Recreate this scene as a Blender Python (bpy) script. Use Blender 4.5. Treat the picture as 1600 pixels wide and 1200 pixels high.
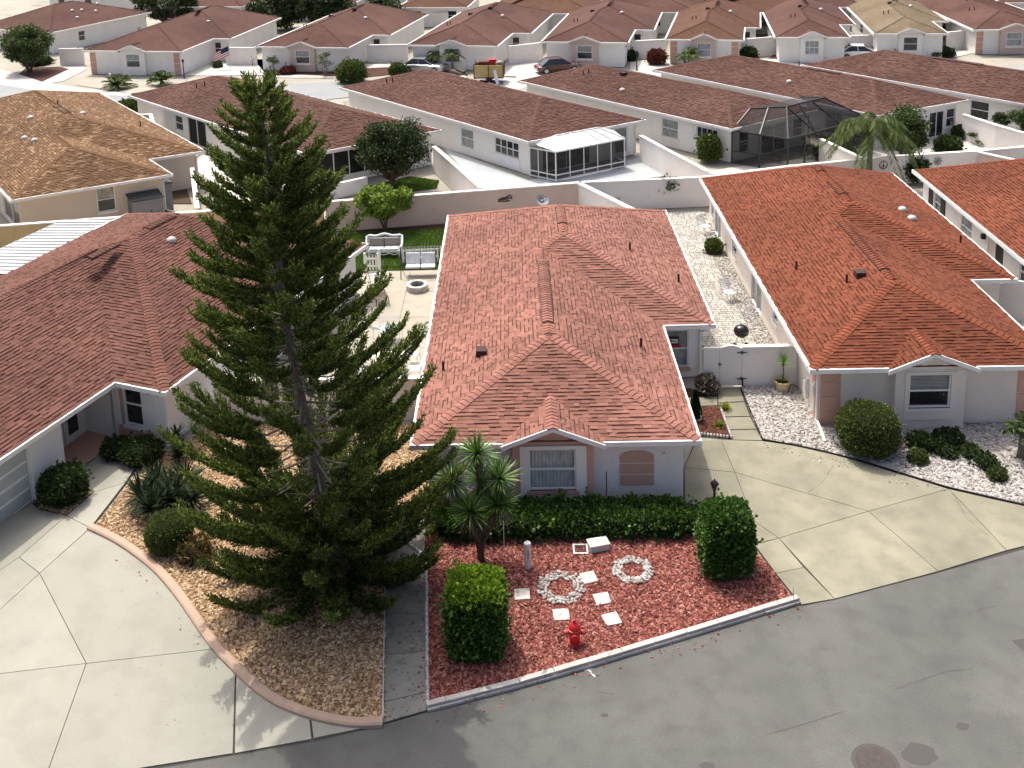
import bpy, math, random
import numpy as np
from mathutils import Vector, Matrix
random.seed(7); rng = np.random.default_rng(7)
for o in list(bpy.data.objects): bpy.data.objects.remove(o)
scene = bpy.context.scene
COL = scene.collection
# ------------------------------------------------------------------ camera
CF, CCX, CCY = 1658.3144, 750.8686, 101.42979           # focal length and principal point in pixels of 1600 x 1200
CPITCH, CYAW, CROLL = 0.20278, -0.03168, 0.03385
CPOS = np.array([3.71417, -32.28149, 22.17193])
def cam_axes():
    cp, sp, cy, sy = math.cos(CPITCH), math.sin(CPITCH), math.cos(CYAW), math.sin(CYAW)
    fwd = np.array([sy*cp, cy*cp, -sp]); right = np.array([cy, -sy, 0.0]); down = np.cross(fwd, right)
    c, s = math.cos(CROLL), math.sin(CROLL)
    return np.array([c*right+s*down, -s*right+c*down, fwd])
CAX = cam_axes()
def at(px, py, z=0.0):
    d = np.array([(px-CCX)/CF, (py-CCY)/CF, 1.0]) @ CAX
    return CPOS + (z-CPOS[2])/d[2]*d
def g2(px, py, z=0.0):
    p = at(px, py, z); return (float(p[0]), float(p[1]))
def at_y(px, py, Y):                                     # point of the pixel's ray on the vertical plane y = Y
    d = np.array([(px-CCX)/CF, (py-CCY)/CF, 1.0]) @ CAX
    return CPOS + (Y-CPOS[1])/d[1]*d
cam = bpy.data.cameras.new('camera'); camo = bpy.data.objects.new('camera', cam); COL.objects.link(camo)
cam.sensor_width = 36; cam.lens = CF/1600*36
cam.shift_x = (800-CCX)/1600; cam.shift_y = (CCY-600)/1600
cam.clip_start = .1; cam.clip_end = 3000
r_, d_, f_ = CAX
camo.matrix_world = Matrix(((r_[0], -d_[0], -f_[0], CPOS[0]), (r_[1], -d_[1], -f_[1], CPOS[1]), (r_[2], -d_[2], -f_[2], CPOS[2]), (0, 0, 0, 1)))
scene.camera = camo
# ------------------------------------------------------------------ light
SUN = Vector((-0.27, 0.47, 1.0)).normalized()
world = bpy.data.worlds.new('World'); scene.world = world; world.use_nodes = True
wn = world.node_tree; bgn = wn.nodes['Background']
sky = wn.nodes.new('ShaderNodeTexSky'); sky.sky_type = 'NISHITA'; sky.sun_disc = False
sky.sun_elevation = math.asin(SUN.z); sky.sun_rotation = math.atan2(SUN.x, SUN.y)
sky.dust_density = 7.0; sky.air_density = .5; sky.altitude = 30
wn.links.new(sky.outputs[0], bgn.inputs[0]); bgn.inputs[1].default_value = 0.15
sl = bpy.data.lights.new('sun', 'SUN'); so = bpy.data.objects.new('sun', sl); COL.objects.link(so)
sl.energy = 2.0; sl.angle = math.radians(.55); sl.color = (1, .945, .84)
so.rotation_euler = SUN.to_track_quat('Z', 'Y').to_euler(); so.location = (0, 0, 60)
scene.view_settings.view_transform = 'Standard'; scene.view_settings.look = 'None'
scene.view_settings.exposure = 0.85; scene.view_settings.gamma = 1
# ------------------------------------------------------------------ materials
def S(r, g, b):                                          # sRGB 0-255 to linear
    return tuple(((c/255)/12.92 if c/255 <= .04045 else ((c/255+.055)/1.055)**2.4) for c in (r, g, b))
MATS = {}
def M(name, c1, c2=None, scale=1.5, island=None, isl=0.0, fine=0.0, fscale=70, rough=.85, spec=.3, bump=0, bscale=60, trans=0, metal=0, alpha=None, stretch=None, c3=None, s3=8.0, t3=.55, vor=None, coat=0, slow=0, w3=.12):
    """Procedural material: colours c1/c2 mixed by slow noise, c3 in blotches, per-piece random value (isl) or colours (island)."""
    m = bpy.data.materials.new(name); m.use_nodes = True; nt = m.node_tree; N = nt.nodes; L = nt.links
    b = N['Principled BSDF']; b.inputs['Roughness'].default_value = rough
    b.inputs['Specular IOR Level'].default_value = spec; b.inputs['Metallic'].default_value = metal
    if coat: b.inputs['Coat Weight'].default_value = coat
    geo = N.new('ShaderNodeNewGeometry'); pos = geo.outputs['Position']
    if stretch:
        mp = N.new('ShaderNodeMapping'); mp.inputs['Scale'].default_value = stretch; L.new(pos, mp.inputs[0]); pos = mp.outputs[0]
    def noise(sc, det=4):
        n = N.new('ShaderNodeTexNoise'); n.inputs['Scale'].default_value = sc; n.inputs['Detail'].default_value = det; L.new(pos, n.inputs['Vector']); return n.outputs[0]
    def ramp(src, a, z):
        r = N.new('ShaderNodeMapRange'); r.inputs[1].default_value = a; r.inputs[2].default_value = z; L.new(src, r.inputs[0]); return r.outputs[0]
    def mix(fac, A, B, mode='MIX'):
        x = N.new('ShaderNodeMix'); x.data_type = 'RGBA'; x.blend_type = mode
        for i, v in ((0, fac), (6, A), (7, B)):
            if isinstance(v, (int, float)): x.inputs[i].default_value = v
            elif isinstance(v, tuple): x.inputs[i].default_value = (*v, 1)
            else: L.new(v, x.inputs[i])
        return x.outputs[2]
    col = c1
    if c2: col = mix(ramp(noise(scale), .32, .68), c1, c2)
    if c3: col = mix(ramp(noise(s3, 6), t3, t3+w3), col, c3)
    if island or isl:
        oi = N.new('ShaderNodeObjectInfo'); ad = N.new('ShaderNodeMath'); ad.operation = 'ADD'
        L.new(geo.outputs['Random Per Island'], ad.inputs[0]); L.new(oi.outputs['Random'], ad.inputs[1])
        fr = N.new('ShaderNodeMath'); fr.operation = 'FRACT'; L.new(ad.outputs[0], fr.inputs[0]); rnd = fr.outputs[0]
        if island:
            cr = N.new('ShaderNodeValToRGB'); el = cr.color_ramp.elements; n = len(island)
            el[0].position = 0; el[0].color = (*island[0], 1); el[1].position = 1; el[1].color = (*island[-1], 1)
            for i in range(1, n-1):
                e = el.new(i/(n-1)); e.color = (*island[i], 1)
            L.new(rnd, cr.inputs[0]); ic = cr.outputs[0]
            col = mix(.72, col, ic) if c2 else ic
        if isl:
            h = N.new('ShaderNodeHueSaturation'); h.inputs['Saturation'].default_value = 1
            L.new(ramp(rnd, 0, 1), h.inputs['Value']); h.inputs['Value'].default_value = 1
            vr = N.new('ShaderNodeMapRange'); vr.inputs[3].default_value = 1-isl; vr.inputs[4].default_value = 1+isl; L.new(rnd, vr.inputs[0]); L.new(vr.outputs[0], h.inputs['Value'])
            if isinstance(col, tuple): h.inputs['Color'].default_value = (*col, 1)
            else: L.new(col, h.inputs['Color'])
            col = h.outputs[0]
    if slow:
        f = ramp(noise(.22, 5), .3, .7); vr = N.new('ShaderNodeMapRange'); vr.inputs[3].default_value = 1-slow; vr.inputs[4].default_value = 1+slow; L.new(f, vr.inputs[0])
        cb = N.new('ShaderNodeCombineColor'); [L.new(vr.outputs[0], cb.inputs[i]) for i in range(3)]
        col = mix(1.0, col, cb.outputs[0], 'MULTIPLY')
    if fine:
        f = ramp(noise(fscale, 3), .3, .7)
        vr = N.new('ShaderNodeMapRange'); vr.inputs[3].default_value = 1-fine; vr.inputs[4].default_value = 1+fine; L.new(f, vr.inputs[0])
        cb = N.new('ShaderNodeCombineColor'); [L.new(vr.outputs[0], cb.inputs[i]) for i in range(3)]
        col = mix(1.0, col, cb.outputs[0], 'MULTIPLY')
    if isinstance(col, tuple): b.inputs['Base Color'].default_value = (*col, 1)
    else: L.new(col, b.inputs['Base Color'])
    if bump:
        if vor:
            n = N.new('ShaderNodeTexVoronoi'); n.inputs['Scale'].default_value = bscale; L.new(pos, n.inputs['Vector']); src = n.outputs[0]
        else: src = noise(bscale, 5)
        bp = N.new('ShaderNodeBump'); bp.inputs['Strength'].default_value = bump; bp.inputs['Distance'].default_value = .02
        L.new(src, bp.inputs['Height']); L.new(bp.outputs[0], b.inputs['Normal'])
    out = N['Material Output']
    if trans:
        t = N.new('ShaderNodeBsdfTranslucent'); ms = N.new('ShaderNodeMixShader'); ms.inputs[0].default_value = trans
        if isinstance(col, tuple): t.inputs[0].default_value = (*col, 1)
        else: L.new(col, t.inputs[0])
        L.new(b.outputs[0], ms.inputs[1]); L.new(t.outputs[0], ms.inputs[2]); L.new(ms.outputs[0], out.inputs[0])
    if alpha is not None:
        t = N.new('ShaderNodeBsdfTransparent'); ms = N.new('ShaderNodeMixShader'); ms.inputs[0].default_value = alpha
        L.new(t.outputs[0], ms.inputs[1]); L.new(b.outputs[0], ms.inputs[2]); L.new(ms.outputs[0], out.inputs[0])
    MATS[name] = m; return m
# ------------------------------------------------------------------ objects
def tag(o, label=None, cat=None, group=None, kind=None):
    for k, v in (('label', label), ('category', cat), ('group', group), ('kind', kind)):
        if v: o[k] = v
    return o
def empty(name, loc, label=None, cat=None, group=None):
    o = bpy.data.objects.new(name, None); COL.objects.link(o); o.location = Vector([float(c) for c in loc]); o.empty_display_size = .2
    return tag(o, label, cat, group)
def wloc(o):
    v = Vector((0, 0, 0))
    while o is not None: v = v + o.location; o = o.parent
    return v
def link(name, me, parent=None, loc=None):
    o = bpy.data.objects.new(name, me); COL.objects.link(o)
    if parent is not None: o.parent = parent
    if loc is not None: o.location = loc
    return o
class MB:
    """collects world-space faces; build() makes ONE mesh object"""
    def __init__(s): s.v = []; s.f = []; s.mi = []; s.cur = 0
    def add(s, vs, fs):
        n = len(s.v); s.v += [tuple(map(float, v)) for v in vs]; s.f += [tuple(i+n for i in f) for f in fs]; s.mi += [s.cur]*len(fs); return s
    def poly(s, vs): return s.add(vs, [tuple(range(len(vs)))])
    def box(s, x0, x1, y0, y1, z0, z1):
        return s.add([(x0,y0,z0),(x1,y0,z0),(x1,y1,z0),(x0,y1,z0),(x0,y0,z1),(x1,y0,z1),(x1,y1,z1),(x0,y1,z1)], [(3,2,1,0),(4,5,6,7),(0,1,5,4),(1,2,6,5),(2,3,7,6),(3,0,4,7)])
    def obox(s, c, ax, ay, az, hx, hy, hz):              # oriented box: centre, unit axes, half sizes
        c, ax, ay, az = (np.asarray(q, float) for q in (c, ax, ay, az)); vs = []
        for k in (-1, 1):
            for i, j in ((-1,-1),(1,-1),(1,1),(-1,1)): vs.append(c+ax*hx*i+ay*hy*j+az*hz*k)
        return s.add(vs, [(3,2,1,0),(4,5,6,7),(0,1,5,4),(1,2,6,5),(2,3,7,6),(3,0,4,7)])
    def bar(s, p, q, w, h=None, up=(0,0,1)):             # square bar from p to q
        p, q = np.asarray(p, float), np.asarray(q, float); d = q-p; L = np.linalg.norm(d)
        if L < 1e-6: return s
        d /= L; up = np.asarray(up, float)
        if abs(d@up) > .98: up = np.array([1., 0, 0])
        a = np.cross(d, up); a /= np.linalg.norm(a); b = np.cross(a, d)
        return s.obox((p+q)/2, d, a, b, L/2, w/2, (h or w)/2)
    def prism(s, pts, z0, z1):                            # vertical prism on a ground polygon
        n = len(pts); A = sum(pts[i][0]*pts[(i+1)%n][1]-pts[(i+1)%n][0]*pts[i][1] for i in range(n))
        if A < 0: pts = pts[::-1]
        vs = [(p[0], p[1], z0) for p in pts]+[(p[0], p[1], z1) for p in pts]
        return s.add(vs, [tuple(range(n))[::-1], tuple(range(n, 2*n))]+[(i, (i+1)%n, n+(i+1)%n, n+i) for i in range(n)])
    def tube(s, pts, rad, seg=8, cap=True):
        pts = [np.asarray(p, float) for p in pts]; n = len(pts)
        rads = rad if isinstance(rad, (list, tuple)) else [rad]*n
        rings = []; prev = None
        for i, p in enumerate(pts):
            d = pts[min(i+1, n-1)]-pts[max(i-1, 0)]; d = d/(np.linalg.norm(d)+1e-9)
            if prev is None:
                a = np.cross(d, [0, 0, 1.]); 
                if np.linalg.norm(a) < .05: a = np.cross(d, [1., 0, 0])
            else: a = prev-d*(prev@d)
            a = a/(np.linalg.norm(a)+1e-9); prev = a; b = np.cross(d, a)
            rings.append([p+rads[i]*(math.cos(2*math.pi*k/seg)*a+math.sin(2*math.pi*k/seg)*b) for k in range(seg)])
        vs = [v for r in rings for v in r]; fs = []
        for i in range(n-1):
            for k in range(seg): fs.append((i*seg+k, i*seg+(k+1)%seg, (i+1)*seg+(k+1)%seg, (i+1)*seg+k))
        if cap: fs += [tuple(range(seg))[::-1], tuple((n-1)*seg+k for k in range(seg))]
        return s.add(vs, fs)
    def lathe(s, c, prof, seg=16, sx=1, sy=1):             # prof: (radius, z)
        vs = []; fs = []; n = len(prof)
        for r, z in prof:
            for k in range(seg):
                a = 2*math.pi*k/seg; vs.append((c[0]+sx*r*math.cos(a), c[1]+sy*r*math.sin(a), c[2]+z))
        for i in range(n-1):
            for k in range(seg): fs.append((i*seg+k, i*seg+(k+1)%seg, (i+1)*seg+(k+1)%seg, (i+1)*seg+k))
        fs += [tuple(range(seg))[::-1], tuple((n-1)*seg+k for k in range(seg))]
        return s.add(vs, fs)
    def build(s, name, mat, parent=None, smooth=False, kind=None, bevel=0):
        off = wloc(parent) if parent is not None else Vector((0, 0, 0))
        me = bpy.data.meshes.new(name)
        me.from_pydata([(v[0]-off.x, v[1]-off.y, v[2]-off.z) for v in s.v], [], s.f)
        mats = mat if isinstance(mat, (list, tuple)) else [mat]
        for m in mats: me.materials.append(MATS[m])
        if len(mats) > 1: me.polygons.foreach_set('material_index', s.mi)
        if smooth: me.polygons.foreach_set('use_smooth', [True]*len(me.polygons))
        me.update(); o = link(name, me, parent)
        if bevel:
            b = o.modifiers.new('bevel', 'BEVEL'); b.width = bevel; b.segments = 2; b.limit_method = 'ANGLE'
        if kind: o['kind'] = kind
        return o
def rebase(o, p):                                         # move a one-mesh thing's origin to its base
    p = Vector([float(c) for c in p]); o.data.transform(Matrix.Translation(-p)); o.location = o.location+p; return o
def npmesh(name, V, F, mat, parent=None, kind=None, smooth=False):
    """V (n,3), F (m,4) or (m,3) numpy arrays in world space -> one mesh object"""
    off = wloc(parent) if parent is not None else Vector((0, 0, 0))
    V = np.asarray(V, np.float32)-np.array([off.x, off.y, off.z], np.float32); F = np.asarray(F, np.int32)
    me = bpy.data.meshes.new(name); me.vertices.add(len(V)); me.vertices.foreach_set('co', V.ravel())
    k = F.shape[1]; me.loops.add(F.size); me.loops.foreach_set('vertex_index', F.ravel())
    me.polygons.add(len(F)); me.polygons.foreach_set('loop_start', np.arange(0, F.size, k, dtype=np.int32))
    me.materials.append(MATS[mat]); me.update(calc_edges=True)
    me.polygons.foreach_set('use_smooth', np.full(len(F), bool(smooth)))
    o = link(name, me, parent)
    if kind: o['kind'] = kind
    return o
def copy_tree(o, parent=None):
    c = o.copy(); COL.objects.link(c); c.parent = parent
    for ch in o.children: copy_tree(ch, c)
    return c
def unit(v):
    v = np.asarray(v, float); return v/(np.linalg.norm(v)+1e-12)
# ------------------------------------------------------------------ palette
WHITE = (.8, .79, .76)
M('stucco_white', (.83, .81, .77), (.77, .75, .71), .7, c3=(.68, .66, .62), s3=1.2, t3=.64, stretch=(1, 1, .35), fine=.05, fscale=30, bump=.35, bscale=45, rough=.9)
M('stucco_grey', (.78, .71, .63), (.71, .65, .57), .6, fine=.06, fscale=25, bump=.35, bscale=45, rough=.9)
M('stucco_cream', (.66, .58, .48), (.58, .51, .43), .5, fine=.06, fscale=25, bump=.3, bscale=45, rough=.9)
M('stucco_pink', (.60, .36, .27), (.54, .33, .25), .9, fine=.06, bump=.35, bscale=45, rough=.9)
M('stucco_rose', (.60, .47, .41), (.53, .42, .37), .5, c3=(.45, .37, .33), s3=1.3, t3=.62, fine=.05, bump=.3, bscale=40, rough=.92)
M('stucco_yellow', (.62, .45, .22), (.54, .40, .22), .5, c3=(.40, .31, .19), s3=1.6, t3=.6, bump=.3, bscale=40, rough=.92)
M('wall_white', (.80, .77, .73), (.73, .70, .67), .6, c3=(.58, .57, .55), s3=1.4, t3=.66, bump=.3, bscale=40, rough=.9)
M('trim_white', (.80, .80, .78), (.74, .74, .72), 3, rough=.5, spec=.4)
M('metal_white', (.78, .79, .80), (.68, .70, .72), 2, rough=.35, spec=.5)
M('ribbed_white', (.52, .54, .55), (.34, .35, .36), 1.0, stretch=(.25, 2.2, 1), rough=.4, spec=.5)
M('soffit', (.55, .54, .52), rough=.9)
def roofmat(n, base, var=.22, extra=None):
    b = np.array(base)
    isl = [tuple(b*k) for k in (1-var*.8, 1-var*.2, 1+var*.2, 1+var*.6, 1+var*1.1)]
    if extra: isl[-1] = extra
    M(n, base, tuple(b*.86), .5, island=isl, fine=.18, fscale=40, slow=.2, rough=.95, spec=.15, bump=.3, bscale=140)
    M(n+'_band', tuple(b*.40), isl=.25, fine=.15, fscale=40, slow=.15, rough=.95, spec=.1)  # darkened roof colour for the painted shadow bands
    M(n+'_cap', tuple(b*1.28), tuple(b*1.12), .8, isl=.14, fine=.15, fscale=40, rough=.95, spec=.1)
    M(n+'_far', tuple(b*.98), tuple(b*.82), 1.3, c3=tuple(b*1.3), s3=5, t3=.58, fine=.25, fscale=9, slow=.2, rough=.95, spec=.15)
roofmat('shingle_salmon', (.222, .106, .082), .34)
roofmat('shingle_brown', (.130, .062, .048), .3)
roofmat('shingle_orange', (.152, .049, .027), .28)
roofmat('shingle_maroon', (.108, .058, .046), .3)
roofmat('shingle_tan', (.145, .084, .046), .35, (.36, .25, .15))
roofmat('shingle_dun', (.105, .055, .036), .25)
roofmat('shingle_straw', (.16, .125, .08), .25)
roofmat('shingle_far', (.100, .053, .043), .25)
M('dark_metal', (.012, .012, .013), rough=.4, spec=.5)
M('black_paint', (.02, .02, .022), rough=.45)
M('vent_dark', (.05, .03, .025), rough=.8)
M('glass_dark', (.012, .014, .016), (.035, .04, .045), 2.5, rough=.06, spec=.6)
M('glass_pale', (.16, .18, .19), (.34, .36, .36), 3.0, rough=.08, spec=.6)
M('glass_clear', (.03, .035, .035), rough=.04, spec=.8, alpha=.22)
M('curtain', (.80, .84, .82), (.60, .65, .63), 3.2, c3=(.22, .25, .25), s3=2.6, t3=.68, stretch=(1.6, 1, 1.2), rough=.9)
M('room_dark', (.02, .019, .018), rough=.9)
M('blind', (.52, .52, .50), rough=.7)
M('screen_dark', (.03, .03, .03), rough=.6, alpha=.6)
M('screen_cage', (.016, .016, .017), rough=.8, alpha=.62)
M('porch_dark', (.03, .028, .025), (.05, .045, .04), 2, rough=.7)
M('door_white', (.74, .74, .73), rough=.4)
M('shutter_dark', (.03, .022, .02), rough=.6)
M('skylight', (.50, .49, .46), rough=.25, spec=.6)
M('garage_panel', (.50, .53, .50), (.46, .49, .47), 1.2, rough=.35)
M('asphalt', (.098, .10, .094), (.128, .13, .122), .3, c3=(.086, .087, .082), s3=1.5, t3=.45, w3=.4, fine=.16, fscale=26, slow=.12, bump=.5, bscale=70, rough=.92)
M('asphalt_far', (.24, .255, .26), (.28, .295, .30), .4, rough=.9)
M('tar', (.07, .068, .065), rough=.8)
M('concrete_light', (.315, .315, .27), (.285, .285, .24), .45, isl=.06, c3=(.25, .248, .21), s3=1.1, t3=.45, w3=.4, slow=.08, fine=.09, fscale=40, bump=.2, bscale=90, rough=.9)
M('concrete_tan', (.265, .253, .185), (.215, .208, .157), .5, isl=.07, c3=(.175, .168, .125), s3=1.3, t3=.42, w3=.36, slow=.12, fine=.12, fscale=30, bump=.2, bscale=90, rough=.9)
M('concrete_walk', (.22, .22, .195), (.16, .16, .145), .8, isl=.1, c3=(.14, .14, .125), s3=2.0, t3=.55, fine=.12, fscale=30, bump=.25, bscale=80, rough=.92)
M('concrete_pale', (.54, .52, .48), (.46, .45, .42), .4, fine=.05, rough=.9)
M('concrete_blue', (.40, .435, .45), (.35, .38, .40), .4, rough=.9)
M('concrete_patio', (.38, .35, .285), (.32, .30, .25), .5, c3=(.30, .285, .24), s3=1.6, t3=.45, w3=.35, fine=.07, bump=.15, bscale=70, rough=.9)
M('joint_dark', (.05, .048, .042), rough=.95)
M('curb_tan', (.44, .31, .23), (.38, .28, .215), 1.2, c3=(.26, .21, .19), s3=2, t3=.62, fine=.08, bump=.2, bscale=60, rough=.9)
M('curb_grey', (.50, .48, .44), (.38, .37, .34), 1.5, c3=(.2, .2, .19), s3=4, t3=.6, fine=.1, bump=.3, bscale=60, rough=.9)
M('edging_white', (.66, .64, .60), (.5, .49, .46), 2, isl=.2, rough=.9)
M('lava_red', (.26, .066, .05), island=[(.07, .02, .017), (.17, .048, .037), (.26, .085, .065), (.44, .22, .17), (.21, .058, .045), (.12, .033, .027), (.30, .11, .085)], isl=.2, rough=.95)
M('mulch_red', (.10, .028, .023), (.07, .02, .017), 2, fine=.4, fscale=25, bump=1, bscale=30, rough=.95)
M('mulch_brown', (.085, .032, .022), (.05, .022, .016), 3, fine=.4, fscale=25, bump=1, bscale=30, rough=.95)
M('chip_brown', (.1, .04, .03), island=[(.05, .02, .015), (.10, .035, .025), (.16, .06, .04), (.09, .03, .02)], rough=.95)
M('stone_white', (.6, .58, .56), island=[(.20, .18, .165), (.36, .34, .31), (.54, .53, .51), (.28, .25, .225), (.45, .43, .41)], rough=.85)
M('gravel_white', (.24, .22, .20), (.17, .155, .14), 3, fine=.4, fscale=18, bump=1, bscale=22, rough=.95)
M('pebble_tan', (.42, .29, .16), island=[(.16, .09, .05), (.34, .22, .11), (.50, .36, .20), (.58, .46, .31), (.28, .16, .09), (.42, .30, .18)], rough=.85)
M('bed_tan', (.24, .155, .085), (.17, .11, .06), 3, fine=.4, fscale=20, bump=1, bscale=25, rough=.95)
M('soil', (.06, .04, .028), (.09, .06, .04), 2, rough=.95)
M('ground_mix', (.36, .34, .29), (.28, .27, .22), .15, c3=(.20, .19, .14), s3=.4, t3=.58, fine=.1, fscale=5, rough=.95)
M('lawn_soil', (.06, .12, .02), (.05, .085, .018), 1.2, rough=.95)
M('grass', (.08, .17, .02), island=[(.05, .10, .012), (.09, .17, .02), (.13, .22, .03), (.10, .16, .03)], rough=.7, trans=.25)
M('paver', (.42, .405, .37), (.34, .33, .30), 1.5, isl=.2, fine=.1, rough=.9)
M('paver_joint', (.20, .195, .18), rough=.95)
def leaf(n, cols, tr=.28, rough=.5, spec=.35, isl=.25):
    M(n, cols[0], island=cols, isl=isl, rough=rough, spec=spec, trans=tr)
leaf('leaf_hedge', [(.024, .062, .012), (.042, .10, .016), (.07, .155, .024), (.12, .22, .035)])
leaf('leaf_lime', [(.06, .13, .014), (.10, .20, .02), (.15, .27, .03), (.20, .32, .04)])
leaf('leaf_hedge_top', [(.11, .21, .012), (.19, .32, .018), (.28, .42, .028), (.08, .15, .014)])
leaf('leaf_dark', [(.014, .03, .009), (.026, .05, .013), (.045, .075, .02), (.065, .10, .028)])
leaf('leaf_olive', [(.03, .055, .014), (.05, .085, .02), (.075, .115, .028), (.11, .15, .04)])
leaf('leaf_bush', [(.05, .075, .016), (.08, .115, .024), (.12, .16, .034), (.06, .09, .02)])
leaf('leaf_tree', [(.11, .18, .02), (.18, .27, .035), (.27, .36, .05), (.14, .22, .03)])
leaf('leaf_yucca', [(.03, .085, .012), (.065, .15, .02), (.11, .22, .03), (.17, .28, .05)], .18, .4, .5)
leaf('leaf_yucca_dry', [(.10, .075, .04), (.16, .12, .06), (.07, .055, .03)], .1)
leaf('leaf_agave', [(.012, .024, .010), (.020, .036, .014), (.032, .048, .02)], .1, .65, .15)
leaf('leaf_pine', [(.036, .060, .013), (.07, .11, .022), (.125, .175, .036), (.22, .27, .06)], .34, .6, .3)
leaf('leaf_pine_dry', [(.10, .07, .02), (.14, .10, .03), (.07, .06, .02)], .2)
leaf('leaf_palm', [(.06, .10, .02), (.10, .15, .035), (.16, .21, .065), (.075, .115, .025)], .25)
leaf('leaf_litter', [(.14, .08, .03), (.20, .13, .05), (.09, .06, .025), (.10, .10, .03)], .1)
leaf('leaf_red', [(.10, .02, .012), (.16, .03, .02), (.07, .03, .015)], .2)
leaf('leaf_grey', [(.16, .13, .10), (.24, .20, .16), (.10, .09, .07), (.30, .27, .22)], .15)
leaf('leaf_yellow', [(.26, .26, .02), (.36, .36, .03), (.18, .22, .02)], .25)
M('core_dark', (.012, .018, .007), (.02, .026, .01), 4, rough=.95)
M('bark', (.12, .09, .065), (.08, .06, .045), 3, fine=.3, fscale=25, bump=.6, bscale=25, rough=.95)
M('bark_grey', (.20, .17, .135), (.13, .11, .09), 3, fine=.3, fscale=25, bump=.6, bscale=25, rough=.95)
M('twig_pale', (.26, .22, .16), (.18, .15, .11), 4, rough=.9)
M('hydrant_red', (.52, .018, .022), (.44, .014, .018), 4, rough=.4, spec=.5)
M('pvc_white', (.72, .71, .68), (.6, .59, .56), 5, rough=.5)
M('box_grey', (.56, .55, .52), (.46, .45, .43), 3, rough=.7)
M('stone_slab', (.60, .585, .53), (.50, .49, .44), 3, c3=(.30, .29, .26), s3=5, t3=.54, fine=.1, fscale=30, rough=.9)
M('iron_brown', (.07, .058, .05), (.05, .043, .04), 6, rough=.7, bump=.4, bscale=60)
M('wicker_white', (.70, .71, .72), (.6, .62, .64), 8, rough=.6)
M('cushion_grey', (.26, .235, .215), (.22, .20, .185), 5, rough=.95)
M('cushion_white', (.70, .71, .74), (.55, .57, .62), 6, rough=.95)
M('strap_brown', (.12, .075, .055), (.09, .06, .05), 5, rough=.8)
M('strap_teal', (.18, .38, .42), (.70, .73, .72), 9, stretch=(3, .2, 1), rough=.8)
M('canvas_grey', (.30, .29, .27), rough=.9)
M('table_cream', (.74, .71, .60), rough=.5)
M('fire_stone', (.52, .50, .47), (.36, .34, .32), 5, isl=.25, rough=.9)
M('pot_cream', (.58, .47, .28), (.50, .40, .24), 5, rough=.6)
M('enamel_black', (.010, .010, .011), rough=.12, spec=.6)
M('steel', (.45, .46, .47), rough=.35, metal=.9)
M('plastic_grey', (.22, .235, .25), (.19, .2, .215), 4, rough=.6)
M('plastic_dark', (.05, .055, .065), rough=.5)
M('flag_red', (.42, .04, .045), rough=.8)
M('flag_blue', (.02, .025, .08), rough=.8)
M('flag_white', (.72, .70, .68), rough=.8)
M('car_maroon', (.055, .008, .010), rough=.15, spec=.6, coat=.6)
M('car_white', (.78, .78, .77), rough=.2, spec=.6, coat=.5)
M('car_silver', (.38, .39, .40), rough=.25, metal=.5, coat=.5)
M('rubber', (.02, .02, .02), rough=.8)
M('lumber', (.50, .38, .16), (.40, .30, .12), 2, stretch=(.4, .4, 4), rough=.8)
M('rust', (.14, .05, .03), (.09, .035, .025), 4, rough=.9)
M('tile_deco', (.20, .09, .07), (.10, .07, .06), 22, rough=.7)
M('sign_red', (.45, .03, .03), rough=.6)
M('sign_black', (.015, .015, .015), rough=.6)
M('paint_worn', (.60, .60, .58), rough=.9)
M('block_wall', (.10, .09, .085), (.07, .065, .06), 2, rough=.9)
M('awning', (.55, .62, .66), rough=.7)
# ------------------------------------------------------------------ houses
EV = 2.6; PITCH = .336; OV = .42
class Edge:
    def __init__(s, T, p0, p1, n):
        s.T = T; s.p0 = np.array(p0, float); s.L = math.dist(p0, p1); s.d = (np.array(p1, float)-s.p0)/s.L; s.n = np.array(n, float)
    def P(s, a, z, dep=0.0):
        q = s.p0+s.d*a+s.n*dep; return s.T(q[0], q[1], z)
    def box(s, mb, a0, a1, z0, z1, d0, d1):
        vs = [s.P(a, z, d) for z in (z0, z1) for a, d in ((a0, d0), (a1, d0), (a1, d1), (a0, d1))]
        mb.add(vs, [(0,1,2,3),(7,6,5,4),(4,5,1,0),(5,6,2,1),(6,7,3,2),(7,4,0,3)])
def wall_with_holes(mb, ed, z0, z1, holes, a0=0, a1=None, dep=0.0, reveal=.12):
    a1 = ed.L if a1 is None else a1
    xs = sorted({a0, a1, *[h[0] for h in holes], *[h[1] for h in holes]}); zs = sorted({z0, z1, *[h[2] for h in holes], *[h[3] for h in holes]})
    for i in range(len(xs)-1):
        for j in range(len(zs)-1):
            cx, cz = (xs[i]+xs[i+1])/2, (zs[j]+zs[j+1])/2
            if any(h[0] < cx < h[1] and h[2] < cz < h[3] for h in holes): continue
            mb.poly([ed.P(xs[i], zs[j], dep), ed.P(xs[i+1], zs[j], dep), ed.P(xs[i+1], zs[j+1], dep), ed.P(xs[i], zs[j+1], dep)])
    for h in holes:
        c = [(h[0], h[2]), (h[1], h[2]), (h[1], h[3]), (h[0], h[3])]
        for k in range(4):
            p, q = c[k], c[(k+1) % 4]
            mb.poly([ed.P(*p, dep), ed.P(*q, dep), ed.P(*q, dep-reveal), ed.P(*p, dep-reveal)])
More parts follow.
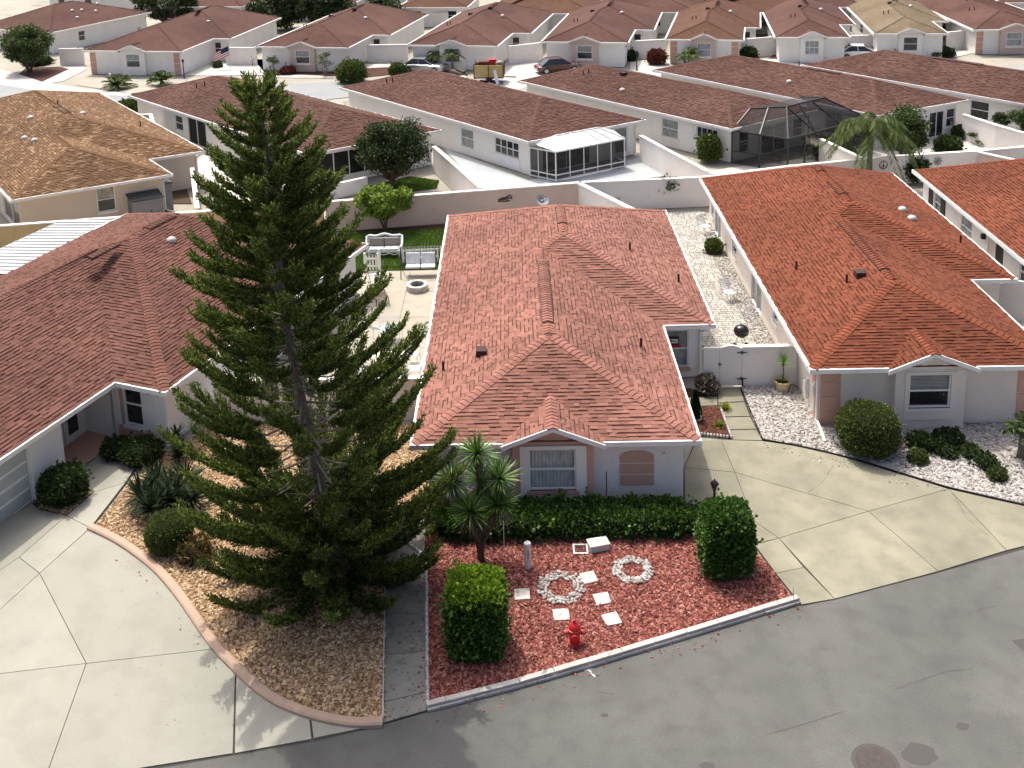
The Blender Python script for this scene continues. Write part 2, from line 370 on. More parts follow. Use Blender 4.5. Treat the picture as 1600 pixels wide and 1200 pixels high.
def window(house, ed, a0, a1, z0, z1, dep=0.0, kind='dark', sill='stucco_white', rails=1, mull=0, name='window', frame='trim_white', fw=.06, bars=False):
    m = MB(); d0, d1 = dep-.10, dep-.03
    for x0, x1, y0, y1 in ((a0, a0+fw, z0, z1), (a1-fw, a1, z0, z1), (a0, a1, z0, z0+fw), (a0, a1, z1-fw, z1)): ed.box(m, x0, x1, y0, y1, d0, d1+(.004 if y1-y0 < .1 else 0))
    for k in range(rails):
        z = z0+(z1-z0)*(k+1)/(rails+1); ed.box(m, a0, a1, z-fw*.45, z+fw*.45, d0, d1+.008)
    for k in range(mull):
        a = a0+(a1-a0)*(k+1)/(mull+1); ed.box(m, a-fw*.3, a+fw*.3, z0, z1, d0, d1+.005)
    w = m.build(name, frame, house)
    def pane(lo, hi, mat):
        p = MB(); p.poly([ed.P(a0, lo, dep-.085), ed.P(a1, lo, dep-.085), ed.P(a1, hi, dep-.085), ed.P(a0, hi, dep-.085)]); p.build('pane', mat, w)
    zm = (z0+z1)/2
    if kind == 'dark': pane(z0, z1, 'glass_dark')
    elif kind == 'pale': pane(z0, z1, 'glass_pale')
    elif kind == 'half':
        pane(zm, z1, 'glass_pale'); pane(z0, zm, 'glass_dark')
    elif kind == 'curtain':
        pane(z0, z1, 'glass_clear')
        c = MB(); n = 26
        for k in range(n):
            x0, x1 = a0+(a1-a0)*k/n, a0+(a1-a0)*(k+1)/n; d = (.0, .05)
            c.poly([ed.P(x0, z0, dep-.16-d[k % 2]), ed.P(x1, z0, dep-.16-d[(k+1) % 2]), ed.P(x1, z1, dep-.16-d[(k+1) % 2]), ed.P(x0, z1, dep-.16-d[k % 2])])
        c.build('curtain', 'curtain', w)
    elif kind == 'blind':
        pane(z0, z1, 'glass_clear')
        c = MB(); n = 12
        for k in range(n):
            z = zm+(z1-zm)*k/n; ed.box(c, a0+fw, a1-fw, z, z+(z1-zm)/n*.72, dep-.17, dep-.15)
        c.build('blind', 'blind', w)
        r = MB(); r.poly([ed.P(a0, z0, dep-.3), ed.P(a1, z0, dep-.3), ed.P(a1, z1, dep-.3), ed.P(a0, z1, dep-.3)]); r.build('room_backing', 'room_dark', w)
    if sill:
        s = MB(); ed.box(s, a0-.08, a1+.08, z0-.14, z0, dep-.1, dep+.06); s.build('sill', sill, w)
    return w
def plain_door(house, ed, a0, a1, z0, z1, mat='door_white', dep=0.0, name='door'):
    m = MB(); ed.box(m, a0, a1, z0, z1, dep-.10, dep-.04); d = m.build(name, mat, house); return d
def shingle_face(poly, u, w, n, course=.165, widths=(.19, .25, .31, .37), thick=(.010, .032)):
    """courses of tabs over one roof face. returns list of (a0lo,a1lo,a0hi,a1hi,b0,b1,th,width or None) in face coordinates + origin"""
    o = np.array(poly[0], float); P2 = [((np.array(p)-o)@u, (np.array(p)-o)@w) for p in poly]
    bs = [p[1] for p in P2]; b = min(bs); bm = max(bs); out = []
    def span(bb):
        xs = []
        for i in range(len(P2)):
            (x0, y0), (x1, y1) = P2[i], P2[(i+1) % len(P2)]
            if (y0-bb)*(y1-bb) < 0: xs.append(x0+(x1-x0)*(bb-y0)/(y1-y0))
        return (min(xs), max(xs)) if len(xs) >= 2 else None
    while b < bm-.02:
        b1 = min(b+course, bm); lo = span(b+1e-4); hi = span(b1-1e-4)
        if lo and hi:
            a = min(lo[0], hi[0])-random.random()*.3; end = max(lo[1], hi[1])
            while a < end:
                wd = random.choice(widths); c0, c1 = a, a+wd; a = c1
                q = [min(max(c0, lo[0]), lo[1]), min(max(c1, lo[0]), lo[1]), min(max(c0, hi[0]), hi[1]), min(max(c1, hi[0]), hi[1])]
                if q[1]-q[0] < .02 and q[3]-q[2] < .02: continue
                full = abs(q[1]-q[0]-wd) < 1e-6 and abs(q[3]-q[2]-wd) < 1e-6 and b1-b > course*.95
                out.append((q[0], q[1], q[2], q[3], b, b1, random.choice(thick), wd if full else None))
        b = b1
    return o, out
SHM = {}
def shingle_mesh(wd, th, course, mat, band=False):
    k = (round(wd, 3), th, course, mat, band)
    if k not in SHM:
        me = bpy.data.meshes.new('shingle'); lap = .018
        V = [(0, -lap, .004+th), (wd, -lap, .004+th), (wd, course, .004), (0, course, .004), (0, -lap, -.004), (wd, -lap, -.004)]; F = [(0, 1, 2, 3), (4, 5, 1, 0)]
        if band: V += [(0, course*.60, .008+th*.4), (wd, course*.60, .008+th*.4), (wd, course, .007), (0, course, .007)]; F.append((6, 7, 8, 9))  # shadow below the next course, painted as a dark strip on the tab
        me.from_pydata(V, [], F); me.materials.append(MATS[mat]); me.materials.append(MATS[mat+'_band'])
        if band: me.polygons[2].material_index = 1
        me.update(); SHM[k] = me
    return SHM[k]
def lay_shingles(roof, faces, mat, nparts, course=.165, cap_parts=False, far=False):
    base = wloc(roof); off = np.array(base); V = []; F = []; cand = []; BV = []; BF = []
    for poly, u, w in faces:
        n = np.cross(u, w)
        if n[2] < 0: u = -u; n = -n
        o, tabs = shingle_face(poly, u, w, n, course)
        for t in tabs:
            c = o+u*(t[0]+t[1])/2+w*t[4]
            cand.append((float(np.linalg.norm(c-CPOS)) if t[7] else 1e9, t, o, u, w, n))
    if nparts: cand.sort(key=lambda c: c[0])
    for i, (dist, t, o, u, w, n) in enumerate(cand):
        if i < nparts and t[7]:
            p = o+u*t[0]+w*t[4]-off
            ob = link('shingle', shingle_mesh(t[7], t[6], course, mat, random.random() < .5), roof)
            ob.matrix_basis = Matrix(((u[0], w[0], n[0], p[0]), (u[1], w[1], n[1], p[1]), (u[2], w[2], n[2], p[2]), (0, 0, 0, 1)))
        else:
            k = len(V); th = t[6]; lap = .018 if t[4] > .01 else .03
            V += [o+u*t[0]+w*(t[4]-lap)+n*(.004+th), o+u*t[1]+w*(t[4]-lap)+n*(.004+th), o+u*t[3]+w*t[5]+n*.004, o+u*t[2]+w*t[5]+n*.004, o+u*t[0]+w*(t[4]-lap)-n*.004, o+u*t[1]+w*(t[4]-lap)-n*.004]
            F += [(k, k+1, k+2, k+3), (k+4, k+5, k+1, k)]
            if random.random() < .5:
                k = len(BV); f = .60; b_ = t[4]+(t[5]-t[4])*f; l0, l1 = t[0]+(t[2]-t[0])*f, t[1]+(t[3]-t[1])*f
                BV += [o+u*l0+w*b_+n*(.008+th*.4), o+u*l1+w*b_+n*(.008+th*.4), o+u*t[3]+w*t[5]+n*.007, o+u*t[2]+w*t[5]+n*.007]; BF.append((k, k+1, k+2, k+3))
    if BF: npmesh('painted_shadow_bands', np.array(BV), np.array(BF), mat+'_band', roof, kind='stuff')  # course shadow put into the colour as dark strips on random tabs
    if F: npmesh('shingle_field', np.array(V), np.array(F), mat, roof, kind='stuff')
def ridge_caps(roof, lines, mat, parts=True, step=.21, half=.15):
    """lines: (p, q, nl, nr): ridge or hip from low p to high q, with the two face normals"""
    off = np.array(wloc(roof)); joined = MB(); cnt = 0
    for p, q, n1, n2 in lines:
        p, q = np.array(p, float), np.array(q, float); d = q-p; L = np.linalg.norm(d); d /= L
        s1 = unit(np.cross(d, n1)); s2 = unit(np.cross(d, n2))
        if s1[2] > 0: s1 = -s1
        if s2[2] > 0: s2 = -s2
        if s1@s2 > 0.2: s2 = unit(s2-2*(s2@unit(np.cross(d, [0, 0, 1])))*unit(np.cross(d, [0, 0, 1])))
        up = unit(np.array(n1)+np.array(n2)); st = step+.012
        lo, hi = .045, .022
        V = [up*lo+s1*half, up*lo*1.1, up*lo+s2*half, d*st+up*hi+s1*half, d*st+up*hi, d*st+up*hi+s2*half, s1*half, up*0, s2*half, d*st+s1*half, d*st+s2*half]
        Fc = [(0, 1, 4, 3), (1, 2, 5, 4), (6, 7, 1, 0), (7, 8, 2, 1), (0, 3, 9, 6), (8, 10, 5, 2)]
        me = None
        for k in range(max(1, int(L/step))):
            o = p+d*step*k
            if parts:
                if me is None:
                    me = bpy.data.meshes.new('ridge_cap'); me.from_pydata([tuple(v) for v in V], [], Fc); me.materials.append(MATS[mat]); me.update()
                ob = link('ridge_cap', me, roof, Vector(o-off)); cnt += 1
            else: joined.add([o+v for v in V], Fc)
    if joined.f: joined.build('ridge_cap_row', mat, roof, kind='stuff')
def nrm(poly):
    a, b, c = (np.array(p, float) for p in poly[:3]); n = unit(np.cross(b-a, c-a)); return n if n[2] > 0 else -n
def villa(name, label, origin, ang, W=9.5, D=22.4, Dj=8.65, Wj=2.1, Yb=None, skew=0.0, flip=False, mat='shingle_salmon', stucco='stucco_white', lod=0, nparts=300,
          holes={}, bay=None, group=None, gutter_gap=None, quoins=None, deco=(), E=EV, vents=(), cat='house'):
    a = math.radians(ang); u = np.array([math.cos(a), math.sin(a)])*(-1 if flip else 1); va = a+math.pi/2+math.radians(skew); v = np.array([math.cos(va), math.sin(va)])
    og = np.array(origin[:2], float)
    def T(x, y, z): q = og+u*x+v*y; return np.array([q[0], q[1], z])
    t = PITCH; W2 = W+Wj; h1, h2 = W/2, W2/2
    if Wj == 0: Dj = 0
    Yb = Yb if Yb is not None else D-h2
    house = empty(name, (*T(W/2, D/2, 0),), label, cat, group)
    Z = lambda k: E+t*k
    if Wj > 0:
        polys = {'left': [(0, D, 0), (0, 0, 0), (h1, h1, h1), (h1, Dj+h1, h1), (h2, Dj+h2, h2), (h2, Yb, h2)], 'front': [(0, 0, 0), (W, 0, 0), (h1, h1, h1)],
                 'right': [(W, 0, 0), (W, Dj, 0), (h1, Dj+h1, h1), (h1, h1, h1)], 'jog': [(W, Dj, 0), (W2, Dj, 0), (h2, Dj+h2, h2), (h1, Dj+h1, h1)],
                 'right2': [(W2, Dj, 0), (W2, D, 0), (h2, Yb, h2), (h2, Dj+h2, h2)], 'back': [(W2, D, 0), (0, D, 0), (h2, Yb, h2)]}
        lines = [((0, 0, 0), (h1, h1, h1), 'left', 'front'), ((W, 0, 0), (h1, h1, h1), 'right', 'front'), ((h1, h1, h1), (h1, Dj+h1, h1), 'left', 'right'),
                 ((h1, Dj+h1, h1), (h2, Dj+h2, h2), 'left', 'jog'), ((W2, Dj, 0), (h2, Dj+h2, h2), 'jog', 'right2'), ((h2, Dj+h2, h2), (h2, Yb, h2), 'left', 'right2'),
                 ((0, D, 0), (h2, Yb, h2), 'left', 'back'), ((W2, D, 0), (h2, Yb, h2), 'back', 'right2')]
        outline = [(0, 0), (W, 0), (W, Dj), (W2, Dj), (W2, D), (0, D)]
    else:
        polys = {'left': [(0, D, 0), (0, 0, 0), (h1, h1, h1), (h1, Yb, h1)], 'front': [(0, 0, 0), (W, 0, 0), (h1, h1, h1)], 'right': [(W, 0, 0), (W, D, 0), (h1, Yb, h1), (h1, h1, h1)], 'back': [(W, D, 0), (0, D, 0), (h1, Yb, h1)]}
        lines = [((0, 0, 0), (h1, h1, h1), 'left', 'front'), ((W, 0, 0), (h1, h1, h1), 'right', 'front'), ((h1, h1, h1), (h1, Yb, h1), 'left', 'right'), ((0, D, 0), (h1, Yb, h1), 'left', 'back'), ((W, D, 0), (h1, Yb, h1), 'back', 'right')]
        outline = [(0, 0), (W, 0), (W, D), (0, D)]
    WP = {k: [T(p[0], p[1], Z(p[2])) for p in pl] for k, pl in polys.items()}
    NR = {k: nrm(pl) for k, pl in WP.items()}
    def roofz(x, y):
        z1 = min(x, W-x, y); z = z1
        if Wj > 0: z = max(z1, min(x, W2-x, y-Dj))
        return Z(max(0, z))
    # roof deck, closed below by the soffit
    m = MB()
    for pl in WP.values(): m.poly(pl)
    roof = m.build('roof', mat+('_far' if lod == 2 else ''), house)
    s = MB(); s.poly([T(x, y, E-.15) for x, y in outline][::-1]); s.build('soffit', 'soffit', house)
    f = MB(); n = len(outline)
    for i in range(n):
        p, q = outline[i], outline[(i+1) % n]
        dx, dy = unit((q[0]-p[0], q[1]-p[1])); nx, ny = dy, -dx
        segs = [(0, math.dist(p, q))]
        if i == 0 and bay: segs = [(0, bay['cx']-bay['gw']), (bay['cx']+bay['gw'], W)]
        for s0, s1 in segs:
            a0 = -.105 if s0 == 0 else s0; a1 = s1+(.107 if abs(s1-math.dist(p, q)) < 1e-6 else 0)
            if Wj > 0 and i == 1: a1 = s1
            if Wj > 0 and i == 2: a0 = 0.11
            vs = [T(p[0]+dx*aa+nx*dd, p[1]+dy*aa+ny*dd, zz) for zz in (E-.17-.003*i, E+.0+.002*i) for aa, dd in ((a0, -.03), (a1, -.03), (a1, .11+.002*i), (a0, .11+.002*i))]
            f.add(vs, [(0,1,2,3),(7,6,5,4),(4,5,1,0),(5,6,2,1),(6,7,3,2),(7,4,0,3)])
    f.build('gutter', 'trim_white', house)
    # walls
    o = OV
    fp = [(o, o), (W-o, o), (W-o, Dj+o), (W2-o, Dj+o), (W2-o, D-o), (o, D-o)] if Wj > 0 else [(o, o), (W-o, o), (W-o, D-o), (o, D-o)]
    nn = [(0, -1), (1, 0), (0, -1), (1, 0), (0, 1), (-1, 0)] if Wj > 0 else [(0, -1), (1, 0), (0, 1), (-1, 0)]
    edges = [Edge(T, fp[i], fp[(i+1) % len(fp)], nn[i]) for i in range(len(fp))]
    wm = MB()
    for i, ed in enumerate(edges): wall_with_holes(wm, ed, 0, E-.14, [h[:4] for h in holes.get(i, [])])
    wall = wm.build('wall', stucco, house)
    for i, hs in holes.items():
        for h in hs:
            k = h[4] if len(h) > 4 else 'dark'; kw = h[5] if len(h) > 5 else {}
            if k == 'open': continue
            if k == 'door': plain_door(house, edges[i], *h[:4], **kw)
            elif k == 'slider': window(house, edges[i], *h[:4], kind=kw.get('glass', 'dark'), rails=0, mull=1, sill=None, name='sliding_door')
            elif k == 'porch':
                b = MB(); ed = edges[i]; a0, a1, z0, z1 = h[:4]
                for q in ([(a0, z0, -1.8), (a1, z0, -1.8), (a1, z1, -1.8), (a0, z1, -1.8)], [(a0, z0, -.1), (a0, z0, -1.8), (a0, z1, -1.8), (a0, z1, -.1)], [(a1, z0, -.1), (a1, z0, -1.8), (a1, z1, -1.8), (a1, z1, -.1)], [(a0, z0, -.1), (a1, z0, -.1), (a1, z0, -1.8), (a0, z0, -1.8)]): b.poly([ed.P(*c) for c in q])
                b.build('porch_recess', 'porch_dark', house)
                sc = MB(); sc.poly([ed.P(a0, z0, -.04), ed.P(a1, z0, -.04), ed.P(a1, z1, -.04), ed.P(a0, z1, -.04)]); sc.build('porch_screen', 'screen_dark', house)
                fr = MB(); nb = kw.get('bars', 3)
                for k2 in range(nb+1): aa = a0+(a1-a0)*k2/nb; ed.box(fr, aa-.03, aa+.03, z0, z1, -.06, .0)
                ed.box(fr, a0, a1, z0-.03, z0+.03, -.06, .004); fr.build('porch_frame', 'trim_white', house)
            else: window(house, edges[i], *h[:4], kind=k, **kw)
    faces = []
    for k, pl in WP.items():
        p, q = {'left': (1, 0)}.get(k, (0, 1)); uu = unit(pl[q]-pl[p]); ww = unit(np.cross(NR[k], uu))
        if ww[2] < 0: ww = -ww
        pp = pl if k != 'left' else pl[1:]+pl[:1]
        faces.append((pp, uu, ww))
    wl = [(T(p[0], p[1], Z(p[2])), T(q[0], q[1], Z(q[2])), NR[n1], NR[n2]) for p, q, n1, n2 in lines]
    if bay:
        B = bay; cx, gw, hw = B['cx'], B['gw'], B['hw']; zp = E+.03+B.get('rise', .55); yb = o-B.get('proj', .38); yf = yb-.34; yi = (zp-E)/t; lift = 0
        gl = [T(cx-gw, yf, E), T(cx, yf, zp), T(cx, yi, zp), T(cx-gw, .02, E)]; gr = [T(cx+gw, yf, E), T(cx+gw, .02, E), T(cx, yi, zp), T(cx, yf, zp)]
        gm = MB(); gm.poly([q-[0, 0, .03] for q in gl]); gm.poly([q-[0, 0, .03] for q in gr]); gm.build('gable_roof', mat+('_far' if lod == 2 else ''), house)
        for pl in (gl, gr):
            uu = unit(T(0, 1, 0)-T(0, 0, 0)); nn_ = nrm(pl); ww = unit(np.cross(nn_, uu)); ww = ww if ww[2] > 0 else -ww; faces.append((pl, uu, ww))
        wl.append((T(cx, yf, zp), T(cx, yi, zp), nrm(gl), nrm(gr)))
        rk = MB()
        for sgn in (-1, 1):
            p, q = T(cx+sgn*(gw+.10), yf, E-.075), T(cx, yf, zp-.045); rk.add([p+[0, 0, -.09], q+[0, 0, -.09], q+[0, 0, .08], p+[0, 0, .08]]+[r+(T(0, .05, 0)-T(0, 0, 0)) for r in (p+[0, 0, -.09], q+[0, 0, -.09], q+[0, 0, .08], p+[0, 0, .08])], [(0, 1, 2, 3), (7, 6, 5, 4), (0, 4, 5, 1), (3, 2, 6, 7), (0, 3, 7, 4)])
        rk.build('rake_board', 'trim_white', house)
        so_ = MB(); so_.poly([T(cx-gw, yf+.04, E-.16), T(cx, yf+.04, zp-.13), T(cx, yb, zp-.13), T(cx-gw, yb, E-.16)]); so_.poly([T(cx+gw, yf+.04, E-.16), T(cx+gw, yb, E-.16), T(cx, yb, zp-.13), T(cx, yf+.04, zp-.13)]); so_.build('gable_soffit', 'soffit', house)
        be = Edge(T, (cx-hw, yb), (cx+hw, yb), (0, -1)); bm = MB()
        win = B['win']; c0, c1 = hw+win[0], hw+win[1]
        wall_with_holes(bm, be, 0, E-.15, [(c0, c1, win[2], win[3])])
        bm.poly([be.P(0, E-.15), be.P(2*hw, E-.15), T(cx+hw, yb, E-.16+(zp-E+.03)*(1-hw/gw)), T(cx, yb, zp-.13), T(cx-hw, yb, E-.16+(zp-E+.03)*(1-hw/gw))])
        for sgn in (0, 2*hw): bm.poly([be.P(sgn, 0, 0), be.P(sgn, 0, yb-o), be.P(sgn, E-.15, yb-o), be.P(sgn, E-.15, 0)])
        bm.build('bay_wall', B.get('mat', stucco), house)
        if 'panel' in B:
            pw, pz0, pz1, pm = B['panel']; pb = MB()
            for x0, x1, z0, z1 in ((hw-pw, c0, pz0, pz1), (c1, hw+pw, pz0, pz1), (c0, c1, pz0, win[2]), (c0, c1, win[3], pz1)): be.box(pb, x0, x1, z0, z1, .002, .04)
            pb.build('bay_panel', pm, house)
        window(house, be, c0, c1, win[2], win[3], dep=.0, kind=B.get('glass', 'half'), sill=B.get('sill', stucco), rails=1, mull=B.get('mull', 0))
        house_bay = be
    if lod < 2:
        lay_shingles(roof, faces, mat, nparts if lod == 0 else 0)
        ridge_caps(roof, wl, mat+'_cap', parts=(lod == 0), half=.21 if lod == 0 else .15)
    else: ridge_caps(roof, wl, mat+'_far', parts=False, step=.5, half=.13)
    if quoins:
        for (ei, a0, a1) in quoins:
            for k in range(4):
                z0 = .04+k*.61; qb = MB(); edges[ei].box(qb, a0, a1, z0, z0+.57, .002, .03); qb.build('quoin', 'stucco_pink', house)
    for ei, a0, z0, sz in deco:
        d = MB(); edges[ei].box(d, a0, a0+sz, z0, z0+sz, .002, .03); d.build('deco_tile', 'tile_deco', house)
    for vt in vents:
        kind, x, y = vt[:3]; z = roofz(x, y); p = T(x, y, z); b = MB()
        if kind == 'pipe': b.tube([p, p+[0, 0, .38]], .05, 8); b.build('vent_pipe', 'vent_dark', house)
        elif kind == 'dome':
            b.lathe(p, [(.22, -.1), (.23, .07), (.2, .13), (.14, .19), (.05, .22)], 12); b.build('skylight_dome', 'skylight', house, smooth=True)
        elif kind == 'box':
            b.obox(p+[0, 0, .08], (*u, 0), (*v, 0), (0, 0, 1), .2, .22, .14); b.build('roof_vent', vt[3] if len(vt) > 3 else 'vent_dark', house)
        elif kind == 'ridge':                              # raised ridge vent along y
            y1 = vt[3]; hx = h1 if vt[1] == 1 else h2; zz = Z(hx); w_ = .2
            nk = max(1, int((y1-y)/.22))
            for kk in range(nk):
                ya, yc = y+(y1-y)*kk/nk, y+(y1-y)*(kk+1)/nk; ha, hb = .095, .07
                b.add([T(hx-w_, ya, zz+ha-t*w_), T(hx, ya, zz+ha), T(hx+w_, ya, zz+ha-t*w_), T(hx-w_, yc, zz+hb-t*w_), T(hx, yc, zz+hb), T(hx+w_, yc, zz+hb-t*w_), T(hx-w_, ya, zz-t*w_), T(hx, ya, zz), T(hx+w_, ya, zz-t*w_), T(hx-w_, yc, zz-t*w_), T(hx+w_, yc, zz-t*w_)], [(0, 1, 4, 3), (1, 2, 5, 4), (6, 7, 1, 0), (7, 8, 2, 1), (0, 3, 9, 6), (2, 8, 10, 5)])
            rv = b.build('ridge_vent', mat, house)
            e = MB()
            for sg in (-1, 1): e.bar(T(hx+sg*(w_+.012), y-.02, zz+.03-t*w_), T(hx+sg*(w_+.012), y1+.02, zz+.03-t*w_), .045, .07)
            e.bar(T(hx-w_, y-.02, zz+.03-t*w_), T(hx, y-.02, zz+.05), .04, .07); e.bar(T(hx, y-.02, zz+.05), T(hx+w_, y-.02, zz+.03-t*w_), .04, .07)
            e.build('vent_slot', 'vent_dark', rv)
    return dict(o=house, T=T, edges=edges, roof=roof, roofz=roofz, W=W, W2=W2, D=D, Dj=Dj, E=E)
def downspout(h, x, y, side, name='downspout', kick=(.5, -.4)):
    """down pipe at local wall point x, y; side = outward local normal"""
    T = h['T']; nx, ny = side; b = MB(); q = .09
    pts = [T(x+nx*.42, y+ny*.42, h['E']-.15), T(x+nx*.42, y+ny*.42, h['E']-.3), T(x+nx*.06, y+ny*.06, h['E']-.5), T(x+nx*.06, y+ny*.06, .22), T(x+nx*kick[0]*.5, y+kick[1]*.5, .1), T(x+nx*kick[0], y+kick[1], .07)]
    for i in range(len(pts)-1): b.bar(pts[i], pts[i+1], q, q*.8)
    return b.build(name, 'trim_white', h['o'])
# ------------------------------------------------------------------ the houses of the place
def win(a0, a1, z0, z1, k='dark', **kw): return (a0, a1, z0, z1, k, kw)
# the house in the middle
L5 = 22.46-2*OV
H = villa('stucco_house', 'white stucco villa with salmon shingle roof and peach bay window behind the clipped hedge', (0, 0), 0, 9.52, 22.46, 8.65, 2.11, 18.23, mat='shingle_salmon', lod=0,
          holes={1: [win(1.2, 6.0, 0, 2.2, 'door', mat='garage_panel', name='garage_door')], 2: [win(.42, 1.62, .45, 2.15, 'pale', sill='stucco_pink')], 5: [win(5, 7.4, 0, 2.1, 'slider'), win(12, 13.4, .8, 2.1), win(16, 18.4, 0, 2.1, 'slider')], 4: [win(3, 5, .8, 2.1)]},
          bay=dict(cx=4.68, gw=1.64, hw=1.36, rise=.62, proj=.38, mat='stucco_pink', panel=(1.12, .3, 2.42, 'stucco_white'), win=(-.83, .77, .77, 2.3), glass='curtain', sill='stucco_pink'),
          vents=[('pipe', .75, 4.6), ('box', 2.2, 4.9), ('pipe', 8.35, 5.9), ('pipe', 8.9, 14.6), ('pipe', 10.8, 12.3), ('ridge', 1, 5.7, 11.9), ('ridge', 2, 15.6, 18.0)], deco=((0, 6.95, 2.27, .14), (2, .9, 2.27, .14)))
downspout(H, 11.18, 9.07, (.35, -1), kick=(.1, -.35))
b = MB(); e0 = H['edges'][0]                                # the three-part arched blind panel on the front wall
def arch(ed, a0, a1, z0, z1, zs, d0, d1, n=8):
    pts = [(a0, z0), (a1, z0), (a1, zs)]+[((a0+a1)/2+(a1-a0)/2*math.cos(math.pi*k/n), zs+(z1-zs)*math.sin(math.pi*k/n)) for k in range(1, n)]+[(a0, zs)]
    m = MB(); N_ = len(pts); m.add([ed.P(*p, d0) for p in pts]+[ed.P(*p, d1) for p in pts], [tuple(range(N_, 2*N_))]+[(i, (i+1) % N_, N_+(i+1) % N_, N_+i) for i in range(N_)]); return m
arch(e0, 6.53, 7.69, 1.52, 1.97, 1.76, .002, .03).build('blind_panel', 'stucco_pink', H['o'])
for z0, z1 in ((.67, 1.05), (1.1, 1.47)):
    m = MB(); e0.box(m, 6.53, 7.69, z0, z1, .002, .03); m.build('blind_panel', 'stucco_pink', H['o'])
m = MB(); m.bar(e0.P(8.02, 1.85, .02), e0.P(8.02, 1.95, .16), .05); m.build('wall_lamp', 'steel', H['o'])
# window sign on the jog wall: pale oval truck emblem above a red strip with white lettering
e2 = H['edges'][2]; sg = MB(); e2.box(sg, .72, 1.22, 1.47, 1.83, -.045, -.035); so_ = sg.build('window_sign', 'sign_black', H['o'])
m = MB(); e2.box(m, .76, 1.18, 1.53, 1.72, -.034, -.028); m.build('emblem', 'flag_white', so_)
m = MB(); m.add([e2.P(.82, 1.68, -.026), e2.P(.96, 1.68, -.026), e2.P(.89, 1.58, -.026)], [(0, 1, 2)]); e2.box(m, .92, 1.14, 1.60, 1.63, -.027, -.024); m.build('emblem_mark', 'sign_black', so_)
m = MB(); e2.box(m, .70, 1.30, 1.30, 1.455, -.045, -.033); s2 = m.build('red_strip', 'sign_red', so_)
# the house to the right
R = villa('stucco_house', 'cream stucco villa with orange red shingle roof beside the white pebble bed', (14.6, 4.68), 0, 9.1, 23.3, 7.9, 2.0, 19.4, mat='shingle_orange', stucco='stucco_grey', lod=0,
          holes={5: [win(.5, 1.2, .7, 1.9), win(1.2+.4, 3.4, 0, 2.0, 'slider', glass='pale'), win(6.4, 7.5, .7, 1.75), win(10.9, 13.0, 0, 2.0, 'slider', glass='pale'), win(15.2, 15.95, 1.0, 1.9)], 2: [win(.4, 1.1, .6, 2.0), ], 1: [win(1, 6, 0, 2.2, 'door', mat='garage_panel', name='garage_door')]},
          bay=dict(cx=4.42, gw=1.58, hw=1.3, rise=.62, proj=.4, panel=(.95, .42, 2.38, 'stucco_grey'), win=(-.8, .76, .9, 2.28), glass='blind', sill='stucco_grey'),
          quoins=[(0, .02, .78), (0, 7.42, 8.2), (5, 21.6, 22.4)], vents=[('pipe', 1.55, 8.2), ('pipe', 2.95, 5.55), ('box', 3.55, 5.75), ('dome', 8.55, 14.6), ('dome', 8.55, 13.3), ('pipe', 10.2, 11.5), ('ridge', 1, 5.6, 11.5), ('ridge', 2, 14.5, 16.6), ('ridge', 2, 18.3, 19.2)],)
downspout(R, .42, .5, (-1, 0), kick=(.12, -1.3))
for i, (a, z, d) in enumerate(((21.9, 1.55, .1), (20.9, 1.2, .12))):
    m = MB(); e5 = R['edges'][5]; e5.box(m, a, a+.16, .35, z, .002, d); e5.box(m, a-.04, a+.2, z-.45, z-.1, .002, d+.05); m.build('meter_box', 'pvc_white', R['o'])
# house on the left edge: turned, with its garage wing running out of the picture
du, dv = np.array([.933, -.36]), np.array([.36, .933]); cxp = np.array([-9.68, 3.87])
LW2, LDj = 15.2, 9.5; lo_ = cxp-du*LW2-dv*LDj
Lh = villa('stucco_house', 'white stucco house with dark red brown shingle roof, side garage and white metal patio cover', lo_, math.degrees(math.atan2(du[1], du[0])), LW2-2.36, LDj+15.7, LDj, 2.36, LDj+10.7, mat='shingle_brown', lod=0,
           holes={1: [win(.9, 5.0, 0, 2.1, 'door', mat='garage_panel', name='garage_door'), (6.6, 9.3, 0, 2.38, 'open')], 2: [win(.35, 1.25, .55, 2.36, 'dark', sill='trim_white', fw=.07)], 3: [win(6, 8, 0, 2.1, 'slider')]},
           vents=[('dome', 9.0, 14.4+3.6), ('pipe', 10.6, 17.6), ('ridge', 2, 18.0, 19.9), ('ridge', 2, 14.2, 16.0)], deco=((1, 5.9, 1.95, .16), (2, -.12, 2.1, .16), (2, 1.55, 2.05, .16)))
for ob in list(Lh['o'].children):
    if ob.name.split('.')[0] == 'window' and False: pass
downspout(Lh, LW2-.42, LDj+.5, (.2, -1), kick=(.2, -.2))
# entrance recess with double door, set back in the right-hand wall of the garage wing
e1 = Lh['edges'][1]; m = MB()
a0, a1, dp, zt = 6.6, 9.3, -1.5, 2.38
for q in ([(a0, 0, 0), (a0, 0, dp), (a0, zt, dp), (a0, zt, 0)], [(a1, 0, 0), (a1, 0, dp), (a1, zt, dp), (a1, zt, 0)], [(a0, 0, dp), (a1, 0, dp), (a1, zt, dp), (a0, zt, dp)], [(a0, zt, 0), (a1, zt, 0), (a1, zt, dp), (a0, zt, dp)]): m.poly([e1.P(*c) for c in q])
m.build('entry_recess', 'stucco_white', Lh['o'])
for k in range(2):
    w0 = 7.15+k*.98; m = MB(); e1.box(m, w0, w0+.9, .03, 2.15, dp+.005, dp+.06); d = m.build('door', 'door_white', Lh['o'])
    g = MB(); e1.box(g, w0+.2, w0+.7, .35, 1.95, dp+.062, dp+.075); g.build('pane', 'glass_dark', d)
    h = MB(); e1.box(h, w0+(.78 if k == 0 else .06), w0+(.84 if k == 0 else .12), .98, 1.1, dp+.062, dp+.12); h.build('handle', 'steel', d)
